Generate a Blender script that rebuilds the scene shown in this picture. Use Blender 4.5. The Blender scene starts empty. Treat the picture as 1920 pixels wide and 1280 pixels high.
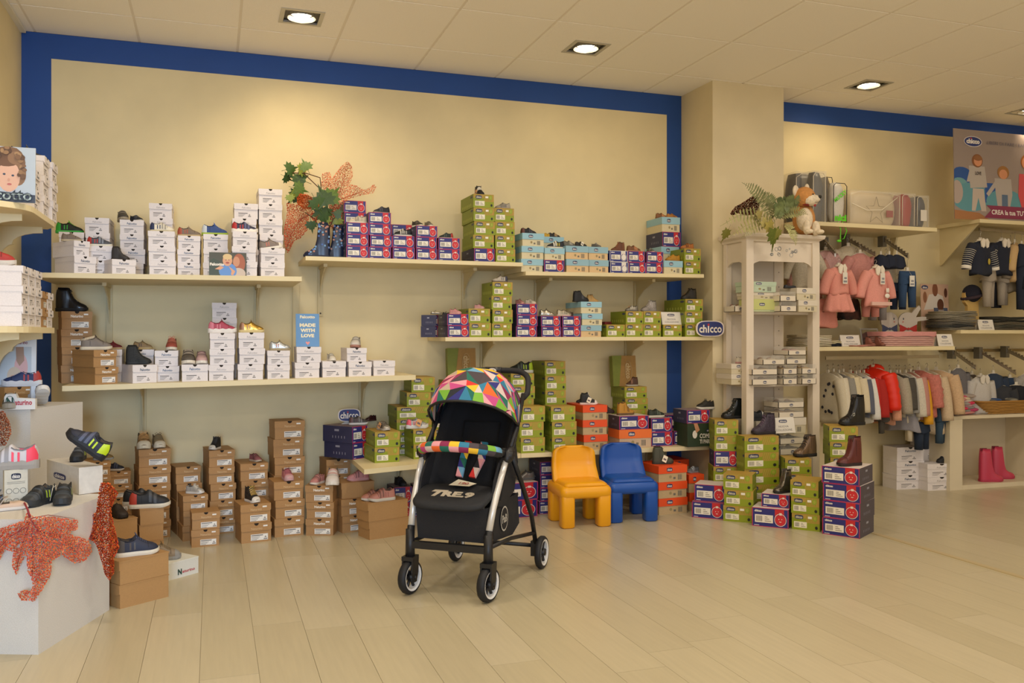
import bpy, bmesh, math, random
from mathutils import Vector, Matrix, noise
random.seed(7)
SC = bpy.context.scene
COL = SC.collection
R = math.radians
# ---------------------------------------------------------------- camera
YAW = R(18.8); F = 1650.0; PX = 960.0; PY = 630.0; ZC = 1.25
S_, C_ = math.sin(YAW), math.cos(YAW)
cam_d = bpy.data.cameras.new('camera'); cam = bpy.data.objects.new('camera', cam_d); COL.objects.link(cam)
cam.location = (0, 0, ZC); cam.rotation_euler = (R(90), 0, -YAW)
cam_d.sensor_width = 36; cam_d.lens = F*36/1920; cam_d.shift_y = -(640-PY)/1920; cam_d.clip_start = .05
SC.camera = cam
# ---------------------------------------------------------------- light and exposure
SC.view_settings.view_transform = 'Standard'; SC.view_settings.look = 'None'
SC.view_settings.exposure = 0.0; SC.view_settings.gamma = 1; SC.view_settings.use_curve_mapping = False
W = bpy.data.worlds.new('world'); SC.world = W; W.use_nodes = True
W.node_tree.nodes['Background'].inputs[0].default_value = (.98, .95, .95, 1)
W.node_tree.nodes['Background'].inputs[1].default_value = 1.25
WARM = (1, .89, .74)
def lamp(name, kind, loc, target, energy, color=WARM, **kw):
    l = bpy.data.lights.new(name, kind); l.energy = energy; l.color = color
    for k, v in kw.items(): setattr(l, k, v)
    o = bpy.data.objects.new(name, l); COL.objects.link(o); o.location = loc
    o.rotation_euler = (Vector(target)-Vector(loc)).to_track_quat('-Z', 'Y').to_euler()
    return o
# daylight from the shop window behind the camera, on the left
lamp('shop_window_light', 'AREA', (-.9, -2.6, 1.3), (-1.05, 3.5, .55), 40, (.42, .66, 1), shape='RECTANGLE', size=1.6, size_y=2.2, spread=R(60))
# the rows of ceiling lamps over the shop floor
for x in (-.1, 1.7, 3.5, 5.3):
    for y in (-.4, 2.0, 3.9):
        lamp('ceiling_row_light', 'AREA', (x, y, 3.09), (x, y, 0), (16.5, 14.3, 11, 10)[int((x+.2)/1.8+.3)], WARM, shape='DISK', size=.35)
SPOTS = [(.50, 5.34), (2.32, 5.31), (4.68, 5.41), (6.49, 5.60)]
for i, (x, y) in enumerate(SPOTS):
    lamp('wall_spot_light', 'SPOT', (x, y, 3.05), (x+(.1, .35, -.1, .2)[i], y+.75, (1.9, 2.3, 2.2, 2.2)[i]), (27, 4, 11, 11)[i], (1, .80, .52), spot_size=R(110), spot_blend=1.0, shadow_soft_size=.05)
# ---------------------------------------------------------------- materials
def lin(h):
    h = h.lstrip('#'); r = [int(h[i:i+2], 16)/255 for i in (0, 2, 4)]
    return [((c+.055)/1.055)**2.4 if c > .04045 else c/12.92 for c in r]
MATS = {}
def M(h, rough=.55, metal=0., tex='plain', emit=0., alpha=1.):
    key = (h, rough, metal, tex, emit, alpha)
    if key in MATS: return MATS[key]
    m = bpy.data.materials.new('%s_%s' % (tex, h)); m.use_nodes = True
    nt = m.node_tree; b = nt.nodes['Principled BSDF']; c = lin(h)
    b.inputs['Base Color'].default_value = (*c, 1); b.inputs['Roughness'].default_value = rough
    b.inputs['Metallic'].default_value = metal
    if alpha < 1: b.inputs['Alpha'].default_value = alpha
    if emit: b.inputs['Emission Color'].default_value = (*c, 1); b.inputs['Emission Strength'].default_value = emit
    P = dict(plain=None, card=(40, .06, .02, 0), fabric=(180, .08, .25, 0), knit=(90, .10, .5, 0), fur=(60, .14, 1.0, 0),
             paint=(3, .05, .01, 0), leaf=(25, .35, .1, 0), glitter=(48, .9, .6, 0), spots=(13, 1.2, .1, 0), camo=(14, .8, .1, 0),
             wood=(9, .04, .03, 1), ceil=(260, .05, .12, 0), stone=(300, .10, .15, 0)).get(tex)
    if P:
        sc, amt, bump, stretch = P
        tc = nt.nodes.new('ShaderNodeTexCoord'); mp = nt.nodes.new('ShaderNodeMapping'); n = nt.nodes.new('ShaderNodeTexNoise')
        nt.links.new(tc.outputs['Object'], mp.inputs[0]); nt.links.new(mp.outputs[0], n.inputs['Vector'])
        n.inputs['Scale'].default_value = sc; n.inputs['Detail'].default_value = 4
        if stretch: mp.inputs['Scale'].default_value = (6, .35, 1)
        cr = nt.nodes.new('ShaderNodeMapRange'); cr.inputs[1].default_value = .3; cr.inputs[2].default_value = .7
        cr.inputs[3].default_value = 1-amt; cr.inputs[4].default_value = 1+amt
        mx = nt.nodes.new('ShaderNodeVectorMath'); mx.operation = 'SCALE'; mx.inputs[0].default_value = c
        nt.links.new(n.outputs['Fac'], cr.inputs[0]); nt.links.new(cr.outputs[0], mx.inputs['Scale']); nt.links.new(mx.outputs[0], b.inputs['Base Color'])
        bp = nt.nodes.new('ShaderNodeBump'); bp.inputs['Strength'].default_value = min(1, bump); bp.inputs['Distance'].default_value = .004
        nt.links.new(n.outputs['Fac'], bp.inputs['Height']); nt.links.new(bp.outputs[0], b.inputs['Normal'])
    MATS[key] = m; return m
# ---------------------------------------------------------------- projection of measured pixels
def up_y(px, py, Y):
    u = (px-PX)/F; d = Y/(C_-u*S_); return Vector((d*(S_+u*C_), Y, ZC+(PY-py)/F*d))
def up_z(px, py, z=0.):
    d = (ZC-z)*F/(py-PY); u = (px-PX)/F; return Vector((d*(S_+u*C_), d*(C_-u*S_), z))
def up_d(px, py, d):
    u = (px-PX)/F; return Vector((d*(S_+u*C_), d*(C_-u*S_), ZC+(PY-py)/F*d))
def depth(p): return p[0]*S_+p[1]*C_
def ray_line(px, p, dr):
    u = (px-PX)/F; a = (S_+u*C_, C_-u*S_)          # find t with p+t*dr on the ray k*a
    det = a[0]*(-dr[1])+dr[0]*a[1]
    return -(a[0]*p[1]-a[1]*p[0])/(a[0]*dr[1]-a[1]*dr[0]) if det else 0
# ---------------------------------------------------------------- mesh builder
_T = {}
def textgeo(s, bold=.0):
    if (s, bold) in _T: return _T[(s, bold)]
    c = bpy.data.curves.new('t', 'FONT'); c.body = s; c.resolution_u = 2; c.offset = bold; c.align_x = 'LEFT'
    o = bpy.data.objects.new('t', c); me = bpy.data.meshes.new_from_object(o)
    v = [(p.co.x, p.co.y) for p in me.vertices]; f = [tuple(q.vertices) for q in me.polygons]
    x0 = min(p[0] for p in v); x1 = max(p[0] for p in v); y0 = min(p[1] for p in v); y1 = max(p[1] for p in v)
    v = [((a-x0)/(x1-x0), (b-y0)/(y1-y0)) for a, b in v]
    bpy.data.objects.remove(o); bpy.data.curves.remove(c); bpy.data.meshes.remove(me)
    _T[(s, bold)] = (v, f); return v, f
class B:
    def __init__(s): s.v = []; s.f = []; s.m = []; s.sm = []
    def add(s, v, f, mi=0, sm=False):
        n = len(s.v); s.v += [tuple(p) for p in v]
        for q in f: s.f.append(tuple(i+n for i in q)); s.m.append(mi); s.sm.append(sm)
        return s
    def box(s, x0, x1, y0, y1, z0, z1, mi=0, m6=None):
        v = [(x, y, z) for z in (z0, z1) for y in (y0, y1) for x in (x0, x1)]
        fs = [(0, 1, 5, 4), (1, 3, 7, 5), (3, 2, 6, 7), (2, 0, 4, 6), (4, 5, 7, 6), (0, 2, 3, 1)]   # front right back left top bottom
        for i, q in enumerate(fs): s.add([v[k] for k in q], [(0, 1, 2, 3)], m6[i] if m6 else mi)
        return s
    def quad(s, o, u, v, mi=0):
        o, u, v = Vector(o), Vector(u), Vector(v); return s.add([o, o+u, o+u+v, o+v], [(0, 1, 2, 3)], mi)
    def poly(s, pts, fn, mi=0):
        return s.add([fn(*p) for p in pts], [tuple(range(len(pts)))], mi)
    def disc(s, cx, cy, rx, ry, fn, mi=0, n=14, a0=0, a1=2*math.pi):
        full = abs(a1-a0-2*math.pi) < .01
        k = n if full else n+1
        return s.poly([(cx+rx*math.cos(a0+(a1-a0)*i/n), cy+ry*math.sin(a0+(a1-a0)*i/n)) for i in range(k)], fn, mi)
    def text(s, t, x, y, w, h, fn, mi=0, bold=.0):
        v, f = textgeo(t, bold); return s.add([fn(x+a*w, y+b*h) for a, b in v], f, mi)
    def prism(s, pts, z0, z1, mi=0, fn=None, ms=None):
        fn = fn or (lambda x, y, z: (x, y, z)); n = len(pts)
        s.add([fn(x, y, z0) for x, y in pts], [tuple(reversed(range(n)))], mi); s.add([fn(x, y, z1) for x, y in pts], [tuple(range(n))], mi)
        s.add([fn(x, y, z) for z in (z0, z1) for x, y in pts], [(i, (i+1) % n, n+(i+1) % n, n+i) for i in range(n)], mi if ms is None else ms)
        return s
    def loft(s, rings, mi=0, cap=True, sm=True, closed=True, mf=None):
        n = len(rings[0]); v = [p for r in rings for p in r]; k = n if closed else n-1
        base = len(s.v); s.v += [tuple(p) for p in v]
        for a in range(len(rings)-1):
            for i in range(k):
                s.f.append((base+a*n+i, base+a*n+(i+1) % n, base+(a+1)*n+(i+1) % n, base+(a+1)*n+i)); s.m.append(mf(a, i) if mf else mi); s.sm.append(sm)
        if cap:
            s.f.append(tuple(base+i for i in reversed(range(n)))); s.m.append(mi); s.sm.append(sm)
            s.f.append(tuple(base+(len(rings)-1)*n+i for i in range(n))); s.m.append(mi); s.sm.append(sm)
        return s
    def tube(s, path, r, n=8, mi=0, cap=True, closed=False):
        path = [Vector(p) for p in path]; N = len(path); rs = r if isinstance(r, (list, tuple)) else [r]*N
        rings = []; up = Vector((0, 0, 1)); prev = None
        for i, p in enumerate(path):
            a = path[(i-1) % N] if (i or closed) else path[0]; b = path[(i+1) % N] if (i < N-1 or closed) else path[-1]
            t = (b-a).normalized()
            if prev is None: x = t.cross(up) if abs(t.z) < .95 else t.cross(Vector((1, 0, 0)))
            else: x = prev-t*prev.dot(t)
            x.normalize(); y = t.cross(x); prev = x
            rings.append([p+(x*math.cos(2*math.pi*k/n)+y*math.sin(2*math.pi*k/n))*rs[i] for k in range(n)])
        if closed: rings.append(rings[0])
        return s.loft(rings, mi, cap and not closed)
    def ell(s, c, r, mi=0, nu=12, nv=8, rot=None, fn=None):
        rings = []
        for j in range(nv+1):
            a = math.pi*(j/nv)*.998+.003
            ring = []
            for i in range(nu):
                t = 2*math.pi*i/nu; p = Vector((r[0]*math.sin(a)*math.cos(t), r[1]*math.sin(a)*math.sin(t), -r[2]*math.cos(a)))
                if fn: p = fn(p)
                if rot: p = rot @ p
                ring.append(Vector(c)+p)
            rings.append(ring)
        return s.loft(rings, mi)
    def mesh(s, name, mats):
        me = bpy.data.meshes.new(name); me.from_pydata(s.v, [], s.f)
        for m in mats: me.materials.append(m)
        me.polygons.foreach_set('material_index', s.m); me.polygons.foreach_set('use_smooth', s.sm)
        me.validate(); me.update(); return me
def obj(name, b, mats, parent=None, loc=None, **props):
    me = b if isinstance(b, bpy.types.Mesh) else b.mesh(name, mats if isinstance(mats, (list, tuple)) else [mats])
    o = bpy.data.objects.new(name, me); COL.objects.link(o)
    if parent: o.parent = parent
    if loc is not None: o.location = loc
    for k, v in props.items(): o[k] = v
    return o
def thing(name, label, cat, loc=(0, 0, 0), rz=0, group=None, scale=None):
    o = bpy.data.objects.new(name, None); COL.objects.link(o); o.empty_display_size = .05
    o.location = loc; o.rotation_euler = (0, 0, rz); o['label'] = label; o['category'] = cat
    if group: o['group'] = group
    if scale: o.scale = scale
    return o
def struct(name, b, mats, **k): return obj(name, b, mats, None, None, kind='structure', **k)
def xz(y): return lambda a, b: (a, y, b)
# ---------------------------------------------------------------- room shell
H = 3.14; YW = 6.14; YR = 6.02; XL = -1.12; XR = 8.2; YB = -3.2
wallm = M('E6D5A8', .75, 0, 'paint'); blue = M('1B4A96', .6, 0, 'paint')
b = B(); b.box(XL-.1, 3.5, YW, YW+1.3, 0, H); struct('wall_back', b, wallm)
b = B(); b.box(XL-.1, XL, YB, YW+.1, 0, H); struct('wall_left', b, wallm)
b = B(); b.box(4.12, XR, YR, YR+1.4, 0, H); struct('wall_right', b, wallm)
b = B(); b.box(XR, XR+.1, YB, YR+.1, 0, H); struct('wall_side', b, wallm)  # unseen wall, added to keep world light from entering at the right
b = B(); b.box(3.5, 4.12, 5.68, YR+1.4, 0, H); struct('wall_pillar', b, M('DFD0AC', .75, 0, 'paint'))
b = B(); b.box(XL, XL+.166, YW-.002, YW, 0, 2.985).box(XL, 3.5, YW-.002, YW, 2.985, H).box(3.372, 3.5, YW-.002, YW, 0, 2.985); struct('trim_1', b, blue, label='blue painted border around the cream back wall')
b = B(); b.box(4.12, 4.19, YR-.002, YR, 0, 2.985).box(4.12, XR, YR-.002, YR, 2.985, H); struct('trim_2', b, blue, label='blue painted border on the wall right of the pillar')
b = B(); b.box(XL, XL+.03, YB, YW-.03, H-.02, H-.003); struct('trim_3', b, M('E9E1CC', .5))
# floor: sub floor and vinyl planks
b = B(); b.box(XL-.1, XR, YB, YR+.3, -.06, -.005); floor = struct('floor', b, M('B3A588', .7))
pm = [M(c, .30, 0, 'wood') for c in ('C0B496', 'BDB193', 'C2B699', 'BBAF91')]
pw = .209; k = 0
pmesh = []
for mi in range(4):
    b = B(); b.box(.0008, pw-.0008, .0008, 1.2992, -.006, 0); pmesh.append(b.mesh('plank', [pm[mi]]))
for i in range(-1, 44):
    x = -1.12+i*pw+.03; off = random.random()*1.3
    for j in range(-1, 8):
        y = YB+off+j*1.3+1.9
        if x > 8 or y-1.3 > 6.1: continue
        o = obj('plank', random.choice(pmesh), None, floor, (x, y-1.3, 0))
# floor joint strip towards the clothes area
p0, p1 = up_z(1642, 1001), up_z(1935, 1088)
dv = (p1-p0); nrm = Vector((-dv.y, dv.x, 0)).normalized()*.018
b = B(); q0, q1 = p0-dv*.02, p1+dv*.5
b.prism([(q0+nrm)[:2], (q0-nrm)[:2], (q1-nrm)[:2], (q1+nrm)[:2]], 0, .005); struct('trim_4', b, M('C9B78F', .35, .2), label='thin metal floor joint strip at the right')
# ceiling with lay in tiles
b = B(); b.box(XL-.1, XR, YB, YW+.1, H+.02, H+.1); ceil = struct('ceiling', b, M('8f8a7d', .9))
cm = M('FDF7EC', .85, 0, 'ceil'); gm = M('EFE6D6', .6)
xs = [XL]+[-1.043+.6*i for i in range(0, 16)]; ys = [YB]+[5.65-.745*i for i in range(11, -1, -1)]+[YW]
CUT = [(s[0], s[1], .11) for s in SPOTS]
tcache = {}
for i in range(len(xs)-1):
    for j in range(len(ys)-1):
        x0, x1, y0, y1 = xs[i], min(xs[i+1], XR), ys[j], ys[j+1]
        if x1-x0 < .05 or x0 > XR: continue
        b = B(); g = .008; hit = [c for c in CUT if x0 < c[0] < x1 and y0 < c[1] < y1]
        if hit:
            cx, cy, r = hit[0]; cx = min(max(cx, x0+r+.03), x1-r-.03); cy = min(max(cy, y0+r+.03), y1-r-.03)
            b.box(x0+g, x1-g, y0+g, cy-r, H, H+.012).box(x0+g, x1-g, cy+r, y1-g, H, H+.012).box(x0+g, cx-r, cy-r, cy+r, H, H+.012).box(cx+r, x1-g, cy-r, cy+r, H, H+.012)
            me = b.mesh('ceiling_tile', [cm]); obj('ceiling_tile', me, None, ceil)
        else:
            key = (round(x1-x0, 3), round(y1-y0, 3))
            if key not in tcache:
                b.box(g, x1-x0-g, g, y1-y0-g, 0, .012); tcache[key] = b.mesh('ceiling_tile', [cm])
            obj('ceiling_tile', tcache[key], None, ceil, (x0, y0, H))
b = B()
for x in xs: b.box(x-.010, x+.010, YB, YW, H+.004, H+.02)
for y in ys[1:-1]: b.box(XL, XR, y-.010, y+.010, H+.003, H+.02)
obj('tile_grid', b, gm, ceil)
# recessed lamps
steel = M('B9B6AE', .35, .6); dark = M('2a231c', .5)
for i, (x, y) in enumerate(SPOTS):
    t = thing('ceiling_lamp', ['square recessed ceiling lamp over the left shelves', 'square recessed ceiling lamp above the chairs, left of the pillar', 'square recessed ceiling lamp just right of the pillar', 'square recessed ceiling lamp at the far right edge'][i], 'lamp', (x, y, H-.004), 0, 'recessed ceiling lamps')
    b = B(); a, c = .125, .10
    b.box(-a, a, -a, -c, 0, .01).box(-a, a, c, a, 0, .01).box(-a, -c, -c, c, 0, .01).box(c, a, -c, c, 0, .01); obj('frame', b, steel, t)
    b = B(); b.box(-.1, .1, -.1, .1, .07, .075); obj('housing', b, dark, t)
    b = B(); b.tube([(0, 0, -.004), (0, 0, .06)], [.082, .07], 20, 0, False); obj('reflector_ring', b, M('E8E2D2', .2, .7), t)
    b = B(); b.ell((0, 0, .03), (.068, .068, .02), 0, 20, 6); obj('bulb', b, M('FFF3D8', .3, 0, 'plain', 14.), t)
# ---------------------------------------------------------------- shoebox kinds (unit space, x -.5..+.5, y 0 front..1 back, z 0..1)
PROTO = {}
PW = {}
def fr(y): return lambda a, b: (a, y, b)
def side_l(x): return lambda a, b: (x, a, b)
def logo(b, cx, cz, w, h, fn, mb, mt, mr=None):
    "the oval brand badge with its lettering"
    pts = [(-.5, -.25), (-.42, -.42), (-.2, -.5), (.2, -.5), (.42, -.42), (.5, -.25), (.5, .25), (.42, .42), (.2, .5), (-.2, .5), (-.42, .42), (-.5, .25)]
    b.poly([(cx+p*w, cz+q*h) for p, q in pts], fn[0], mb); b.text('chicco', cx-.40*w, cz-.30*h, .80*w, .62*h, fn[1], mt, .03)
def barcode(b, x, z, w, h, y, mw, md, n=7):
    b.poly([(x, z), (x+w, z), (x+w, z+h), (x, z+h)], fr(y), mw)
    for i in range(n): b.poly([(x+w*(.08+.05*i), z+h*.15), (x+w*(.105+.05*i), z+h*.15), (x+w*(.105+.05*i), z+h*.85), (x+w*(.08+.05*i), z+h*.85)], fr(y-.003), md)
    for i in range(3): b.poly([(x+w*.55, z+h*(.2+.25*i)), (x+w*(.9-.1*i), z+h*(.2+.25*i)), (x+w*(.9-.1*i), z+h*(.27+.25*i)), (x+w*.55, z+h*(.27+.25*i))], fr(y-.003), md)
def p_flap(kind, base, edge, brand, bc, sticker, bold=0):
    cm_ = M(base, .6, 0, 'card'); P = []
    b = B(); b.box(-.485, .485, .012, .985, 0, .965); P.append(('carton', b.mesh('carton', [cm_])))
    b = B(); b.box(-.5, .5, 0, 1, .965, 1.0); r = .06
    pts = [(-.5, 1), (-.5, .60+r), (-.5+r*.5, .60+r*.2), (-.5+r, .60), (.5-r, .60), (.5-r*.5, .60+r*.2), (.5, .60+r), (.5, 1)]
    b.prism(pts, -.012, .006, 0, lambda x, y, z: (x, z, y)); b.box(-.5, -.488, 0, .95, .72, .97).box(.488, .5, 0, .95, .72, .97)
    P.append(('lid', b.mesh('lid', [cm_, M(edge, .7)])))
    b = B(); b.disc(0, 1.0, .075, .125, fr(-.0135), 0, 8, math.pi, 2*math.pi); P.append(('thumb_notch_shade', b.mesh('thumb_notch_shade', [M('241d18', .9)])))  # dark half disc paints the shade of the thumb hole, nothing is cut
    b = B(); b.text(brand, -.17 if not bold else -.2, .66, .36 if not bold else .4, .12 if not bold else .15, fr(-.0135), 0, .03 if bold else 0); P.append(('printed_name', b.mesh('printed_name', [M(bc, .4)])))
    b = B(); y = .008
    if sticker:
        b.poly([(-.18, .1), (.38, .1), (.38, .42), (-.18, .42)], fr(y), 1)
        b.poly([(.22, .80), (.36, .80), (.36, .88), (.22, .88)], fr(-.0136), 1); y = .005; x0 = -.16
    else: x0 = -.32
    b.poly([(x0, .34), (x0+.38, .34), (x0+.38, .38), (x0, .38)], fr(y), 0)
    for i in range(3): b.poly([(x0, .26-.07*i), (x0+.28-.05*i, .26-.07*i), (x0+.28-.05*i, .285-.07*i), (x0, .285-.07*i)], fr(y), 2)
    b.poly([(x0+.4, .14), (x0+.52, .14), (x0+.52, .18), (x0+.4, .18)], fr(y), 0); b.poly([(x0+.42, .22), (x0+.5, .22), (x0+.46, .32)], fr(y), 2)
    P.append(('size_label', b.mesh('size_label', [M('55504c', .7), M('EDE8DF', .5), M('8d8884', .7)])))
    PROTO[kind] = P
p_flap('W', 'E4DDDC', 'c9c0bd', 'Falcotto', '8c8785', False); p_flap('V', 'E4DDDC', 'c9c0bd', 'Falcotto', '4c5b72', False, 1)
p_flap('B', 'AE8350', '8a5f35', 'Naturino', 'd8b98c', True); p_flap('C', 'A98050', '8a5f35', 'Naturino', 'efe9dd', True, 1)
# plain kraft box turned with its long side out
b = B(); b.box(-.49, .49, .01, .99, 0, .96); b2 = B(); b2.box(-.5, .5, 0, 1, .95, 1.0).prism([(0, 1), (0, .62), (.12, .55), (.8, .55), (1, .7), (1, 1)], -.508, -.492, 0, lambda x, y, z: (z, x, y))
kr = M('AC8352', .6, 0, 'card'); PROTO['K'] = [('carton', b.mesh('carton', [kr])), ('lid', b2.mesh('lid', [kr]))]
# navy and red box
def p_navy(kind, base, edge, corner, disc_, ring, top, side):
    P = []; b = B(); b.box(-.5, .5, 0, 1, 0, 1, 0, [0, 2, 0, 2, 3, 0])
    e = .022
    for q in ([(-.5, 0), (.5, 0), (.5, e*1.5), (-.5, e*1.5)], [(-.5, 1-e*1.5), (.5, 1-e*1.5), (.5, 1), (-.5, 1)], [(-.5, 0), (-.5+e, 0), (-.5+e, 1), (-.5, 1)], [(.5-e, 0), (.5, 0), (.5, 1), (.5-e, 1)]): b.poly(q, fr(-.002), 1)
    b.poly([(.13, .52), (.38, .52), (.38, .98), (.13, .98)], fr(-.003), 4)
    for x in (-.503, .503):
        for i in range(5): b.poly([(.25+.1*i, .25), (.27+.1*i, .25), (.27+.1*i, .4), (.25+.1*i, .4)], side_l(x), 5)
        b.poly([(.45, .68), (.6, .68), (.6, .8), (.45, .8)], side_l(x), 5)
    P.append(('carton', b.mesh('carton', [M(base, .45, 0, 'card'), M(edge, .5), M(side, .5, 0, 'card'), M(top, .6, 0, 'card'), M(corner, .5), M('9a9aa8', .6)])))
    b = B(); b.disc(.28, .42, .165, .34, fr(-.004), 0, 20); b.disc(.28, .42, .15, .31, fr(-.005), 1, 20); b.disc(.28, .42, .128, .265, fr(-.006), 2, 20)
    for sx in (-1, 1): b.disc(.28+sx*.04, .46, .012, .03, fr(-.007), 0, 6)
    b.disc(.28, .34, .035, .04, fr(-.007), 0, 6, math.pi, 2*math.pi); b.poly([(.25, .68), (.32, .68), (.32, .8), (.25, .8)], fr(-.008), 0)
    P.append(('round_badge', b.mesh('round_badge', [M('E8D9CF', .5), M(ring, .5), M(disc_, .5)])))
    b = B(); b.text('chicco', -.43, .78, .2, .13, fr(-.005), 0, .05); b.poly([(-.44, .06), (-.3, .06), (-.3, .09), (-.44, .09)], fr(-.005), 0); P.append(('brand_mark', b.mesh('brand_mark', [M('E9E4DC', .5)])))
    b = B(); barcode(b, -.42, .22, .5, .42, -.005, 0, 1); P.append(('barcode_label', b.mesh('barcode_label', [M('EDE6D8', .5), M('6b6660', .7)])))
    PROTO[kind] = P
p_navy('P', '2B2E78', 'B32D5E', 'C3272F', 'CC2A33', 'B03048', '8F7D84', '343654'); p_navy('Q', '2B2E78', 'B32D5E', 'C3272F', 'CC2A33', 'B03048', 'DDD0C8', '4A4450')
p_navy('N', '2A2F7C', 'E2DCD4', 'E2DCD4', 'E9E4DC', '2A2F7C', 'CFC8C0', '2A2F7C')
# green and kraft box
def p_green():
    g, k_, gs = M('8E9A1E', .5, 0, 'card'), M('B2913F', .6, 0, 'card'), M('7f8a22', .5, 0, 'card')
    P = []; b = B(); b.box(-.5, .5, 0, 1, 0, 1, 0, [0, 2, 0, 2, 1, 0])
    b.poly([(.02, .46), (.499, .46), (.499, .995), (.02, .995)], fr(-.002), 1); b.poly([(-.499, .72), (.02, .72), (.02, .995), (-.499, .995)], fr(-.002), 1)
    for i in range(7): x = -.02+.06*i; b.poly([(x, .5), (x+.018, .5), (x+.018+.07, .97), (x+.07, .97)], fr(-.004), 0)
    for i in range(4): x = -.1+.05*i-.36; b.poly([(x, .5), (x+.012, .5), (x+.03, .97), (x+.02, .97)], fr(-.004), 2)
    for x in (-.503, .503):
        for i in range(6): b.disc(.2+.13*i, .25, .035, .13, side_l(x), 3, 8)
        b.disc(.82 if x > 0 else .15, .8, .1, .09, side_l(x), 4, 8)
    P.append(('carton', b.mesh('carton', [g, k_, gs, M('A9B04A', .5), M('3d4055', .5)])))
    b = B(); logo(b, -.24, .78, .3, .26, (fr(-.006), fr(-.008)), 0, 1); P.append(('brand_mark', b.mesh('brand_mark', [M('33385C', .5), M('D9D2BE', .5)])))
    b = B(); barcode(b, -.42, .14, .46, .36, -.006, 0, 1); P.append(('barcode_label', b.mesh('barcode_label', [M('EDE6D0', .5), M('6b6660', .7)])))
    b = B(); b.disc(.38, .2, .05, .1, fr(-.006), 0, 12); b.disc(.33, .76, .085, .17, fr(-.006), 1, 14); b.disc(.33, .76, .05, .11, fr(-.007), 2, 5)
    P.append(('round_mark', b.mesh('round_mark', [M('1c2016', .5), M('8fa62a', .5), M('A8AA3C', .5)])))
    b = B(); b.poly([(.08, .72), (.22, .72), (.22, .86), (.08, .86)], fr(-.009), 0); P.append(('price_sticker', b.mesh('price_sticker', [M('F0EBDD', .5)])))
    PROTO['G'] = P; PROTO['H'] = P[:-1]
p_green()
# cap lid boxes: light blue, orange, mint, white, plain white
def p_cap(kind, lid, body, side='', lz=.52):
    P = []; b = B(); b.box(-.485, .485, .015, .985, 0, .9); P.append(('carton', b.mesh('carton', [M(body, .6, 0, 'card')])))
    b = B(); b.box(-.5, .5, 0, 1, lz, 1); P.append(('lid', b.mesh('lid', [M(lid, .5, 0, 'card')])))
    b = B(); logo(b, -.12, (1+lz)/2, .2, .24, (fr(-.003), fr(-.005)), 0, 1); P.append(('brand_mark', b.mesh('brand_mark', [M('2C3560', .5), M('E9E4DC', .5)])))
    b = B(); y = .012
    for i in range(6): b.poly([(.18+.025*i, .1), (.195+.025*i, .1), (.195+.025*i, lz-.1), (.18+.025*i, lz-.1)], fr(y), 0)
    b.disc(-.08, .3, .05, .1, fr(y), 1, 8); b.poly([(.02, .15), (.1, .15), (.1, .28), (.02, .28)], fr(y), 0)
    P.append(('printed_code', b.mesh('printed_code', [M('6f6a60', .6), M('9c8b60', .6)]))); PROTO[kind] = P
p_cap('L', '97C2D2', 'D8CCA8'); p_cap('M', '8FB5C4', 'D9B98A'); p_cap('O', 'E8501A', 'C0A47A'); p_cap('T', 'EE7430', 'C9AE94'); p_cap('E', 'B4C7B0', 'B9C9B2', lz=.6)
p_cap('I', 'D9CFBE', 'CFC4A8'); p_cap('J', 'C3C77E', 'BAC49A', lz=.15)
# wrapping for the printed names of kinds
KIND = dict(W='white flap-lid', V='white flap-lid', B='brown flap-lid', C='brown flap-lid', K='plain kraft', P='navy and red', Q='navy and red', N='navy and white',
            G='green and kraft', H='green and kraft', L='light blue lidded', M='light blue lidded', O='orange lidded', T='orange lidded', E='mint green', I='cream white', J='pale green')
UNDER = dict(thumb_notch_shade='lid', printed_name='lid', price_sticker='lid')
def boxat(kind, label, group, p, yaw, w, L, h):
    t = thing('shoebox', label, 'shoebox', p, yaw, group, (w, L, h))
    par = {}
    for n, me in PROTO[kind]:
        par[n] = obj(n, me, None, par.get(UNDER.get(n)) or par.get('carton') or t if n != 'lid' else t)
    return t
SUP = {}
def zsup(s, X):
    if s is None: return 0.
    x0, z0, x1, z1 = SUP[s][:4]; return z0+(z1-z0)*(X-x0)/(x1-x0)
ORD = ['topmost', 'second from top', 'third from top', 'fourth from top', 'fifth from top', 'sixth from top']
LBL = set()
def stack(sup, kinds, x0, x1, ytop, desc, Y=None, y0=None, y1=None, yaw=0., L=.245, group=None, z=None, jit=1.):
    "kinds bottom to top; x0,x1 px of front face, ytop px of its top edge"
    if Y is None:
        zz = zsup(sup, 2.) if z is None else z; p = up_z(x0, y0, zz)
        if y1 is not None: q = up_z(x1, y1, zz); yaw = math.degrees(math.atan2(q.y-p.y, q.x-p.x))
    else: p = up_y(x0, 600, Y)
    zb = zsup(sup, p.x) if z is None else z
    yr = R(yaw); dr = Vector((math.cos(yr), math.sin(yr), 0)); w = ray_line(x1, p, dr); d = depth(p)
    zt = ZC+(PY-ytop)/F*d; n = len(kinds); h = (zt-zb)/n; nv = Vector((-dr.y, dr.x, 0))
    for i, kd in enumerate(kinds):
        r = n-1-i; j = 0 if i == 0 and False else (random.random()-.5)*.012*jit; ja = R((random.random()-.5)*3.0*jit)
        pos = ORD[r] if (r < n-1 or n == 1) else 'lowest'
        lb = ('%s shoebox, %s, stack %s' % (KIND[kd], pos, desc)) if n > 1 else ('%s shoebox, alone, %s' % (KIND[kd], desc))
        c = p+dr*(w/2+j); c = c+nv*abs(j)*.4; c.z = zb+h*i
        boxat(kd, lb, group or ('shoeboxes on the %s' % SUPN[sup]), c, yr+ja, w-.002, L, h-.0008)
    return dict(p=Vector((p.x, p.y, zt)), dr=dr, nv=nv, w=w, L=L, yaw=yaw, d=d)
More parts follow.
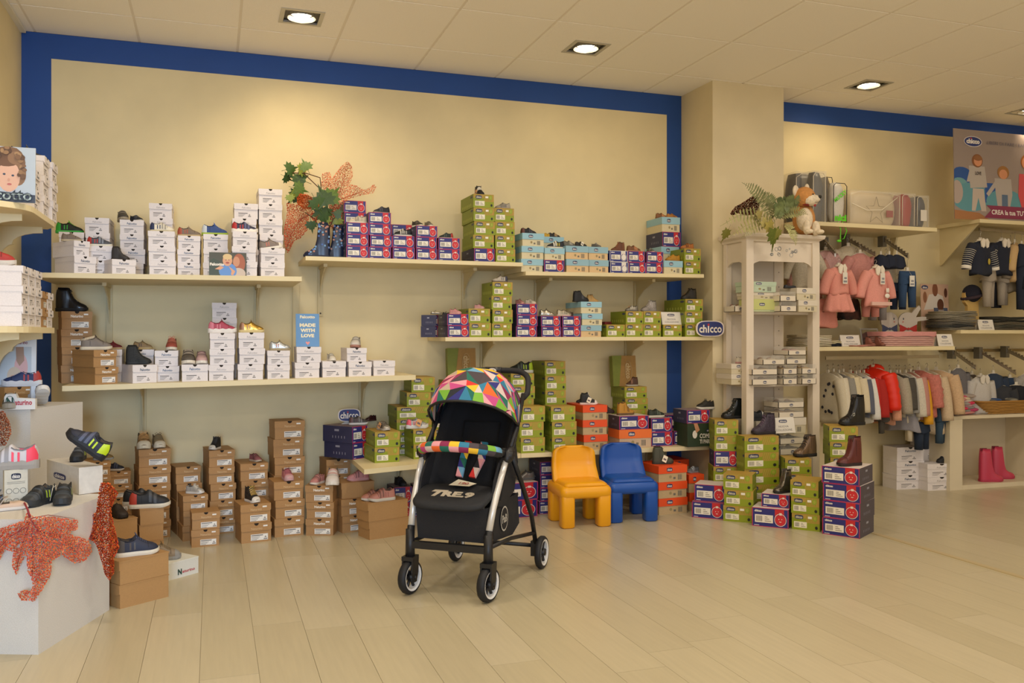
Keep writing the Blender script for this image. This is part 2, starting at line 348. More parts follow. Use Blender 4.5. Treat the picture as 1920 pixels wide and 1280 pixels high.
SUPN = dict(S1='upper left shelf', S2='lower left shelf', S3='high middle shelf', S4='high right shelf', S5='middle right shelf', S6='low right shelf', S8='cabinet shelf')
SUPN[None] = 'floor'
# ---------------------------------------------------------------- shoes (unit length, x from heel -.5 to toe +.5)
QC = [(1, 0), (1.06, .25), (1.02, .5), (.92, .7), (.74, .87), (.5, .95), (.25, .99), (0, 1)]
QO = [(1, 0), (1.04, .3), (1.0, .6), (.93, .85), (.84, 1.0), (.70, .97), (.58, .55), (0, .35)]
TS = [0, .03, .08, .16, .26, .34, .40, .45, .50, .57, .66, .76, .86, .94, .985, 1.0]
WS = [.07, .105, .13, .145, .148, .145, .143, .143, .146, .155, .167, .172, .158, .118, .07, .03]
SH = dict(  # heights per station, open stations, sole height
 low=([.20, .30, .34, .30, .27, .28, .33, .37, .36, .31, .25, .21, .18, .14, .09, .04], range(2, 6), .09),
 hi=([.34, .48, .54, .52, .51, .53, .58, .56, .47, .37, .28, .22, .185, .145, .09, .04], range(2, 7), .09),
 boot=([.50, .64, .68, .68, .68, .68, .68, .62, .50, .37, .28, .23, .19, .15, .10, .05], range(2, 7), .10),
 tall=([.74, .86, .90, .90, .90, .90, .90, .84, .56, .36, .27, .22, .19, .15, .10, .05], range(2, 7), .09),
 welly=([1.0, 1.16, 1.2, 1.2, 1.2, 1.2, 1.2, 1.12, .62, .36, .27, .22, .19, .15, .10, .05], range(2, 7), .08),
 flat=([.10, .17, .19, .16, .13, .12, .12, .12, .12, .13, .14, .145, .14, .12, .09, .04], range(2, 10), .06))
def sec(ty, t, off=0.):
    hs, op, sz = SH[ty]
    for i in range(len(TS)-1):
        if TS[i] <= t <= TS[i+1]+1e-6: break
    k = (t-TS[i])/(TS[i+1]-TS[i]); h = hs[i]*(1-k)+hs[i+1]*k; w = WS[i]*(1-k)+WS[i+1]*k
    o_ = (i in op and i+1 in op) or (i in op and k < .5) or (i+1 in op and k >= .5)
    if ty in ('tall', 'welly', 'boot') and t < .46: w *= .95
    q = QO if o_ else QC
    half = [(a*w*(1+off*5), sz*.6+b_*h+off*(.6 if b_ > .3 else 0)) for a, b_ in q]
    return [(t-.5, y, z) for y, z in half]+[(t-.5, -y, z) for y, z in reversed(half[:-1])], o_
SMC = {}
def shoemesh(ty, part, fur=0):
    key = (ty, part)
    if key in SMC: return SMC[key]
    b = B(); hs, op, sz = SH[ty]
    if part == 'upper':
        rings = []; opn = []
        for t in TS: r, o_ = sec(ty, t); rings.append(r); opn.append(o_)
        b.loft(rings, 0, True, True, False, lambda a, i: 1 if (opn[a] and opn[a+1] and 4 <= i <= 9) else 0)
    elif part in ('sole', 'chunky'):
        k = 1.5 if part == 'chunky' else 1.; rings = []
        for i in range(27):
            t = i/26; j = 0
            while TS[j+1] < t: j += 1
            kk = (t-TS[j])/(TS[j+1]-TS[j]); w = (WS[j]*(1-kk)+WS[j+1]*kk)*1.06+.006
            tt = (t-.5)*1.03; lift = .05*max(0, (t-.75)/.25)**2
            wv = (.012*math.sin(t*28) if k > 1 else 0)
            rings.append([(tt, -w*.94, lift+wv*.5 if wv > 0 else lift), (tt, w*.94, lift+(wv*.5 if wv > 0 else 0)), (tt, w, sz*.55*k), (tt, w*.97, sz*k+.01+lift*.5+wv), (tt, -w*.97, sz*k+.01+lift*.5+wv), (tt, -w, sz*.55*k)])
        b.loft(rings, 0, True, False)
    elif part == 'strap_a' or part == 'strap_b':
        c = .52 if part == 'strap_a' else .64
        if ty in ('boot', 'hi', 'tall') and part == 'strap_b': c = .58
        b.loft([sec(ty, c-.035+.0233*i, .012)[0][1:14] for i in range(4)], 0, False, True, False)
    elif part == 'laces':
        for i in range(6):
            c = .47+.045*i; b.loft([sec(ty, c-.010+.010*q, .016)[0][4:11] for q in range(3)], 0, False, True, False)
        p = Vector(sec(ty, .47, .02)[0][7]); b.tube([p+Vector(q) for q in [(0, 0, 0), (-.01, .05, .05), (.0, .10, .02), (.03, .07, -.01), (0, 0, 0), (-.01, -.05, .05), (0, -.10, .02), (.03, -.07, -.01), (0, 0, 0)]], .009, 5)
    elif part == 'heel_tab':
        b.loft([sec(ty, t, .010)[0][0:5] for t in (.0, .03, .08, .14, .19)], 0, False, True, False).loft([sec(ty, t, .010)[0][10:15] for t in (.0, .03, .08, .14, .19)], 0, False, True, False)
    elif part == 'side_stripe':
        for s_ in (0, 1):
            for c in (.30, .40):
                rr = [sec(ty, c+.02*q, .008)[0] for q in range(3)]
                b.loft([(r[1:4] if not s_ else r[11:14]) for r in rr], 0, False, True, False)
    elif part == 'toe_cap':
        b.loft([sec(ty, t, .010)[0] for t in (.84, .9, .94, .97, .99)], 0, False, True, False)
    elif part == 'seam':
        for c in (.72, .30): b.loft([sec(ty, c+.008*q, .006)[0][(2 if c > .5 else 1):(13 if c > .5 else 4)] for q in range(3)], 0, False, True, False)
        b.loft([sec(ty, .30+.008*q, .006)[0][11:14] for q in range(3)], 0, False, True, False)
        a = [Vector(sec(ty, t, .004)[0][4]) for t in TS[2:8]]; c = [Vector(sec(ty, t, .004)[0][10]) for t in TS[2:8]]
        b.tube(a, .012, 5); b.tube(c, .012, 5)
    elif part == 'buckle':
        for s_ in (-1, 1): b.tube([(.02, s_*.155, .40), (.10, s_*.16, .38), (.10, s_*.16, .30), (.02, s_*.155, .32)], .009, 5, 0, True, True)
    elif part == 'fur_cuff':
        for i in range(26):
            a = 2*math.pi*i/26; b.ell((-.27+.2*math.cos(a), .12*math.sin(a), .36+.05*math.cos(a)), (.05, .05, .05), 0, 6, 4)
    elif part == 'ankle_strap': b.tube([(-.2, .14, .15), (-.1, .13, .27), (0, 0, .31), (-.1, -.13, .27), (-.2, -.14, .15)], .014, 5)
    SMC[key] = b.mesh(part, [M('888888'), M('888888')]); return SMC[key]
def recol(o, *mats):
    for i, m in enumerate(mats):
        if i < len(o.material_slots): o.material_slots[i].link = 'OBJECT'; o.material_slots[i].material = m
def shoe(label, ty, p, yaw, L, up, sole, acc=None, lace=None, style='', lining='4a4038', tex='plain', rough=.6, metal=0., tag=0, group=None, wid=1.0, tilt=0., pitch=0.):
    nm = {'low': 'sneaker', 'hi': 'high_top_sneaker', 'boot': 'ankle_boot', 'tall': 'tall_boot', 'welly': 'rubber_boot', 'flat': 'ballet_flat'}[ty]
    t = thing(nm, label, 'boot' if ty in ('boot', 'tall', 'welly') else 'shoe', p, yaw, group, (L, L*wid*1.12, L*1.1))
    if tilt or pitch: t.rotation_euler = (tilt, pitch, yaw)
    o = obj('upper', shoemesh(ty, 'upper'), None, t); recol(o, M(up, rough, metal, tex), M(lining, .8))
    o = obj('sole', shoemesh(ty, 'chunky' if 'c' in style else 'sole'), None, t); recol(o, M(sole, .6))
    acc = acc or up
    def shade(h, k): return ''.join('%02x' % max(8, min(245, int(int(h[i:i+2], 16)*k+(k > 1)*22))) for i in (0, 2, 4))
    lum = lambda h: sum(int(h[i:i+2], 16) for i in (0, 2, 4))
    if lace and abs(lum(lace)-lum(up)) < 90: lace = shade(up, 1.45 if lum(up) < 330 else .72)
    if ty not in ('flat', 'welly'):
        o = obj('seam', shoemesh(ty, 'seam'), None, t); recol(o, M(shade(up, .62), .7))
    for ch, part, name, col in (('v', 'strap_a', 'strap', lace or acc), ('v', 'strap_b', 'strap', lace or acc), ('l', 'laces', 'laces', lace or sole), ('h', 'heel_tab', 'heel_tab', acc), ('s', 'side_stripe', 'side_stripe', acc), ('t', 'toe_cap', 'toe_cap', sole), ('b', 'buckle', 'buckle', 'C9C5BA'), ('f', 'fur_cuff', 'fur_cuff', 'C9B89C'), ('m', 'ankle_strap', 'ankle_strap', acc)):
        if ch in style:
            o = obj(name, shoemesh(ty, part), None, t); recol(o, M(col, .5, metal if part != 'laces' else 0, 'plain'))
    if tag:
        b = B(); b.box(-.11, .11, -.004, .004, -.28, 0).box(-.07, .07, -.006, -.004, -.2, -.12, 1); b.tube([(0, 0, 0), (0, .05, .06)], .006, 4, 2)
        o = obj('price_tag', b, [M('D9A26A' if tag == 1 else 'EDE3CC', .6), M('6b5b60', .6), M('d8d0c0')], t); o.location = (.08, -.2, .36); o.rotation_euler = (R(-12), R(25), -yaw*.0)
    return t
def put(st, label, ty, xpx, wpx, yaw, up, sole, back=None, **k):
    back = st['L']*.38 if back is None else back
    q = st['p']+st['nv']*back; t = ray_line(xpx, q, st['dr']); q = q+st['dr']*t; d = depth(q)
    a = R(yaw)+YAW+math.atan((xpx-PX)/F); L = wpx*d/F/(abs(math.cos(a))+.38*abs(math.sin(a)))
    L = min(L, .225)
    return shoe(label, ty, q, R(yaw), L, up, sole, **k)
# ---------------------------------------------------------------- wall shelves
cream = M('E2D2A6', .5, 0, 'paint'); creamb = M('D3C397', .6, 0, 'paint')
def shelf(key, label, x0, z0, x1, z1, yf, yb, th, brackets, yf2=None):
    SUP[key] = (x0, z0, x1, z1); yf2 = yf2 or yf
    t = thing('wall_shelf', label, 'shelf', (0, 0, 0), 0, 'wall shelves')
    b = B(); v = [(x0, yf, z0-th), (x1, yf2, z1-th), (x1, yb, z1-th), (x0, yb, z0-th), (x0, yf, z0), (x1, yf2, z1), (x1, yb, z1), (x0, yb, z0)]
    b.add(v, [(3, 2, 1, 0), (4, 5, 6, 7), (0, 1, 5, 4), (1, 2, 6, 5), (2, 3, 7, 6), (3, 0, 4, 7)]); obj('shelf_board', b, cream, t)
    for x, dn in brackets:
        z = z0+(z1-z0)*(x-x0)/(x1-x0)-th; b = B(); y = yb
        b.box(x-.018, x+.018, y-.016, y, z-dn, z)
        b.box(x-.012, x+.012, y-.30, y-.01, z-.022, z-.0005)
        b.prism([(y-.30, z-.022), (y-.016, z-.022), (y-.016, z-dn*.62), (y-.05, z-dn*.40), (y-.14, z-.075)], x-.004, x+.004, 0, lambda a, c, q: (q, a, c))
        b.disc(x, z-dn+.02, .006, .006, xz(y-.018), 1, 8); obj('bracket', b, [creamb, M('2b231a')], t)
shelf('S1', 'long cream wall shelf at upper left holding white shoeboxes', -.93, 1.602, .512, 1.610, 5.45, YW, .028, [(-.62, .40), (.28, .40)])
shelf('S2', 'long cream wall shelf at lower left with white and brown boxes', -.80, .970, 1.225, 1.002, 5.5, YW, .030, [(-.42, .52), (.98, .52)])
shelf('S3', 'cream wall shelf at top centre with navy boxes and patterned rain boots', .553, 1.752, 1.998, 1.750, 5.64, YW, .026, [(.70, .34), (1.72, .34)])
shelf('S4', 'cream wall shelf at top right with light blue lidded shoeboxes', 2.015, 1.690, 3.397, 1.702, 5.63, YW, .026, [(2.28, .33), (3.1, .33)])
shelf('S5', 'cream wall shelf at mid height between stroller handle and pillar', 1.453, 1.243, 3.49, 1.246, 5.63, YW, .026, [(1.86, .33), (3.02, .40)])
shelf('S6', 'low cream shelf board angled out behind the stroller', .862, .450, 1.99, .450, 5.287, YW-.01, .030, [(1.25, .3)], yf2=5.66)
shelf('S6b', 'low cream shelf board behind the yellow and blue chairs', 1.993, .450, 3.49, .446, 5.66, YW, .030, [(2.5, .3), (3.2, .3)])
t = thing('wall_upright', 'slim cream upright strip on the wall right of the upper left shelf', 'upright', (.538, YW, 0))
b = B(); b.box(-.022, .022, -.02, 0, .95, 1.60); obj('strip', b, creamb, t)
for k, x in enumerate((-.42, .98)):
    pass
g1w = 'white shoeboxes on the upper left shelf'
# ---- upper left shelf, back row then front row
YB1, YF1 = 5.82, 5.50
stack('S1', 'VVV', 110, 158, 434, 'under the green and black sneaker', YB1, L=.25, group=g1w)
sA = stack('S1', 'V', 139, 181, 479, 'under another box at the left shelf end', YF1-.04, yaw=32, L=.25, group=g1w)
sA2 = stack('S1', 'V', 137, 168, 450, 'below the grey ankle shoe at the left', YF1-.03, yaw=34, L=.24, group=g1w, z=sA['p'].z)
sb = stack('S1', 'WWWW', 160, 207, 407, 'behind the grey and red sneaker', YB1, L=.25, group=g1w)
sb2 = stack('S1', 'WW', 166, 214, 460, 'carrying the grey and red sneaker', YF1+.11, L=.19, group=g1w)
sc = stack('S1', 'VVVV', 225, 271, 411, 'with a dark grey pair on top', YB1, L=.25, group=g1w)
sc2 = stack('S1', 'V', 211, 257, 485, 'holding the laced navy boot', YF1-.03, yaw=22, L=.17, group=g1w)
sd = stack('S1', 'WWWWW', 281, 325, 380, 'behind the white and navy sneaker', YB1, L=.25, group=g1w)
sd2 = stack('S1', 'WWW', 279, 330, 432, 'carrying the white and navy sneaker', YF1, L=.25, group=g1w)
se = stack('S1', 'VVV', 334, 377, 441, 'under the small brown and red shoe', YF1+.12, L=.25, group=g1w)
sf = stack('S1', 'WWV', 380, 427, 438, 'under the bright blue sneaker', YF1+.12, L=.25, group=g1w)
sg = stack('S1', 'WWWWW', 437, 483, 380, 'behind the navy and red velcro sneaker', YB1, L=.25, group=g1w)
sg2 = stack('S1', 'WWW', 436, 482, 433, 'carrying the navy and red velcro sneaker', YF1, L=.25, group=g1w)
sh = stack('S1', 'WWWWWW', 486, 531, 353, 'that is tallest, beside the orange mesh', YB1, L=.25, group=g1w)
sh2 = stack('S1', 'WW', 488, 534, 464, 'carrying the grey and pink runner', YF1, L=.25, group=g1w)
GS = 'shoes on the upper left shelf'
put(dict(sA2, p=up_y(112, 436, YB1+0)), 'black and green running shoe standing above the leftmost boxes', 'low', 128, 47, 4, '16201a', 'E8E4D6', acc='2FA33A', lace='6FD12E', style='lhs', group=GS) if False else None
sx = dict(p=Vector((up_y(110, 434, YB1).x, YB1, up_y(110, 434, YB1).z)), dr=Vector((1, 0, 0)), nv=Vector((0, 1, 0)), w=.2, L=.25, d=6)
put(sx, 'black running shoe with bright green laces and sole edge, upper left', 'low', 131, 48, 2, '18211c', '3FAE4A', acc='2FA33A', lace='74D52F', style='lhs', group=GS)
put(sA2, 'taupe grey laced child shoe on the left box pair', 'low', 134, 35, 0, '77695C', 'B9A98B', acc='6b5d50', lace='6a5a4c', style='l', back=.08, group=GS)
put(sb2, 'slate grey sneaker with red heel and white sole', 'low', 187, 44, 0, '4C5058', 'E2DCCB', acc='B33028', lace='3d4048', style='vhs', group=GS)
put(sc, 'dark grey velcro shoe facing front, left of its pair', 'low', 230, 22, -78, '45413D', '9C907A', style='v', lace='38342f', group=GS)
put(sc, 'dark navy shoe with pale sole, right of its pair', 'low', 256, 27, -40, '2E3036', 'CFC6B2', style='v', lace='26282e', group=GS)
put(sc2, 'laced dark navy ankle boot with long laces, upper left shelf', 'boot', 226, 33, -10, '33302F', '2c211a', acc='6a3a30', lace='1b1a1c', style='l', back=.08, group=GS)
put(sd2, 'white and navy velcro sneaker among white boxes', 'low', 304, 43, 0, 'E4DCC8', 'C9BC98', acc='2B3558', lace='EDE4CE', style='vhs', group=GS)
put(se, 'small grey brown shoe with orange red side panel', 'low', 355, 42, 0, '7A6A5A', 'BCA478', acc='A8503A', lace='5d4b40', style='lhs', group=GS)
put(sf, 'bright blue sneaker with lime sole edge', 'low', 403, 46, 0, '27457F', '9DB43A', acc='C8D0D8', lace='1d2f5c', style='lh', group=GS)
put(sg2, 'navy velcro sneaker with red heel and chunky white sole', 'low', 459, 47, 0, '2A2D48', 'EDE6DA', acc='B32B2B', lace='20223a', style='cvhs', group=GS)
put(sh2, 'grey and pink runner with white sole leaning right', 'low', 509, 43, 0, '7F7268', 'E3DDD0', acc='C06A58', lace='8d7f74', style='lst', group=GS, pitch=R(-10))
# ---- lower left shelf
g2 = 'white shoeboxes on the lower left shelf'; gb2 = 'brown shoeboxes on the lower left shelf'; GS2 = 'shoes on the lower left shelf'
Y2 = 5.56
q1 = stack('S2', 'CCCC', 114, 173, 583, 'under the black ankle boot', 5.80, yaw=14, L=.24, group=gb2)
q2 = stack('S2', 'CC', 177, 221, 656, 'under the grey shoe with fur cuff', 5.52, yaw=34, L=.26, group=gb2)
q3 = stack('S2', 'VV', 186, 228, 655, 'under the dark red shoe', 5.80, L=.25, group=g2)
q4 = stack('S2', 'VV', 238, 289, 655, 'under the beige and brown shoe', 5.82, L=.25, group=g2)
q5 = stack('S2', 'V', 247, 294, 684, 'under the studded black boot', 5.54, yaw=20, L=.22, group=g2)
q6 = stack('S2', 'VV', 291, 336, 657, 'under the small rust red shoe', Y2+.1, L=.25, group=g2)
q7 = stack('S2', 'V', 339, 390, 683, 'under the grey and pink velcro pair', Y2, L=.25, group=g2)
q8b = stack('S2', 'WWWWW', 397, 444, 567, 'behind the pink runner', 5.84, L=.25, group=g2)
q8 = stack('S2', 'WWW', 391, 439, 624, 'under the pink runner', Y2, L=.25, group=g2)
q9 = stack('S2', 'WWW', 447, 496, 623, 'under the gold sneaker', Y2, L=.25, group=g2)
q10 = stack('S2', 'WW', 502, 545, 657, 'under the silver sneaker', Y2, L=.25, group=g2)
q11 = stack('S2', 'WW', 554, 601, 650, 'under the blue card sign', Y2, L=.25, group=g2)
q12 = stack('S2', 'W', 603, 648, 677, 'under the white shoe facing front', Y2, L=.25, group=g2)
q13b = stack('S2', 'V', 652, 696, 678, 'under another box near the shelf end', Y2, L=.25, group=g2)
q13 = stack('S2', 'V', 651, 689, 652, 'below the white velcro shoe', Y2+.01, L=.25, group=g2, z=q13b['p'].z)
q14 = stack('S2', 'W', 700, 741, 676, 'with nothing on it, rightmost on its shelf', Y2, L=.25, group=g2)
put(q1, 'shiny black laced ankle boot on the brown box tower', 'boot', 135, 56, 0, '17171a', '0f0f12', lace='0b0b0c', style='l', rough=.25, group=GS2)
put(q2, 'grey shoe with cream fur cuff and leopard laces', 'low', 181, 54, 2, '7E746A', 'D8CDB4', lace='4c4034', style='lf', back=.1, group=GS2)
put(q3, 'dark red shoe with gum sole half hidden behind brown boxes', 'low', 213, 32, 0, '6E1A1E', 'C5A87C', lace='5a1418', style='l', group=GS2, tex='fabric')
put(q4, 'beige and dark brown laced shoe on a white box', 'low', 268, 34, 0, '9C8158', 'C9AE78', acc='4A3830', lace='B79B62', style='ls', group=GS2)
put(q5, 'black ankle boot with silver studs on white box', 'boot', 260, 45, 0, '1c1f20', '121414', lace='1a1a1a', style='l', back=.09, group=GS2, tex='glitter')
put(q6, 'small rust red laced shoe facing front', 'low', 322, 21, -90, '9A4A3C', 'D9D0BE', lace='C77C66', style='l', group=GS2)
put(q7, 'dark grey velcro shoe facing front beside a pink one', 'low', 353, 23, -88, '5B544B', 'E4DBCB', lace='3d3833', style='v', group=GS2)
put(q7, 'pale pink velcro shoe facing front beside a grey one', 'low', 378, 21, -88, 'C9A5A0', 'E9E2D6', lace='D7B5AE', style='v', group=GS2)
put(q8, 'pink and red runner with chunky white sole', 'low', 417, 50, 0, 'B0455A', 'E8E2DA', acc='D27A8A', lace='C8566A', style='clhs', group=GS2)
put(q9, 'metallic gold sneaker on white boxes', 'low', 472, 45, 0, 'C09A45', 'D9C58C', acc='A9826A', lace='8a6f35', style='lhs', rough=.25, metal=.7, group=GS2)
put(q10, 'silver sneaker with gold laces and pink side', 'low', 525, 39, 0, 'BDC0BE', 'A89878', acc='B47A6A', lace='B79B5A', style='ls', rough=.3, metal=.6, group=GS2)
put(q12, 'off white velcro shoe facing front on a single box', 'low', 621, 20, -80, 'CFC8BA', 'E0D9C8', lace='B9B2A6', style='v', group=GS2)
put(q13, 'off white velcro shoe with rosy heel, rightmost on shelf', 'low', 667, 22, -105, 'C8C3BA', 'A87868', lace='E0DCD0', style='v', group=GS2)
# ---- high middle shelf, navy boxes
gp3 = 'navy and red shoeboxes on the high middle shelf'; GS3 = 'shoes on the high middle shelf'
stack('S3', 'PPPPP', 646, 688, 375, 'behind the beige shoe, beside the rain boots', 5.885, group=gp3)
r1 = stack('S3', 'PPP', 648, 690, 416, 'under the beige velcro shoe', 5.655, L=.225, group=gp3)
r2 = stack('S3', 'PPPP', 692, 734, 397, 'under the navy shoe with a paper tag', 5.655, L=.222, group=gp3)
stack('S3', 'PPP', 735, 778, 420, 'behind the black sandal with tag', 5.885, group=gp3)
r3 = stack('S3', 'PP', 736, 778, 441, 'under the black sandal with tag', 5.655, L=.225, group=gp3)
r4 = stack('S3', 'PPP', 779, 819, 422, 'under the two dark velcro shoes', 5.655, L=.222, group=gp3)
r5 = stack('S3', 'PP', 821, 862, 445, 'under the black shoe, right end of navy row', 5.67, group=gp3)
r6 = stack('S3', 'PGGGG', 888, 927, 363, 'topped by the tagged shoe, highest of all', 5.67, group='shoeboxes left in the green tower', L=.30)
r7 = stack('S3', 'GGGG', 928, 965, 389, 'under the grey sneaker beside the tall tower', 5.67, group='green shoeboxes at the end of the high middle shelf')
put(r1, 'beige velcro shoe in front of navy boxes', 'low', 671, 35, 180, 'C5B9A2', 'DDD3BE', lace='B9AC94', style='v', group=GS3, back=.07)
put(r2, 'navy shoe with cream paper tag on navy boxes', 'low', 715, 34, 190, '23242E', '8d8478', lace='2f3040', style='v', tag=2, group=GS3)
put(r3, 'black and white sandal shoe with tag in front of navy boxes', 'low', 755, 36, 180, '1d2024', 'D8D4C8', acc='C9C4B8', lace='c9c4b8', style='vs', tag=1, group=GS3, back=.07)
put(r4, 'dark grey velcro shoe facing left, pair on three navy boxes', 'low', 783, 25, -60, '3A352F', 'E0D6BE', lace='2b2723', style='v', group=GS3)
put(r4, 'taupe velcro shoe facing front, pair on three navy boxes', 'low', 804, 20, -75, '7A7060', 'E3DAC4', lace='6a6052', style='v', group=GS3)
put(r5, 'black shoe with red heel trim on the last navy stack', 'low', 836, 29, 180, '1E2A26', 'C9BFAE', acc='B33A30', lace='161a18', style='vh', group=GS3)
put(r6, 'small black shoe with orange tag on the green tower', 'hi', 899, 22, -85, '1d1c1e', '2a2420', lace='D9D2C2', style='v', tag=1, group=GS3)
put(r7, 'light grey sneaker with navy stripe facing left', 'low', 942, 32, 180, 'A9A090', '8a6a60', acc='30344a', lace='8f8778', style='vs', group=GS3)
# ---- high right shelf
g4 = 'light blue lidded shoeboxes on the high right shelf'; GS4 = 'shoes on the high right shelf'
a1 = stack('S4', 'LLL', 978, 1020, 436, 'under the leftmost black shoe', 5.66, group=g4, L=.36)
stack('S4', 'LLL', 1019, 1058, 443, 'behind the black and white shoe', 5.885, group=g4)
a2 = stack('S4', 'PL', 1021, 1059, 464, 'under the black and white shoe', 5.65, L=.225, group='shoeboxes under the black and white shoe')
a3 = stack('S4', 'MM', 1061, 1104, 460, 'under the grey and black shoe pair', 5.65, L=.225, group=g4)
a4 = stack('S4', 'MM', 1105, 1142, 462, 'under the single grey sneaker', 5.66, group=g4)
a5 = stack('S4', 'NN', 1143, 1177, 469, 'under the left brown shoe', 5.66, group='navy and white shoeboxes')
a6 = stack('S4', 'PP', 1178, 1210, 470, 'under the right brown shoe', 5.66, group='navy and red shoeboxes on the high right shelf')
a7 = stack('S4', 'PP', 1211, 1243, 471, 'under the small grey shoe', 5.66, group='navy and red shoeboxes on the high right shelf')
a8 = stack('S4', 'LLPL', 1241, 1275, 406, 'under the tan and brown shoe pair', 5.87, group=g4, L=.26)
a9 = stack('S4', 'L', 1245, 1281, 488, 'under the mustard shoe', 5.65, L=.20, group=g4)
a10 = stack('S4', 'GG', 1282, 1313, 465, 'under the tan shoe at the right end', 5.66, group='green shoeboxes on the high right shelf', L=.22)
sy = dict(p=Vector((up_y(1020, 443, 5.885).x, 5.885, up_y(1020, 443, 5.885).z)), dr=Vector((1, 0, 0)), nv=Vector((0, 1, 0)), w=.2, L=.25, d=6)
put(a1, 'black velcro shoe on the leftmost light blue boxes', 'low', 991, 33, 0, '1D1E24', 'A89F92', acc='6b3a2c', lace='26272c', style='vh', group=GS4)
put(sy, 'yellow canvas shoe behind a black one, high right shelf', 'low', 1022, 22, 180, 'C79B2A', 'D8C890', style='v', group=GS4)
put(sy, 'black and tan sandal behind the black and white shoe', 'low', 1039, 25, 0, '2a2420', '3c3a44', acc='C79F6A', lace='C79F6A', style='v', group=GS4)
put(a2, 'black, white and yellow striped shoe on a light blue box', 'low', 1041, 36, 180, '23252c', 'D9D0BE', acc='D8C23A', lace='E8E2D2', style='vs', group=GS4, back=.07)
put(a3, 'grey green velcro shoe beside a black sandal', 'low', 1067, 27, 0, '6A665A', '4a4640', lace='7d796c', style='v', group=GS4)
put(a3, 'black velcro sandal beside a grey green shoe', 'low', 1089, 25, 0, '2A241E', '1d1a16', lace='342c24', style='v', tag=2, group=GS4)
put(a4, 'grey laced sneaker facing front on light blue boxes', 'low', 1118, 21, -60, '65625E', '7a766e', lace='4c4a46', style='l', group=GS4)
put(a5, 'brown suede shoe facing left with white pull tab', 'hi', 1158, 29, 180, '6A3E26', '5a3a26', acc='7a4a30', lace='5b3520', style='lh', group=GS4)
put(a6, 'brown velcro shoe with beige sole facing right', 'low', 1188, 30, 0, '7C4F30', 'A88A62', lace='6b432a', style='v', group=GS4)
put(a7, 'small dark grey shoe with white sole facing front', 'low', 1220, 18, -80, '55564F', 'C9C2B2', lace='43443e', style='v', group=GS4)
put(a8, 'brown velcro shoe, left of the pair on the tall stack', 'low', 1240, 24, 0, '8A5A34', '7b4f2e', lace='704a2a', style='v', group=GS4)
put(a8, 'tan velcro shoe, right of the pair on the tall stack', 'low', 1260, 24, 0, 'B97A34', 'A0662a', lace='A86C2C', style='v', group=GS4)
put(a9, 'mustard yellow low shoe facing left near the pillar', 'low', 1261, 31, 180, 'B98322', 'A5722a', lace='8f651a', style='h', group=GS4)
put(a10, 'tan ankle shoe at the right end of the high shelf', 'low', 1288, 28, 180, 'B06C30', '9a5d2a', lace='5b3a20', style='v', group=GS4)
# ---- middle right shelf
g5 = 'green shoeboxes on the middle right shelf'; gp5 = 'navy and red shoeboxes on the middle right shelf'; GS5 = 'shoes on the middle right shelf'
c0 = stack('S5', 'PP', 817, 822, 590, 'under the silver ballet flats', 5.74, yaw=62, group=gp5, L=.10)
c1 = stack('S5', 'PP', 838, 879, 588, 'under the pink shoe at the left shelf end', 5.65, group=gp5, L=.30)
c2 = stack('S5', 'GG', 880, 921, 578, 'under the pink bow shoe', 5.65, group=g5)
c3 = stack('S5', 'GGGG', 923, 961, 528, 'under the white and grey sneaker', 5.65, group=g5)
c4 = stack('S5', 'PPP', 969, 1008, 569, 'under the rose and white shoes', 5.65, group=gp5)
c5 = stack('S5', 'PP', 1015, 1052, 592, 'under the shiny silver shoe', 5.65, group=gp5)
c6 = stack('S5', 'PP', 1053, 1088, 592, 'under the silver and bronze shoes', 5.65, group=gp5)
c7 = stack('S5', 'MLL', 1090, 1129, 565, 'under the black and tan ankle shoes', 5.65, group='light blue lidded shoeboxes on the middle right shelf', L=.30)
c8 = stack('S5', 'G', 1137, 1172, 608, 'in front of a dark red box', 5.65, group=g5)
stack('S5', 'O', 1134, 1152, 596, 'dark behind green boxes', 5.90, group=g5, L=.2) if False else None
c9 = stack('S5', 'GG', 1173, 1206, 583, 'under the silver shoe with orange tag', 5.65, group=g5)
c10 = stack('S5', 'GG', 1207, 1240, 583, 'under the silver high top', 5.65, group=g5)
c11 = stack('S5', 'G', 1243, 1278, 608, 'under the new collection card', 5.65, group=g5)
c12 = stack('S5', 'GGG', 1284, 1317, 560, 'under the glittery black boot near the pillar', 5.65, group=g5, L=.32)
put(c1, 'silver ballet flat, leftmost on the middle right shelf', 'flat', 818, 22, 0, 'A9A296', '5b564e', style='m', rough=.25, metal=.7, group=GS5)
put(c1, 'black ballet flat beside the pink shoe', 'flat', 838, 18, 0, '1e1c1d', '2a2624', style='m', group=GS5, back=.16)
put(c1, 'pink laced baby shoe on navy boxes', 'low', 854, 24, -30, 'CF8F8C', 'D8A79C', lace='B86F70', style='l', group=GS5, back=.08)
put(c1, 'bronze ballet flat behind the pink baby shoe', 'flat', 874, 22, 0, '6f6658', '4c443a', style='m', rough=.3, metal=.6, group=GS5, back=.18)
put(c2, 'pink shoe with a bow on green boxes', 'low', 899, 21, -40, 'D09A98', 'D9AFA6', lace='DDA8A4', style='l', group=GS5)
put(c3, 'white and grey sneaker on the green tower, facing left', 'low', 937, 32, 180, 'BDB4A4', '6f6154', acc='3d4052', lace='7a6a5c', style='lsh', group=GS5)
put(c4, 'rose leather shoe on navy boxes', 'low', 975, 20, -60, 'B98078', 'C99A8C', lace='8e5a54', style='l', rough=.3, group=GS5)
put(c4, 'white velcro shoe with rosy toe on navy boxes', 'low', 995, 23, -45, 'CFC4AE', 'D8B8A8', lace='DCD2BC', style='v', group=GS5)
put(c5, 'shiny silver laced shoe, left of the silver row', 'low', 1025, 30, -10, 'B5AC98', '9c9484', lace='C8C0AC', style='l', rough=.2, metal=.8, group=GS5)
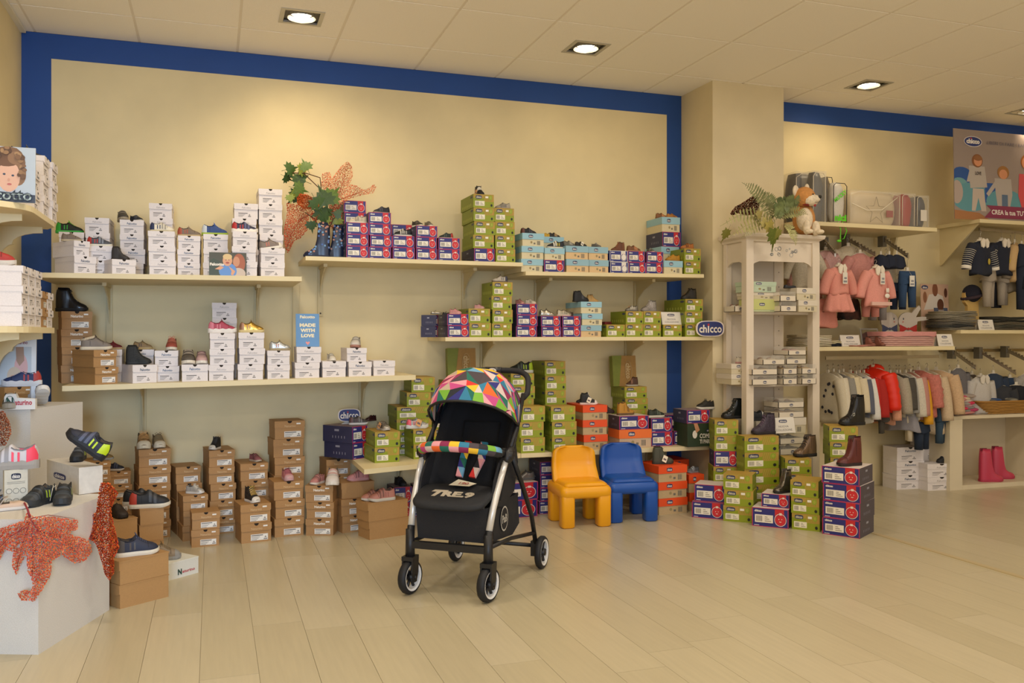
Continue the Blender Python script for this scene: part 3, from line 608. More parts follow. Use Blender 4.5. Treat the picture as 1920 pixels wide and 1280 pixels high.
put(c6, 'silver beige velcro shoe, middle of the silver row', 'low', 1057, 30, 0, 'AFA48C', 'CFB8A4', lace='9d937f', style='v', rough=.3, metal=.5, group=GS5, back=.07)
put(c6, 'bronze brown shoe, right of the silver row', 'low', 1076, 22, 0, '6D5A48', '5a4a3c', lace='564536', style='v', rough=.3, metal=.4, group=GS5, back=.17)
put(c7, 'black suede ankle boot on light blue boxes', 'hi', 1089, 33, 0, '17181c', '101114', lace='1b1c20', style='v', group=GS5, back=.07)
put(c7, 'tan ankle shoe behind the black suede boot', 'hi', 1111, 24, 0, 'C49A5C', 'B58B50', lace='D8C9A0', style='l', group=GS5, back=.17)
put(c9, 'grey silver shoe with white stripe and orange tag', 'low', 1184, 27, 180, '837D70', '6f6a60', acc='D9D4C8', lace='C9C4B6', style='vs', rough=.35, metal=.4, tag=1, group=GS5)
put(c10, 'silver glitter high top shoe facing left', 'hi', 1216, 33, 180, '9B9590', '8c8680', acc='B9B2AC', lace='CFC8C2', style='ls', rough=.35, metal=.5, tex='glitter', group=GS5)
put(c12, 'black glitter high top with orange tag by the pillar', 'hi', 1291, 33, 180, '2a2620', '1d1a18', lace='1b1918', style='l', tex='glitter', rough=.3, tag=1, group=GS5)
t = thing('shoebox', 'dark red shoebox lying behind the green boxes', 'shoebox', up_y(1146, 630, 5.88).xy.to_3d()+Vector((0, 0, 1.2455)), 0, None, (.10, .2, .11))
b = B(); b.box(-.5, .5, 0, 1, 0, .96); obj('carton', b, M('8A2A22', .6, 0, 'card'), t); b = B(); b.box(-.51, .51, -.01, 1.01, .7, 1); obj('lid', b, M('7c241e', .6, 0, 'card'), t)
# ---- low shelf
g6 = 'green shoeboxes on the low shelf'; GS6 = 'shoes on the low shelf'
d0 = stack('S6', 'PP', 661, 690, 800, 'side on at the left end under a grey shoe', Y=5.72, yaw=38, L=.26, group='navy and red shoeboxes on the low shelf')
d1 = stack('S6', 'HH', 703, 750, 810, 'under the silver tagged shoe', y0=868, yaw=4, L=.27, group=g6)
d2 = stack('S6', 'HHHH', 745, 811, 763, 'behind the silver and pink runner', Y=5.82, L=.29, group=g6)
d2b = stack('S6', 'H', 764, 809, 736, 'one step up beneath another green box', Y=5.82, L=.27, group=g6, z=d2['p'].z)
d2c = stack('S6', 'H', 773, 817, 707, 'partly behind the left shelf board end', Y=5.84, L=.26, group=g6, z=d2b['p'].z)
d3 = stack('S6', 'HH', 774, 818, 805, 'under the silver and pink runner', y0=861, yaw=4, L=.20, group=g6)
stack('S6', 'HHHH', 812, 838, 757, 'narrow, left edge of the stroller hood', Y=5.82, L=.26, group=g6)
dh = stack('S6', 'HHHHHH', 841, 893, 714, 'mostly hidden behind the stroller hood', Y=5.84, L=.26, group=g6)
d4 = stack('S6b' if False else 'S6', 'HHHHHH', 958, 1002, 700, 'under the black and lime trainer', Y=5.83, L=.26, group=g6)
d5 = stack('S6b', 'HHH', 973, 1021, 762, 'left, directly right of the stroller hood', Y=5.68, z=.45, L=.12, group=g6) if False else stack('S6b', 'HHH', 976, 1021, 762, 'just right of the stroller seat', y0=850, yaw=0, L=.13, group=g6)
d6 = stack('S6b', 'HHHHHH', 1023, 1062, 677, 'that is tallest and bare behind', Y=5.86, L=.26, group=g6)
d7 = stack('S6b', 'HHH', 1034, 1080, 762, 'front row left of the orange boxes', y0=848, yaw=0, L=.16, group=g6)
d8 = stack('S6b', 'OOO', 1093, 1139, 760, 'under the black and white high top', y0=843, yaw=0, L=.30, group='orange shoeboxes on the low shelf')
d9 = stack('S6b', 'T', 1160, 1221, 806, 'beneath a large navy box', y0=840, yaw=0, L=.19, group='orange shoeboxes on the low shelf')
d10 = stack('S6b', 'Q', 1160, 1216, 780, 'and large under the mustard boot', Y=5.71, L=.18, group='navy and red shoeboxes on the low shelf', z=d9['p'].z)
d11 = stack('S6b', 'HHHHH', 1172, 1214, 725, 'under the brown shoe by the leaning box', Y=6.0-.10, L=.23, group=g6)
d12 = stack('S6b', 'PP', 1222, 1262, 784, 'under the dark green velcro shoe', y0=836, yaw=0, L=.17, group='navy and red shoeboxes on the low shelf')
d13b = stack('S6b', 'PP', 1247, 1288, 778, 'behind the black shoe with tag', Y=5.95, L=.18, group='navy and red shoeboxes on the low shelf')
d13 = stack('S6b', 'P', 1264, 1303, 808, 'under the black shoe with tag', y0=833, yaw=0, L=.17, group='navy and red shoeboxes on the low shelf')
put(d0, 'charcoal velcro sneaker with white sole on side on boxes', 'low', 672, 36, 0, '4A4642', 'DAD6CE', acc='6a4a46', lace='3a3733', style='vhs', group=GS6, back=.08)
put(d0, 'burgundy patent shoe at the left end of the low shelf', 'low', 695, 24, -150, '3E1A1E', '4c2a2a', lace='2e1216', style='m', rough=.15, group=GS6, back=.18)
put(d1, 'shiny silver and grey shoe with brown tag facing front', 'low', 719, 30, -70, 'A9A296', 'B7B2A8', acc='8a8478', lace='8f897c', style='vt', rough=.2, metal=.7, tag=1, group=GS6)
put(d3, 'silver runner with pink trim and tag', 'low', 782, 44, 0, 'A9A6A2', 'D8DADA', acc='E2606C', lace='C8B8B0', style='vshc', rough=.4, metal=.3, tag=1, group=GS6)
put(d4, 'black trainer with lime accents above the stroller handle', 'low', 976, 50, 180, '1f2622', 'D6D6C8', acc='A8C42A', lace='141816', style='vsh', group=GS6)
put(d8, 'black and white canvas high top with white laces', 'hi', 1104, 33, -25, '222222', 'E6D9D0', lace='F0EAE2', style='lt', tag=2, group=GS6, back=.08)
put(d8, 'black shoe behind the canvas high top', 'low', 1090, 22, 180, '17171a', '1a1a1c', style='v', group=GS6, back=.24)
put(d10, 'mustard velcro ankle boot on the large navy box', 'hi', 1173, 37, 8, 'B98532', '6a5030', lace='A87628', style='v', group=GS6, back=.09)
put(d10, 'dark brown laced shoe behind the mustard boot', 'low', 1139, 30, 0, '3a2420', '3a2a24', lace='2b1a18', style='l', group=GS6, back=.25)
put(d11, 'brown ankle shoe with white sole and tag', 'hi', 1184, 27, 180, '5E4030', 'C9C0AE', lace='4a3226', style='v', tag=1, group=GS6)
put(d12, 'dark green velcro sneaker with cream sole', 'low', 1230, 36, 0, '2E352A', 'D9D2BC', lace='242a22', style='v', group=GS6, back=.08)
put(d13b, 'grey suede shoe with white sole against the blue border', 'low', 1277, 22, 0, '6d6a66', 'CFCCC4', lace='85827c', style='v', group=GS6)
put(d13, 'black shoe with yellow tag on a navy box', 'low', 1274, 24, 0, '23211f', 'CFC4AC', lace='1a1918', style='l', tag=1, group=GS6)
# photo covered box and the navy box on it
p = up_y(1289, 835, 5.62); p.z = .447; dq = depth(p); hz = ZC+(PY-794)/F*dq-.447
t = thing('display_box', 'dark green photo printed display box with white lettering', 'box', p+Vector((.13, 0, 0)), 0, None)
b = B(); b.box(-.13, .13, 0, .2, 0, hz); obj('carton', b, M('2A3A24', .6, 0, 'card'), t)
b = B(); b.text('COME', -.03, .06, .09, .035, xz(-.002), 0, .03); b.text('TI PARLA', -.03, .022, .11, .03, xz(-.002), 0, .03); b.disc(-.07, .09, .02, .03, xz(-.002), 0, 10); b.poly([(-.06, .1), (-.03, .12), (-.05, .17), (-.08, .17)], xz(-.003), 1); logo(b, .05, .115, .05, .022, (xz(-.002), xz(-.003)), 2, 0)
obj('print', b, [M('E4DDD0'), M('C08A66'), M('2C3560')], t)
d14 = stack('S6b', 'P', 1289, 1332, 769, 'on the green photo display box', Y=5.62, L=.2, z=.447+hz, group='navy and red shoeboxes on the low shelf')
put(d14, 'black laced sneaker with white sole on the display box', 'low', 1322, 38, 180, '26241f', 'D6CFC0', lace='181714', style='l', group=GS6, back=.07)
# leaning lids
for px0, px1, py0, py1, lb, zb in ((840, 893, 652, 712, 'green and kraft box lid standing upright left behind the hood', dh['p'].z), (1150, 1194, 664, 722, 'green and kraft box lid standing upright on the green stack', d11['p'].z)):
    p = up_y(px0, py1, 5.98); q = up_y(px1, py0, 5.98); w = q.x-p.x; h = q.z-(p.z)
    t = thing('box_lid', lb, 'lid', (p.x+w/2, 5.98, zb), 0, 'upright green box lids'); t.rotation_euler = (R(-6), 0, 0)
    b = B(); b.box(-w/2, w/2, 0, .05, 0, h, 0, [1, 0, 0, 0, 0, 0]); b.poly([(-w/2, 0), (-w*.25, 0), (-w*.1, h), (-w/2, h)], xz(-.002), 0)
    obj('lid_shell', b, [M('76801f', .5, 0, 'card'), M('A07A3C', .6, 0, 'card')], t)
    b = B(); f2 = lambda a, c: (w*.16+c*w, -.004, h*(.5-a)); b.text('chicco', -.25, -.1, .5, .2, f2, 0, .02)
    b.tube([(w*.16+.14*w*math.cos(a), -.004, h*.5+h*.33*math.sin(a)) for a in [i*math.pi/8 for i in range(16)]], .0015, 4, 0, True, True); obj('brand_mark', b, M('C9B284'), t)
# ---------------------------------------------------------------- floor stacks under the shelves
GB = 'brown shoeboxes on the floor at left'; GSF = 'shoes on the floor stacks at left'
e1 = stack(None, 'BBBBB', 259, 320, 843, 'under the leopard shoe pair', y0=1013, yaw=12, L=.20, group=GB)
e2 = stack(None, 'BBBB', 330, 378, 876, 'behind the silver laced sneaker', y0=1004, yaw=14, L=.2, group=GB)
e2b = stack(None, 'BBB', 343, 391, 930, 'under the silver laced sneaker', y0=1015, yaw=10, L=.19, group=GB)
e3 = stack(None, 'BB', 358, 412, 962, 'front low pair, under no shoe', y0=1027, y1=1022, L=.15, group=GB)
e4 = stack(None, 'BBBBB', 393, 442, 845, 'under the black sneaker with loose lace', y0=1003, yaw=10, L=.25, group=GB)
e5 = stack(None, 'BBBB', 451, 504, 870, 'under the dusty pink velcro shoe', y0=1000, yaw=8, L=.25, group=GB)
e6 = stack(None, 'BB', 450, 508, 947, 'under the black and gold sneaker', y0=1020, yaw=10, L=.2, group=GB)
e7 = stack(None, 'BBBBBB', 514, 571, 790, 'that is tallest and bare on top', y0=994, yaw=8, L=.2, group=GB)
e8 = stack(None, 'BBB', 515, 571, 904, 'under the pink laced runner', y0=1008, yaw=8, L=.2, group=GB)
e9 = stack(None, 'CCC', 573, 626, 910, 'under the pink and white velcro pair', y0=1004, y1=1004, L=.16, group=GB)
e10 = stack(None, 'BBBB', 612, 658, 862, 'under the white laced sneaker', y0=985, yaw=8, L=.19, group=GB)
e11 = stack(None, 'CC', 640, 690, 937, 'beneath the long turned box', y0=1000, yaw=12, L=.2, group=GB)
e11b = stack(None, 'B', 660, 716, 905, 'set askew under the single pink shoe', y0=990, yaw=22, L=.2, group=GB, z=e11['p'].z) if False else None
pz = e11['p'] + e11['nv']*.02; ww = .17
boxat('K', 'plain kraft shoebox, turned long side out under the single pink shoe', GB, pz+e11['dr']*.12, R(10), .22, .17, .10); e11c = dict(p=pz+Vector((0.01, 0, .10)), dr=Vector((math.cos(R(10)), math.sin(R(10)), 0)), nv=Vector((-math.sin(R(10)), math.cos(R(10)), 0)), w=.22, L=.17)
e12 = stack(None, 'KK', 692, 768, 944, 'turned long side out under the rose shoe pair', y0=1013, yaw=18, L=.16, group=GB)
put(e1, 'leopard laced shoe with white toe, left of the pair', 'low', 269, 25, -84, '8A6A42', 'D9CFB8', lace='A8895c', style='lt', tex='spots', group=GSF)
put(e1, 'beige laced shoe with white toe, right of the pair', 'low', 297, 27, -78, 'A08C68', 'D9CFB8', lace='B7A47c', style='lt', group=GSF)
put(e2b, 'silver white laced sneaker with loose laces facing right', 'low', 366, 37, -30, 'BDB8AE', 'D9D4C9', lace='E3DFD4', style='lh', rough=.35, metal=.3, group=GSF, back=.07)
put(e4, 'black laced sneaker with white toe rim and hanging lace', 'hi', 403, 26, -115, '191a1c', 'D9D2C4', lace='121214', style='lt', group=GSF, back=.07)
put(e5, 'dusty pink velcro shoe with pale sole', 'low', 479, 27, -60, '9E6262', 'C9B9A0', lace='A86E70', style='v', group=GSF)
put(e6, 'black and gold laced sneaker with white sole', 'hi', 473, 34, -65, '2c2620', 'E0D9CC', lace='C8A552', style='lt', tex='spots', group=GSF, back=.08)
put(e8, 'pink and red laced runner facing front', 'low', 539, 26, -82, 'C97F84', 'C8A0A0', acc='8E2438', lace='7c2c3c', style='lt', group=GSF, back=.06)
put(e9, 'dusty rose velcro sneaker, left of the pair', 'low', 595, 33, -128, 'BA7E78', 'D9CDBE', lace='C48F88', style='vh', group=GSF, back=.07)
put(e9, 'white velcro sneaker, right of the pair', 'low', 624, 26, -100, 'DAD0C8', 'E6DFD4', lace='C9A39a', style='vh', group=GSF, back=.07)
put(e10, 'white laced sneaker on brown boxes by the low shelf', 'low', 635, 28, -75, 'CFC8BC', 'DAD4C8', lace='E6E2DA', style='l', group=GSF, back=.08)
put(e11c, 'single pink velcro sneaker facing left', 'low', 671, 44, 190, 'C48686', 'C79291', acc='B9747a', lace='D9A8A4', style='vh', group=GSF, back=.08)
put(e12, 'rose velcro sneaker at the back of the pair', 'low', 697, 44, 200, 'B67A68', 'C8C0B2', lace='A86c5c', style='v', group=GSF, back=.11)
put(e12, 'rose glitter velcro sneaker at the front of the pair', 'low', 716, 54, 195, 'BF8070', 'CFC8B8', acc='A9685c', lace='C98e7c', style='vs', group=GSF, back=.05)
# far left floor
e13 = stack(None, 'KK', 224, 318, 1053, 'front left under the big navy sneaker', y0=1142, y1=1118, L=.17, group='large kraft shoeboxes at far left', jit=.4)
e14 = stack(None, 'KKK', 262, 308, 955, 'under the black sneaker pair', y0=1046, yaw=14, L=.26, group='large kraft shoeboxes at far left', jit=.4)
e15 = stack(None, 'KK', 196, 259, 978, 'beside the pedestal under one dark shoe', y0=1058, yaw=26, L=.24, group='large kraft shoeboxes at far left', jit=.4)
e16 = stack(None, 'BBBBB', 200, 247, 885, 'against the left wall under a navy shoe', y0=1014, yaw=10, L=.16, group=GB)
e17 = stack(None, 'BBBBBB', 156, 207, 868, 'behind the pedestal under an olive shoe', y0=1030, yaw=16, L=.24, group=GB)
put(e13, 'navy and grey laced sneaker with thick white sole, floor left', 'low', 257, 80, 14, '23283C', 'DDD4C0', acc='4a423c', lace='1b2030', style='lsh', group=GSF, back=.07)
put(e14, 'black sneaker with red heel and white sole, front one', 'low', 281, 72, 0, '1f2023', 'DAD0BC', acc='B5402F', lace='17181b', style='vh', group=GSF, back=.05)
put(e14, 'black sneaker with white sole, behind its red heeled mate', 'low', 266, 66, 0, '1b1c1f', 'D5CCBA', lace='141518', style='v', group=GSF, back=.17)
put(e15, 'dark brown rounded shoe beside the orange mesh', 'low', 222, 40, -60, '2b201a', '1f1814', lace='2a211c', style='', group=GSF, back=.08)
put(e16, 'navy sneaker with white sole against the left wall', 'low', 216, 34, -10, '262c3c', 'D9D0C0', lace='20242f', style='v', group=GSF)
put(e17, 'olive suede shoe with grey sole behind the pedestal', 'low', 194, 36, 0, '6F5A2C', '8c8f90', acc='5a4a28', lace='7d6634', style='lh', group=GSF)
# white printed box on the floor with a taupe shoe beside
e18 = stack(None, 'I', 325, 372, 1034, 'white with a red name, on the floor', y0=1086, y1=1073, L=.26, group='white shoebox on the floor') if False else None
p = up_z(325, 1086); q = up_z(372, 1073); yw = math.atan2(q.y-p.y, q.x-p.x); w = (q-p).length; hh = ZC+(PY-1042)/F*depth(q)
p = q-(q-p).normalized()*.30; w = .30; mid = p+(q-p)*.5
t = thing('shoebox', 'white shoebox with red lettering on the floor, left', 'shoebox', mid, yw, None, (w, .19, hh))
b = B(); b.box(-.5, .5, 0, 1, 0, .97); obj('carton', b, M('D5D3C8', .6, 0, 'card'), t)
b = B(); b.box(-.503, .503, -.006, 1, .93, 1.0); obj('lid', b, M('DAD8CC', .6, 0, 'card'), t)
b = B(); b.text('aturino', .16, .24, .26, .17, fr(-.01), 0, .02); b.text('N', .07, .18, .08, .34, fr(-.01), 1, .05); obj('printed_name', b, [M('B83A42'), M('234034')], t)
ew = dict(p=Vector((p.x, p.y, hh)), dr=(q-p).normalized(), nv=Vector((-(q-p).normalized().y, (q-p).normalized().x, 0)), w=w, L=.19)
put(ew, 'taupe laced sneaker with leopard laces on white box', 'low', 304, 66, 4, '8A7A66', '8E8C88', lace='6b5836', style='lt', group=GSF, back=.10)
# ---- under the low shelf
gn = 'navy and red shoeboxes under the low shelf'
f1 = stack(None, 'PP', 738, 772, 914, 'under the black shoe left of the stroller', y0=975, yaw=6, L=.18, group=gn)
stack(None, 'PP', 776, 812, 910, 'behind the front left stroller wheel post', y0=968, yaw=0, L=.12, group=gn)
f2 = stack(None, 'QQ', 930, 1009, 908, 'large, directly right of the stroller basket', y0=974, yaw=4, L=.28, group=gn)
f3 = stack(None, 'QPPP', 1012, 1050, 866, 'hidden partly by the yellow chair', y0=964, yaw=0, L=.22, group=gn)
put(f1, 'black velcro shoe in the shade under the low shelf', 'low', 751, 28, -70, '15171a', '1b1c1e', lace='202326', style='v', group=gn.replace('shoeboxes', 'shoes') if False else None, back=.08)
shoe('silver shoe standing beside navy boxes under the shelf', 'low', f2['p']+f2['dr']*(f2['w']*.86)+f2['nv']*.12, R(180), .13, '8f8c86', '6a6864', style='l', rough=.3, metal=.6)
f4 = stack(None, 'OOO', 1235, 1289, 874, 'under the grey green ankle boot', y0=966, yaw=4, L=.28, group='orange shoeboxes on the floor')
f5 = stack(None, 'OO', 1293, 1322, 890, 'at the right under a grey shoe', y0=958, yaw=0, L=.26, group='orange shoeboxes on the floor')
stack(None, 'OOO', 1262, 1292, 862, 'behind the front orange stack', Y=5.86, L=.24, group='orange shoeboxes on the floor')
put(f4, 'grey green laced ankle boot with pink tag on orange boxes', 'boot', 1243, 42, -12, '46483a', '33342c', lace='5b5c4c', style='l', tag=2, back=.10)
put(f5, 'grey shoe on the right orange floor stack', 'low', 1299, 26, 190, '5e6268', '85888a', lace='4c5056', style='v', back=.09)
# ---- right floor pile
gq = 'boxes in the diagonal pile on the floor'; gg = 'green boxes in the diagonal pile on the floor'
h6 = stack(None, 'HHGPHH', 1339, 1384, 787, 'under the black patent ankle boot', Y=5.42, yaw=-20, L=.19, group=gg, z=0)
h7 = stack(None, 'HHHHH', 1395, 1460, 818, 'under the purple glitter boot', Y=5.22, yaw=-8, L=.125, group=gg, z=0)
h8 = stack(None, 'HHGG', 1471, 1521, 859, 'under the bronze laced boot', Y=5.09, yaw=-24, L=.17, group=gg, z=0)
h9 = stack(None, 'HHHHHH', 1556, 1610, 799, 'under the black buckle boot', Y=5.02, yaw=-26, L=.20, group=gg, z=0)
h1 = stack(None, 'P', 1297, 1358, 939, 'beneath another navy box, left of the pile', y0=969, yaw=-42, L=.19, group=gq)
h1b = stack(None, 'Q', 1302, 1361, 908, 'with a white printed top, left of the pile', y0=961, yaw=-42, L=.19, group=gq, z=h1['p'].z) if False else stack(None, 'Q', 1303, 1363, 907, 'with a white printed top, left of the pile', Y=h1['p'].y, yaw=-42, L=.19, group=gq, z=h1['p'].z)
h2 = stack(None, 'GGG', 1357, 1412, 887, 'bare on top, between navy boxes', y0=976, yaw=-44, L=.16, group=gg)
h3 = stack(None, 'Q', 1411, 1480, 950, 'beneath another navy box, centre of the pile', y0=985, yaw=-46, L=.21, group=gq)
h3b = stack(None, 'Q', 1427, 1480, 924, 'under the silver tall boot', Y=h3['p'].y-.0, yaw=-46, L=.19, group=gq, z=h3['p'].z)
h4 = stack(None, 'GGG', 1483, 1536, 899, 'bare on top, near the right end', y0=991, yaw=-50, L=.21, group=gg)
h5 = stack(None, 'QQQQ', 1541, 1612, 872, 'at the right end under the burgundy boot', y0=1000, yaw=-58, L=.27, group=gq)
GP = 'boots on the diagonal pile'
put(h6, 'black patent laced ankle boot with cream tag', 'boot', 1374, 48, 176, '14191a', '0e1011', lace='1d2121', style='l', rough=.12, tag=1, group=GP, back=.12)
put(h7, 'purple glitter laced ankle boot', 'boot', 1431, 50, 178, '3a2f40', '241f28', lace='4b3f50', style='l', tex='glitter', rough=.4, group=GP, back=.11)
put(h8, 'bronze brown laced ankle boot with dark laces', 'boot', 1509, 49, 184, '6E5844', '1e1a18', lace='2c2522', style='l', rough=.25, metal=.4, group=GP, back=.11)
put(h9, 'black boot with square silver buckle', 'tall', 1597, 54, 180, '17171a', '0e0e10', style='b', rough=.25, group=GP, back=.11)
put(h5, 'burgundy leather boot on navy boxes', 'tall', 1592, 52, 182, '5a2422', '241414', style='', rough=.35, group=GP, back=.10)
put(h3b, 'silver metallic tall boot on a navy box', 'tall', 1467, 40, 190, '716a60', '1f1c1a', style='', rough=.18, metal=.8, group=GP, back=.08)
# ---- white stacks at the clothes area
gw = 'white shoeboxes in front of the clothes'
w1 = stack(None, 'VVV', 1681, 1732, 839, 'left of the two, on the floor below clothes', y0=918, yaw=-4, L=.18, group=gw)
w2b = stack(None, 'WWW', 1738, 1788, 815, 'behind the little black boots', Y=5.88, yaw=0, L=.13, group=gw, z=0) if False else None
w2 = stack(None, 'WW', 1738, 1793, 870, 'under the little black boots', y0=920, yaw=-6, L=.15, group=gw)
w3 = stack(None, 'WWWW', 1729, 1787, 815, 'behind the little black boots', Y=w2['p'].y+.165, yaw=0, L=.14, group=gw, z=0)
put(w2, 'little black snow boot, left of its pair', 'tall', 1768, 27, 180, '16181e', '101114', lace='222630', style='v', tex='fabric', group=GP, back=.05)
put(w2, 'little black snow boot, right of its pair', 'tall', 1780, 27, 180, '1b1e26', '101114', lace='262a34', style='v', tex='fabric', group=GP, back=.11)
# ---------------------------------------------------------------- cards and signs
def card(label, px0, px1, py0, py1, Y, z0=None, tilt=8, kind='', name='sign_card', col='E6E0D6', thick=.004, yaw=0, X0=None, cat='sign'):
    p = up_y(px0, py1, Y); q = up_y(px1, py0, Y); w = q.x-p.x; h = q.z-p.z
    t = thing(name, label, cat, (p.x+w/2, Y, p.z if z0 is None else z0), R(yaw)); t.rotation_euler = (R(-tilt), 0, R(yaw))
    b = B(); b.box(-w/2, w/2, 0, thick, 0, h); obj('panel', b, M(col, .45), t)
    return t, w, h
def new_coll(label, *a, **k):
    t, w, h = card(label, *a, tilt=14, **k); b = B()
    b.poly([(-w/2, 0), (w/2, 0), (w/2, .001), (-w/2, .001)], lambda x, y: (x, .09, y), 0)
    obj('back_leaf', B().add([(-w/2, .004, h), (w/2, .004, h), (w/2, .004+h*.5, h*.02), (-w/2, .004+h*.5, h*.02)], [(0, 1, 2, 3)]), M('DAD2C6'), t)
    b = B(); logo(b, 0, h*.76, w*.36, h*.2, (xz(-.0006), xz(-.0012)), 0, 1); b.text('NUOVA', -w*.22, h*.36, w*.44, h*.13, xz(-.0006), 2); b.text('COLLEZIONE', -w*.36, h*.14, w*.72, h*.13, xz(-.0006), 2)
    obj('print', b, [M('2C3560'), M('E9E4DC'), M('5b5a60')], t); return t
new_coll('white new collection card on green boxes near the pillar', 1242, 1278, 584, 608, 5.70, z0=c11['p'].z)
q = h7['p']+h7['nv']*.12+h7['dr']*.20; new_coll('white new collection card behind the purple glitter boot', 1450, 1492, 786, 817, q.y, z0=h7['p'].z)
# blue card MADE WITH LOVE
t, w, h = card('light blue card reading MADE WITH LOVE', 555, 599, 589, 651, 5.62, z0=q11['p'].z, tilt=6, col='5F8FC0')
b = B(); b.text('Falcotto', -w*.32, h*.86, w*.64, h*.09, xz(-.0006), 0, .04)
for i, s in enumerate(('MADE', 'WITH', 'LOVE')): b.text(s, -w*(.34-.03*i), h*(.60-.16*i), w*(.68-.06*i), h*.11, xz(-.0006), 0, .06)
b.poly([(0, h*.05), (w*.09, h*.12), (w*.06, h*.16), (0, h*.135), (-w*.06, h*.16), (-w*.09, h*.12)], xz(-.0006), 1); obj('print', b, [M('E9DEBE'), M('E08E88')], t)
# standing photo of mother and baby
def pic(label, px0, px1, py0, py1, Y, z0, bg, polys, tilt=4, name='photo_card', texts=(), yaw=0, thick=.004):
    "polys: list of (kind, cx, cy, rx, ry, colour) in 0..1 of the picture, y up"
    t, w, h = card(label, px0, px1, py0, py1, Y, z0, tilt, col=bg, name=name, yaw=yaw, thick=thick, cat='picture')
    b = B(); ms = []; mi = {}
    def ix(c):
        if c not in mi: mi[c] = len(ms); ms.append(M(c, .4))
        return mi[c]
    for n, q in enumerate(polys):
        y = -.0004-.00012*n; f = lambda a, c, y=y: ((min(1, max(0, a))-.5)*w, y, min(1, max(0, c))*h)
        if q[0] == 'e': b.disc(q[1], q[2], q[3], q[4], f, ix(q[5]), 18)
        else: b.poly(q[1], f, ix(q[2]))
    for s, x, y, tw, th, c, bold in texts: b.text(s, x, y, tw, th, lambda a, c_: ((a-.5)*w, -.0012-.00012*len(polys), c_*h), ix(c), bold)
    obj('print', b, ms, t); return t
sk, sk2 = 'D9A07A', 'C98D68'
pic('small photo card of a laughing baby held by a red haired woman', 392, 462, 474, 516, 5.47, 1.607, '4B4A3A', [
 ('p', [(0, 0), (.3, 0), (.3, .6), (.12, .75), (0, .6)], '3a4632'), ('e', .80, .55, .17, .42, 'A65A34'), ('e', .78, .1, .2, .25, 'C9B8A8'), ('e', .50, .2, .24, .36, '5F8FD0'), ('p', [(.15, .28), (.3, .42), (.4, .36), (.3, .25)], sk),
 ('e', .49, .66, .13, .24, sk), ('e', .49, .82, .125, .13, 'D9BC84'), ('e', .73, .62, .09, .22, sk2), ('p', [(.52, .42), (.7, .2), (.64, .02), (.58, .05), (.6, .2)], sk), ('e', .45, .68, .012, .02, '3a2a20'), ('e', .53, .68, .012, .02, '3a2a20'), ('e', .49, .56, .05, .04, 'A84C40')],
 texts=[('Falcotto', .02, .42, .38, .13, 'E8E2D4', .06)], name='photo_card')
# brand plates
def plate(label, p, w, h, yaw=0, tilt=0, ring=False):
    t = thing('brand_plate', label, 'sign', p, R(yaw)); t.rotation_euler = (R(-tilt), 0, R(yaw)); b = B()
    def shp(k): return [(k*w*.5*math.copysign(abs(math.cos(a))**.55, math.cos(a)), h*.5+k*h*.5*math.copysign(abs(math.sin(a))**.75, math.sin(a))) for a in [2*math.pi*i/32 for i in range(32)]]
    f = lambda x, y, z: (x, z, y)
    b.prism(shp(1), 0, .006, 0, f); obj('plate_edge', b, M('E2D6CE', .4), t); b = B(); b.prism(shp(.9), -.0015, 0, 0, f); obj('plate_face', b, M('2A3470', .4), t)
    b = B(); b.text('ch', -w*.40, h*.24, w*.27, h*.5, xz(-.003), 0, .025); b.text('i', -w*.10, h*.24, w*.055, h*.45, xz(-.003), 0, .05); b.text('cco', -w*.02, h*.24, w*.42, h*.36, xz(-.003), 0, .02); b.disc(-w*.072, h*.74, w*.035, h*.08, xz(-.0035), 1, 10); obj('lettering', b, [M('EDE4D6'), M('B83038')], t)
    return t
px_ = up_y(1337, 630, 5.60); plate('blue oval brand plate leaning at the right end of the middle shelf', (px_.x-.02, 5.605, 1.2475), .235, .115, 0, 0)
# plate with round pale frame at the low shelf
p = up_y(655, 855, 5.90); t = plate('blue brand plate above a pale round frame at the low shelf', (p.x+.0, 5.90, .60), .15, .085); t.location.z = up_y(655, 790, 5.90).z
ri = thing('round_frame', 'pale round display ring with a pentagon opening, behind navy boxes', 'display', (up_y(662, 840, 5.93).x, 5.93, .452)); rr = (up_y(662, 786, 5.93).z-.452)/2
b = B(); out = [(rr*math.cos(a), rr+rr*math.sin(a)) for a in [2*math.pi*i/20 for i in range(20)]]; inn = [(rr*.55*math.cos(a+.3), rr+rr*.55*math.sin(a+.3)) for a in [2*math.pi*(i//4)/5+ (i % 4)*2*math.pi/20*0 + (i % 4)*1e-3 for i in range(20)]]
v = [(x, 0, z) for x, z in out]+[(x, 0, z) for x, z in inn]+[(x, .02, z) for x, z in out]+[(x, .02, z) for x, z in inn]; n = 20
fs = [(i, (i+1) % n, n+(i+1) % n, n+i) for i in range(n)]+[(2*n+i, 3*n+i, 3*n+(i+1) % n, 2*n+(i+1) % n) for i in range(n)]+[(i, 2*n+i, 2*n+(i+1) % n, (i+1) % n) for i in range(n)]+[(n+i, n+(i+1) % n, 3*n+(i+1) % n, 3*n+i) for i in range(n)]
b.add(v, fs); obj('ring', b, M('CFC9BE', .5), ri)
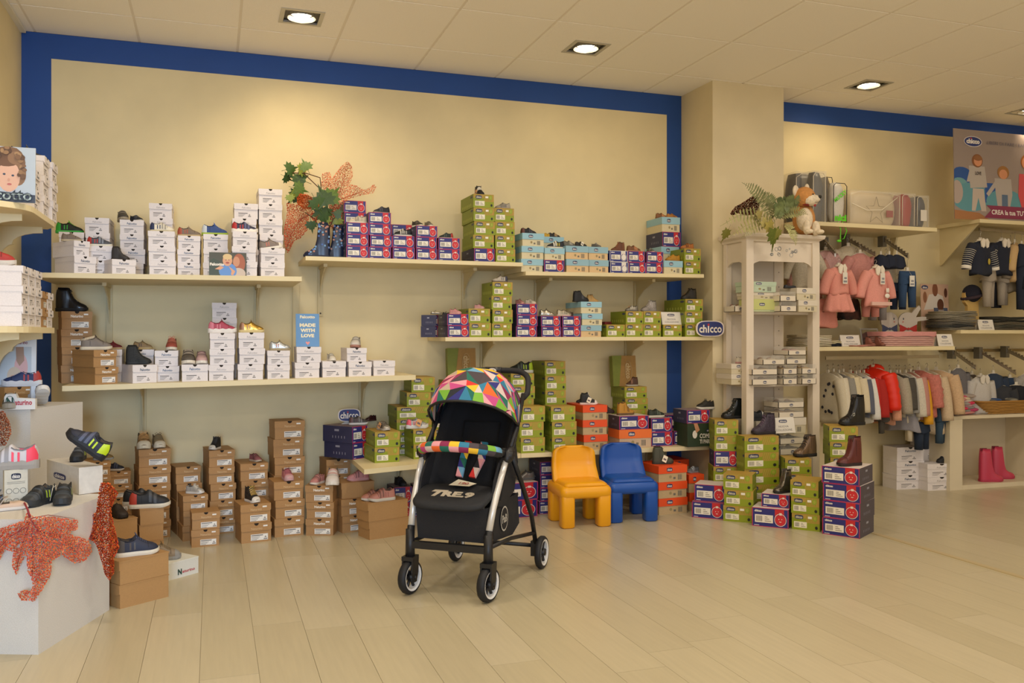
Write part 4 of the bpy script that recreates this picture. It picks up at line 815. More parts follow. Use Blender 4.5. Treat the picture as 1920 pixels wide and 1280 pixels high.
# ---------------------------------------------------------------- patterned rain boots as a vase with leaves and mesh
pR = up_y(590, 480, 5.80)
def rain(lb, px, yaw, up, L=.2, Y=5.80, z=1.753, tex='plain', sole=None, **k):
    p = up_y(px, 480, Y); return shoe(lb, 'welly', (p.x, Y, z), R(yaw), L, up, sole or up, rough=.25, tex=tex, lining='1b1b22', **k)
dots = [M(c, .3) for c in ('A9693A', '5B86B0', '24468A')]
for i, (px, Y, lb) in enumerate(((594, 5.76, 'navy rain boot with dots and cars pattern, left of the pair'), (622, 5.84, 'navy rain boot with dots and cars pattern, right of the pair'))):
    t = rain(lb, px, 172, '14203C', .165, Y, group='patterned rain boots'); random.seed(3+i); b = B()
    for n in range(60):
        s_ = -1 if n % 2 else 1; tt = random.uniform(.02, .42) if n < 46 else random.uniform(.5, .85); r, _ = sec('welly', tt, .004); j = random.randint(1, 3)
        if s_ < 0: j = len(r)-1-j
        a, c = Vector(r[j]), Vector(r[j+s_ if s_ > 0 else j-1]); q = a.lerp(c, random.random()); r_ = .04
        b.add([q+Vector((r_*math.cos(u), -.012*(1 if q.y < 0 else -1)*1, r_*math.sin(u))) for u in [i2*math.pi/3 for i2 in range(6)]], [(0, 1, 2, 3, 4, 5)], n % 3)
    obj('dot_pattern', b, dots, t)
# maple like branch: each leaf a part
LEAF = [(0, -.05), (.10, .02), (.34, -.06), (.30, .10), (.50, .22), (.34, .30), (.40, .46), (.22, .44), (.16, .60), (.08, .56), (0, .92), (-.08, .56), (-.16, .60), (-.22, .44), (-.40, .46), (-.34, .30), (-.50, .22), (-.30, .10), (-.34, -.06), (-.10, .02)]
def leafmesh(mat_):
    b = B(); n = len(LEAF); v = [(0, .25, 0)]+[(x, y, -.12*abs(x)-.10*y*y) for x, y in LEAF]
    b.add(v, [(0, i+1, (i+1) % n+1) for i in range(n)], 0, True); b.tube([(0, -.3, -.05), (0, 0, 0), (0, .7, -.05)], .012, 4); return b.mesh('leaf', [mat_])
lm = [leafmesh(M(c, .45, 0, 'leaf')) for c in ('3E5A22', '56702A', '8F9A3C', '2F4A20')]
t = thing('leafy_branch', 'green maple like branch standing in the patterned rain boots', 'plant', (pR.x, 5.8, 1.86))
br = thing
b = B(); O = Vector((pR.x, 5.8, 1.86)); base_ = up_y(607, 440, 5.82)
for pts in ([(607, 470), (603, 400), (602, 350), (600, 333), (575, 325), (548, 324)], [(606, 400), (598, 352), (572, 327), (565, 312)], [(612, 440), (625, 410), (640, 400)], [(605, 440), (590, 410), (572, 398)]):
    b.tube([up_y(x, y, 5.82)-O for x, y in pts], .0035, 5)
obj('stem', b, M('5A3A22', .7), t)
for (x, y, s, rz, tl, m_) in [(537, 318, .11, 70, 30, 0), (533, 330, .09, 110, 60, 3), (560, 318, .10, 80, 50, 2), (577, 318, .10, -25, 20, 1), (572, 340, .14, -70, 20, 0), (552, 352, .12, 100, 30, 1), (563, 362, .13, -130, 30, 3), (548, 358, .08, 120, 20, 2), (590, 372, .13, 150, 20, 0), (612, 385, .17, -20, 10, 3), (615, 375, .15, 40, 20, 1), (602, 390, .15, 160, 20, 0), (612, 405, .09, 200, 20, 2), (632, 408, .09, 175, 10, 2), (640, 402, .08, -80, 10, 3), (583, 415, .09, 170, 20, 3), (606, 428, .10, 60, 60, 2), (543, 365, .07, 170, 10, 2)]:
    p = up_y(x, y, 5.78+random.uniform(-.05, .06))-O; o = obj('leaf', lm[m_], None, t, p); o.scale = (s, s, s)
    o_m = Matrix.Rotation(R(rz), 3, 'Y'); o.rotation_euler = (o_m @ Matrix.Rotation(R(90-tl*.6), 3, 'X')).to_euler()
# gorgonian shaped mesh decorations
def netsheet(poly, n, seed, depthf, cols, thick=.0011, scale=1.):
    "poly: outline points in px already converted to 3D by depthf(px,py); net of struts inside the outline"
    rnd = random.Random(seed); xs_ = [p[0] for p in poly]; ys_ = [p[1] for p in poly]
    def inside(x, y):
        c = False; j = len(poly)-1
        for i in range(len(poly)):
            if (poly[i][1] > y) != (poly[j][1] > y) and x < (poly[j][0]-poly[i][0])*(y-poly[i][1])/(poly[j][1]-poly[i][1])+poly[i][0]: c = not c
            j = i
        return c
    pts = []
    while len(pts) < n:
        x, y = rnd.uniform(min(xs_), max(xs_)), rnd.uniform(min(ys_), max(ys_))
        if inside(x, y): pts.append((x, y))
    b = B(); P = [depthf(*p, rnd) for p in pts]; thick *= 1.25
    grid = {}
    cell = max(3., (max(xs_)-min(xs_))*(max(ys_)-min(ys_))/n)**.5*1.6
    for i, p in enumerate(pts): grid.setdefault((int(p[0]//cell), int(p[1]//cell)), []).append(i)
    done = set()
    for i, p in enumerate(pts):
        c = (int(p[0]//cell), int(p[1]//cell)); cand = [j for a in (-1, 0, 1) for d_ in (-1, 0, 1) for j in grid.get((c[0]+a, c[1]+d_), []) if j != i]
        cand.sort(key=lambda j: (pts[j][0]-p[0])**2+(pts[j][1]-p[1])**2)
        for j in cand[:4]:
            k = (min(i, j), max(i, j))
            if k in done: continue
            done.add(k); a, c_ = P[i], P[j]; d_ = (c_-a)
            if d_.length < 1e-5: continue
            d_.normalize(); s1 = d_.cross(Vector((.3, 1, .2))).normalized()*thick; s2 = d_.cross(s1).normalized()*thick
            b.add([a+s1, a-s1*.5+s2, a-s1*.5-s2, c_+s1, c_-s1*.5+s2, c_-s1*.5-s2], [(0, 1, 4, 3), (1, 2, 5, 4), (2, 0, 3, 5)], rnd.randrange(len(cols)))
    return b
def deco(name, label, poly, n, seed, df, cols, veins=(), thick=.0013, vr=.0028, vcol='8E1F22'):
    b = netsheet(poly, int(n*2.3), seed, df, cols, thick); t = thing(name, label, 'decoration', (0, 0, 0), 0, 'orange mesh decorations')
    c = sum((Vector(v) for v in b.v), Vector())/len(b.v); zmin = min(v[2] for v in b.v); t.location = (c.x, c.y, zmin); b.v = [tuple(Vector(v)-t.location) for v in b.v]
    obj('mesh_net', b, [M(x, .7) for x in cols], t, kind='stuff')
    b = B(); rnd = random.Random(1)
    for v in veins: b.tube([df(x, y, rnd)-t.location for x, y in v], [vr*(1-.7*i/(len(v)-1)) for i in range(len(v))], 5)
    if veins: obj('veins', b, M(vcol, .6), t)
    return t
OR = ('EA7038', 'E25A28', 'F09246', 'DA6A3A')
dfm = lambda Y, a=.03: (lambda x, y, r: up_y(x, y, Y+a*math.sin(x*.15+y*.07)+r.uniform(-.01, .01)))
deco('mesh_leaf', 'salmon orange mesh leaf rising above the rain boots', [(604, 325), (618, 322), (622, 335), (640, 310), (652, 302), (660, 312), (662, 330), (656, 345), (670, 348), (685, 357), (695, 352), (700, 344), (706, 350), (700, 362), (690, 364), (670, 368), (655, 374), (640, 385), (630, 400), (625, 420), (614, 420), (618, 390), (608, 362), (602, 345)], 1500, 4, dfm(5.86), ('F09A72', 'F0844A', 'EDA282', 'E87344'), [[(618, 420), (628, 380), (642, 345), (652, 310)], [(628, 385), (620, 350), (612, 328)], [(635, 375), (670, 362), (698, 350)]], .0009, vcol='B5502E')
deco('mesh_leaf', 'thick orange mesh leaf in front of the green leaves', [(556, 362), (575, 364), (592, 373), (600, 385), (592, 391), (570, 392), (557, 382)], 900, 5, dfm(5.76), ('E0682A', 'E88436', 'DB5A22'), [[(556, 370), (580, 380), (598, 384)]], .0013, vcol='C0481e')
deco('mesh_leaf', 'red orange mesh leaf drooping left of the rain boots', [(537, 380), (560, 384), (590, 392), (600, 400), (592, 418), (580, 405), (577, 430), (566, 445), (552, 452), (540, 475), (534, 465), (532, 430), (538, 400)], 1300, 6, dfm(5.84), ('E25024', 'D94822', 'F07236', 'E87A54'), [[(598, 395), (565, 410), (545, 440), (538, 466)]], .0010, vcol='9E2a16')
deco('mesh_leaf', 'orange mesh strip hanging behind the green leaves', [(617, 385), (634, 382), (642, 400), (640, 428), (625, 430), (612, 428), (618, 405)], 500, 8, dfm(5.88), OR, [], .0010)
# ---------------------------------------------------------------- left corner: pedestals
stone = M('CFCBC4', .8, 0, 'stone')
A = up_z(72, 1227); Bq = up_z(205, 1143)
e_ = (Bq-A); wd = e_.length; e_.normalize(); nn = Vector((-e_.y, e_.x, 0))   # nn points away from camera/left
yawp = math.atan2(e_.y, e_.x); HP = .532
t = thing('pedestal', 'low white display pedestal at lower left, front one', 'pedestal', A, yawp)
b = B(); pts = [(0, 0), (wd, 0), (wd, .74), (0, .74)]; b.box(0, wd, 0, .485, 0, HP-.002); obj('block', b, stone, t)
def ped(x, y, z=0): return A+e_*x+nn*y+Vector((0, 0, z))
# upper pedestal behind
P0 = up_d(57, 767, 4.35); hU = P0.z; P1 = ray_line(155, Vector((P0.x, P0.y, 0)), e_); 
t2 = thing('pedestal', 'taller white display pedestal behind the low one', 'pedestal', (P0.x, P0.y, 0), yawp)
b = B(); b.box(0, P1, 0, .26, 0, hU); obj('block', b, stone, t2)
# printed wall of the taller pedestal: orange mesh bit
def onped(px, y_=None, zt=HP, py=None):
    p = up_z(px, py, zt); return p
# white brand carton on low pedestal
pa = up_z(152, 927, HP); yb = yawp+R(0)
def carton(label, px0, py0, px1, py1, ytop, z, L, kind='w', rt=None):
    p = up_z(px0, py0, z); q = up_z(px1, py1, z); w = (q-p).length; yw = math.atan2(q.y-p.y, q.x-p.x); h = ZC+(PY-ytop)/F*depth(p)-z
    t = thing('display_carton', label, 'box', p, yw); b = B(); b.box(0, w, 0, L, 0, h, 0); obj('carton', b, M('D6D0C6' if kind == 'w' else 'C9C4B4', .6, 0, 'card'), t); return t, w, h, p, (q-p).normalized()
t, w, h, pc, dc = carton('white carton with blue oval logo on the low pedestal', 88, 908, 148, 927, 861, HP, .105)
b = B(); logo(b, w*.42, h*.48, w*.38, h*.24, (xz(-.001), xz(-.002)), 0, 1); obj('brand_mark', b, [M('262E60'), M('EDE8E0')], t)
tc, wc, hc, pc2, dc2 = carton('grey carton with round icons on the low pedestal', 8, 950, 52, 946, 882, HP, .10, 'g')
b = B(); logo(b, wc*.5, hc*.82, wc*.42, hc*.17, (xz(-.001), xz(-.002)), 0, 1)
for i in range(3):
    for j in range(2): b.tube([(wc*(.2+.3*i)+.011*math.cos(a), -.001, hc*(.42-.28*j)+.011*math.sin(a)) for a in [k*math.pi/6 for k in range(12)]], .0008, 3, 2, True, True)
for i in range(2): b.poly([(wc*.12, hc*(.62+.04*i)), (wc*.88, hc*(.62+.04*i)), (wc*.88, hc*(.63+.04*i)), (wc*.12, hc*(.63+.04*i))], xz(-.001), 2)
obj('print', b, [M('23283c'), M('EDE8E0'), M('6d6a62')], tc)
GL = 'shoes on the low pedestal'
def shz(label, ty, px, py, z, L, yaw, up, sole, **k): return shoe(label, ty, up_z(px, py, z), R(yaw), L, up, sole, group=GL, **k)
ctop = HP+h
p = pc+dc*(w*.38)+Vector((-dc.y, dc.x, 0))*.09; shoe('dark grey velcro trainer on the white carton facing front', 'low', (p.x, p.y, ctop), R(-95), .145, '23262b', '17191c', acc='B8CF3A', lace='2c3036', style='vcs', group=GL)
p = pc+dc*(w*.98)+Vector((-dc.y, dc.x, 0))*.06; t = shoe('navy and lime trainer tilted steeply on its heel', 'low', (p.x-.035, p.y+.0, ctop+.085), R(178), .20, '262a3a', '1a1c22', acc='C3DC1E', lace='3a4050', style='cvhs', group=GL)
t.rotation_euler = (0, R(-38), R(172))
shz('black grey trainer with lime line, left of front pair', 'low', 72, 945, HP, .175, -118, '3a4046', '2a2d30', acc='B9CF3A', lace='1c1e20', style='cvst')
shz('black grey trainer with lime line and tag, right of pair', 'low', 119, 942, HP, .175, -88, '3a4046', '2a2d30', acc='B9CF3A', lace='1c1e20', style='cvst', tag=2)
tp = ctop
p = pc2+dc2*.02+Vector((-dc2.y, dc2.x, 0))*.045; shoe('white velcro trainer with neon pink and coral panels', 'low', (p.x, p.y, HP+hc), R(183), .225, 'C9C6CC', '9b9690', acc='E8425A', lace='BFC3CC', style='cvhs', lining='E0507A', group=GL)
shz('peach and grey sandal at the left edge of the pedestal', 'flat', 14, 955, HP, .16, 20, 'C9AE98', 'CFC8C0', acc='B4A79c', style='m')
shz('blue rimmed grey open shoe behind the peach sandal', 'flat', 2, 940, HP, .15, 30, '5a6f8c', '8a8070', style='m')
# things on the tall pedestal
def topU(px, py): return up_z(px, py, hU)
nv2 = nn
t = thing('name_block', 'white block sign with green N and red lettering', 'sign', P0+e_*(-.135)+nn*.02, yawp+R(0)); t.rotation_euler = (0, 0, yawp+R(-8))
bw, bh = .155, .085; q0, q1 = up_z(8, 768, hU), up_z(66, 767, hU); dq_ = (q1-q0); bw = dq_.length; t.location = q0; t.rotation_euler = (0, 0, math.atan2(dq_.y, dq_.x)); bh = bw*.56
b = B(); b.prism([(0, 0), (bw, 0), (bw, bh*.66), (bw*.42, bh*.74), (bw*.36, bh), (bw*.06, bh*.98), (0, bh*.8)], 0, .03, 0, lambda x, y, z: (x, z, y)); obj('block', b, M('E6E4E0', .5), t)
b = B(); b.text('N', bw*.07, bh*.22, bw*.22, bh*.55, xz(-.001), 0, .04); b.tube([(bw*.18+bw*.14*math.cos(a), -.001, bh*.5+bh*.36*math.sin(a)) for a in [k*math.pi/8 for k in range(16)]], .0012, 4, 0, True, True); b.text('aturino', bw*.34, bh*.28, bw*.56, bh*.32, xz(-.001), 1, .03); obj('lettering', b, [M('1F4A3E'), M('B8283C')], t)
cU = lambda a, c: P0+e_*a+nn*c
GU = 'shoes on the taller pedestal'
shoe('blue grey sneaker facing front leaning on a box', 'low', cU(.19, .05), R(-70), .165, '5d6068', 'D6D4D0', acc='22305c', lace='22305c', style='cvs', group=GU, pitch=R(-0)).rotation_euler = (0, R(-28), R(-78))
sp = cU(.19, .05); [setattr(o, 'location', (sp.x, sp.y, hU+.045)) for o in bpy.data.objects if o.get('label') == 'blue grey sneaker facing front leaning on a box']
bx = cU(.17, .16); boxat('B', 'brown flap-lid shoebox on the taller pedestal behind sneakers', 'brown shoebox on the pedestal', (bx.x, bx.y, hU), yawp+R(-30), .15, .20, .10)
shoe('navy white and red sneaker lying across the brown box', 'low', (bx.x+.0, bx.y+.06, hU+.101), R(185), .185, '2B3A66', 'DADCE0', acc='B33A34', lace='24305a', style='clhs', group=GU)
shoe('grey velcro trainer with orange trim behind the block sign', 'low', cU(.03, .12), R(-80), .17, '6d6a62', 'A59f92', acc='C9602a', lace='7b776e', style='cvs', group=GU)
# tall photo poster on the tall pedestal
pp = up_d(0, 760, 4.75)
pic('tall white poster of a child in pink sitting on rocks', -8, 67, 636, 766, 5.13, hU, 'DFE4EA', [
 ('p', [(.06, .0), (.88, .0), (.88, .86), (.06, .86)], 'B9C4CE'), ('p', [(.06, 0), (.88, 0), (.88, .34), (.5, .42), (.06, .3)], '9a948e'), ('e', .62, .56, .17, .2, 'D3A6A4'), ('e', .45, .44, .18, .13, 'C9B7A0'), ('p', [(.48, .86), (.68, .86), (.7, .66), (.58, .58), (.5, .66)], 'A07E64'), ('p', [(.36, .45), (.44, .46), (.40, .05), (.34, .05)], 'CFA68C'), ('p', [(.28, .4), (.36, .42), (.34, .1), (.28, .1)], 'D9B49A'), ('e', .32, .04, .08, .05, '4a4a56')],
 tilt=3, name='poster', texts=[('Naturino', .42, .90, .36, .05, '8c2c3a', .02)], thick=.01)
# ---------------------------------------------------------------- curved shelves on the left wall
def curved(label, z, xe, y0, y1, th):
    t = thing('wall_shelf', label, 'shelf', (0, 0, 0), 0, 'curved shelves on the left wall'); b = B(); r = .22
    pts = [(XL, y1), (XL, y0)]+[(xe-r+r*math.sin(a), y0+r-r*math.cos(a)) for a in [i*math.pi/16 for i in range(9)]]+[(xe, y1-.12), (xe-.05, y1)]
    b.prism(pts, z-th, z); obj('shelf_board', b, cream, t)
    for yb_ in (y0+.28, y1-.1):
        b = B(); q = [(XL, z-th)]+[(xe-.06, z-th)]+[(xe-.06-.14*math.sin(a), z-th-.03-.06*(1-math.cos(a))) for a in [i*math.pi/10 for i in range(6)]]+[(XL+.07+.09*(1-math.sin(a)), z-th-.09-.2*(1-math.cos(a))) for a in [math.pi/2*i/6 for i in range(7)]]+[(XL, z-th-.45)]
        b.prism(q, yb_, yb_+.018, 0, lambda x, y, z_: (x, z_, y)); obj('bracket', b, cream, t)
    return t
curved('upper curved cream shelf on the left wall', 1.837, -.77, 4.28, 5.17, .026)
curved('lower curved cream shelf on the left wall', 1.293, -.77, 4.22, 5.17, .028)
rc = random.Random(9); CURL = []
for i in range(46):
    a = rc.uniform(-.5, 3.7); q = rc.uniform(.78, 1.12); CURL.append(('e', .59+.23*q*math.cos(a), .62+.27*q*math.sin(a)+(.06 if math.sin(a) > .3 else -.02), rc.uniform(.025, .05), rc.uniform(.03, .05), rc.choice(('5f4430', '7d5c42', '93714f', '6d4f38', 'A5825c'))))
pic('large poster of a curly haired child with bubble lettering', -60, 66, 282, 380, 4.36, 1.838, 'AEBCCB', [
 ('p', [(.0, 0), (1, 0), (1, 1), (0, 1)], 'B3C0CE'), ('e', .58, .72, .27, .30, '7A5A40'), ('e', .74, .5, .12, .2, '8A684C'), ('e', .42, .5, .12, .22, '6B4C36'), ('e', .60, .46, .17, .28, 'D9AE98'), ('e', .56, .78, .22, .14, '6E4E38'), ('e', .70, .80, .12, .12, '8C6A4E'), ('e', .53, .50, .022, .018, '39475c'), ('e', .66, .48, .022, .018, '39475c'), ('e', .61, .32, .035, .02, 'B86a64'), ('p', [(.0, 0), (1, 0), (1, .14), (0, .22)], '3b4252'), ('e', .60, .40, .02, .03, 'CC9a84')]+CURL,
 tilt=2, name='poster', texts=[('Falcotto', .12, .015, .84, .22, '1f2b3a', .055), ('Falcotto', .13, .03, .82, .19, 'CFE3E6', .012)], thick=.01)
# boxes on the curved shelves (front faces turned to the aisle, +X)
GC = 'white shoeboxes on the left wall shelves'
def lbox(kind, label, y, z, n_w=.145, L=.24, h=.10, x=-.80, dy=0):
    return boxat(kind, label, GC, (x, y, z), R(90), n_w, L, h)
od = ['nearest', 'second', 'third', 'farthest']
for i, y in enumerate((4.70, 4.87, 5.04)):
    for k in range((2, 3, 3)[i]):
        lbox('W' if i else 'V', 'white flap-lid shoebox on upper curved shelf, %s stack, %s up' % (od[i if i < 2 else 3], ('bottom', 'second', 'third', 'top')[k]), y, 1.838+.098*k, .14, .25, .097, -.79+.012*i)
for i, y in enumerate((4.42, 4.58, 4.74, 4.90, 5.06)):
    for k in range((3, 3, 3, 2, 2)[i]):
        lbox('B' if (i == 3) else ('W' if i % 2 else 'V'), '%s flap-lid shoebox on lower curved shelf, %s stack, %s up' % ('brown' if i == 3 else 'white', ('nearest', 'second', 'third', 'fourth', 'farthest')[i], ('bottom', 'second', 'third', 'top')[k]), y, 1.294+.089*k, .14, .25, .088, -.79)
GW = 'shoes on the left wall shelves'
shoe('red sneaker with white swirl side on the nearest white boxes', 'low', (-.93, 4.42, 1.294+.268), R(8), .20, 'A52A26', 'C9C2B8', acc='E4DCD0', lace='8f2420', style='vs', group=GW)
shoe('red and white shoe on far boxes of the lower curved shelf', 'low', (-.90, 4.90, 1.294+.179), R(5), .18, 'B03022', 'DAD0C4', acc='E9DCD0', lace='C23a2a', style='ls', group=GW)
shoe('grey white sneaker on second stack of lower curved shelf', 'low', (-.95, 4.58, 1.294+.268), R(5), .18, 'A8A59c', 'D8D0C4', acc='6b6a70', lace='BDB8AE', style='ls', group=GW)
shoe('dark shoe at the top of the nearest upper stack', 'low', (-.89, 4.70, 1.838+.197), R(5), .17, '2a2624', '9c948a', acc='A8322a', lace='2a2624', style='lh', group=GW)
shoe('dark olive shoe high on the far upper stack', 'low', (-.89, 5.04, 1.838+.295), R(5), .17, '3a3a30', 'A59a80', lace='2c2c26', style='l', group=GW)
# ---------------------------------------------------------------- orange mesh leaves on the low pedestal
def pedface(off=.012):
    def f(x, y, r):
        # ray onto the two faces of the low pedestal, bulging outwards
        u = (x-PX)/F; best = None
        ray = Vector((S_+u*C_, C_-u*S_, (PY-y)/F)); o = Vector((0, 0, ZC))
        for n_, p_ in ((nn, A), (e_, A)):
            den = ray.dot(n_)
            if abs(den) < 1e-6: continue
            s_ = (p_-o).dot(n_)/den
            if best is None or s_ < best and s_ > 1: best = s_
        q = o+ray*(max(best if x > 72 else (A-o).dot(e_)/ray.dot(e_) if False else best, 3.0))
        return q
    return f
def pf(x, y, r):
    u = (x-PX)/F; ray = Vector((S_+u*C_, C_-u*S_, (PY-y)/F)); o = Vector((0, 0, ZC))
    if x >= 72: s_ = (A-o).dot(nn)/ray.dot(nn)
    else: s_ = (A-o).dot(e_)/ray.dot(e_)
    return o+ray*(s_-.02-.02*math.sin(x*.09)**2-r.uniform(0, .012))
deco('mesh_leaf', 'red veined orange mesh leaf draped over the low pedestal corner', [(50, 958), (62, 968), (100, 968), (147, 975), (145, 992), (130, 1000), (165, 1012), (175, 1030), (160, 1052), (140, 1056), (115, 1040), (98, 1052), (95, 1078), (80, 1105), (65, 1128), (40, 1125), (32, 1112), (45, 1105), (58, 1108), (62, 1095), (52, 1070), (48, 1040), (38, 1060), (30, 1078), (22, 1060), (25, 1035), (10, 1030), (0, 1050), (-30, 1040), (-25, 1000), (15, 985), (45, 975)], 2600, 12, pf, ('E0644A', 'EC7A4E', 'F4964E', 'CC4E48'),
 [[(54, 962), (58, 975), (75, 1000), (88, 1030), (96, 1070), (92, 1085)], [(56, 972), (90, 965), (140, 972)], [(56, 975), (30, 1000), (0, 1012)], [(56, 978), (42, 1020), (30, 1070)], [(60, 990), (62, 1040), (60, 1085)], [(70, 995), (110, 1005), (150, 1040)], [(56, 985), (20, 1005), (-10, 1035)]], .0011, .0022, '8a2430')
deco('mesh_leaf', 'dense red orange mesh leaf hanging at the pedestal end', [(188, 905), (205, 904), (215, 915), (222, 925), (214, 940), (208, 955), (214, 985), (224, 1025), (214, 1045), (214, 1075), (205, 1088), (196, 1075), (190, 1050), (180, 1020), (165, 1008), (146, 1003), (148, 985), (158, 960), (163, 945), (172, 965), (180, 960), (184, 930)], 3000, 13, lambda x, y, r: up_d(x, y, 3.86-.03*math.sin(y*.05)+r.uniform(-.02, .01)), ('E0502E', 'EE6E30', 'FA942E', 'DA4428'),
 [[(192, 905), (186, 950), (190, 1000), (205, 1080)], [(180, 960), (168, 990), (150, 1003)], [(186, 975), (205, 1010), (218, 1030)], [(186, 965), (175, 1000)]], .0012, .002, 'A02418')
deco('mesh_leaf', 'orange mesh leaf in front of the taller pedestal at the left edge', [(-25, 770), (8, 770), (18, 790), (22, 812), (10, 835), (-20, 838)], 900, 14, lambda x, y, r: up_d(x, y, 4.1+r.uniform(-.02, .02)), ('D9793c', 'E08c50', 'D0603a'), [], .0010)
b = B(); rnd = random.Random(2); b.tube([up_z(36, 945, HP)+Vector((0, 0, .012)), up_z(45, 950, HP)+Vector((0, 0, .02)), pf(52, 955, rnd), pf(56, 970, rnd)], .004, 6); 
t = thing('mesh_leaf_stalk', 'curled dark red stalk of the mesh leaf on the low pedestal', 'decoration', (0, 0, 0)); obj('stalk', b, M('8a2430', .6), t)
# ---------------------------------------------------------------- plastic toddler chairs
def chair(label, x0, y0, col, rz):
    t = thing('toddler_chair', label, 'chair', (x0, y0, 0), rz, 'plastic toddler chairs'); m = M(col, .32)
    def rbox(x0, x1, y0, y1, z0, z1, r, sl=0., taper=0., nr=6):
        b = B(); rings = []
        for zz, ins in [(z0, r*.5), (z0+r*.5, 0)]+[(z1-r+r*math.sin(a), r*(1-math.cos(a))) for a in [math.pi/2*i/4 for i in range(5)]]:
            k = (zz-z0)/(z1-z0); ring = []; a0, a1, c0, c1 = x0+ins+taper*k, x1-ins-taper*k, y0+ins+sl*k, y1-ins+sl*k; rr = r
            for cx, cy, st in ((a1-rr, c0+rr, -90), (a1-rr, c1-rr, 0), (a0+rr, c1-rr, 90), (a0+rr, c0+rr, 180)):
                for i in range(4): ring.append((cx+rr*math.cos(R(st+30*i)), cy+rr*math.sin(R(st+30*i)), zz))
            rings.append(ring)
        b.loft(rings, 0, True, True); return b
    for sx in (-1, 1):
        for sy in (-1, 1): obj('leg', rbox(sx*.125-.045, sx*.125+.045, sy*.125-.045, sy*.125+.045, 0, .235, .02), m, t)
    obj('seat_skirt', rbox(-.175, .175, -.175, .175, .19, .275, .035), m, t)
    b = rbox(-.15, .15, -.16, .13, .265, .295, .03); obj('seat', b, m, t)
    # curved back growing from the seat
    b = B(); rings = []
    for k in (0, .1, .2, .3, .4, .5, .6, .7, .8, .85, .9, .94, .97, .99, 1):
        z = .27+.225*k; hw = .16-.018*k-(.0 if k < .8 else .05*(1-(1-((k-.8)/.2)**2)**.5))
        yc = .075+.055*min(1, k*2.2); th = .032
        ring = []
        for j in range(11):
            s = j/10*2-1; ring.append((s*hw, yc-th*.5-.03*abs(s)**4+.0*k, z))
        for j in range(10, -1, -1):
            s = j/10*2-1; ring.append((s*hw*1.0, yc+th*.6-.01*abs(s)**4, z))
        rings.append(ring)
    k_ = rings[-1]; c = Vector((0, .135, .502)); rings.append([tuple(Vector(p).lerp(c, .25)+Vector((0, 0, .006))) for p in k_])
    b.loft(rings, 0, True, True); obj('backrest', b, m, t)
    return t
chair('bright yellow plastic toddler chair beside the blue one', 2.325, 5.44, 'F2A814', R(-4))
chair('blue plastic toddler chair beside the yellow one', 2.70, 5.49, '1450A8', R(-6))
# ---------------------------------------------------------------- stroller
O0 = Vector((1.071, 4.08, 0)); av = Vector((.79, -.613, 0)).normalized(); yaw_s = math.atan2(av.y, av.x)
st = thing('baby_stroller', 'black baby stroller with multicoloured triangle patterned hood', 'stroller', O0, yaw_s)
blk = M('17171a', .45); blkf = M('131316', .85, 0, 'fabric'); blk2 = M('1c1c20', .8, 0, 'fabric'); alu = M('DAD7D2', .25, .35); white = M('E6E3DE', .35); rub = M('15161a', .6)
TRI = [M(c, .75) for c in ('D8322E', 'E8682A', 'EFC030', '7DB43A', '1E6A5A', '2F7C9C', '6FA8CC', '2C2C7A', 'C64A86', 'E8A0A8', '4A4046', 'D9C4BC', '8A2450', '22242c', 'C9B49c')]
# wheels
def wheel(name, u, v, r, w, yaw=0):
    hub = thing  # noqa
    b = B(); rings = []
    for i in range(28):
        a = 2*math.pi*i/28; ca, sa = math.cos(a), math.sin(a)
        rings.append([(x, rr*ca, r+rr*sa) for x, rr in ((-w*.5, r*.80), (-w*.5, r*.92), (-w*.25, r), (w*.25, r), (w*.5, r*.92), (w*.5, r*.80))])
    rings.append(rings[0]); b.loft(rings, 0, False, True); o = obj(name, b, rub, st, (u, v, 0)); o.rotation_euler = (0, 0, R(yaw))
    b = B(); rings = []
    for i in range(28):
        a = 2*math.pi*i/28; ca, sa = math.cos(a), math.sin(a)
        rings.append([(x, rr*ca, r+rr*sa) for x, rr in ((-w*.42, r*.68), (-w*.52, r*.80), (w*.52, r*.80), (w*.42, r*.68))])
    rings.append(rings[0]); b.loft(rings, 0, False, False); h = obj('rim', b, white, o)
    b = B()
    for k in range(6):
        a = 2*math.pi*k/6; b.tube([(0, .01*math.cos(a), r+.01*math.sin(a)), (0, r*.70*math.cos(a), r+r*.70*math.sin(a))], r*.10, 5)
    b.tube([(-w*.6, 0, r), (w*.6, 0, r)], r*.20, 10); obj('spokes', b, blk, o); return o
wheel('front_wheel', -.205, 0, .083, .040, -9); wheel('front_wheel', .200, 0, .083, .040, -9)
wheel('rear_wheel', -.235, .655, .087, .034); wheel('rear_wheel', .262, .655, .087, .034)
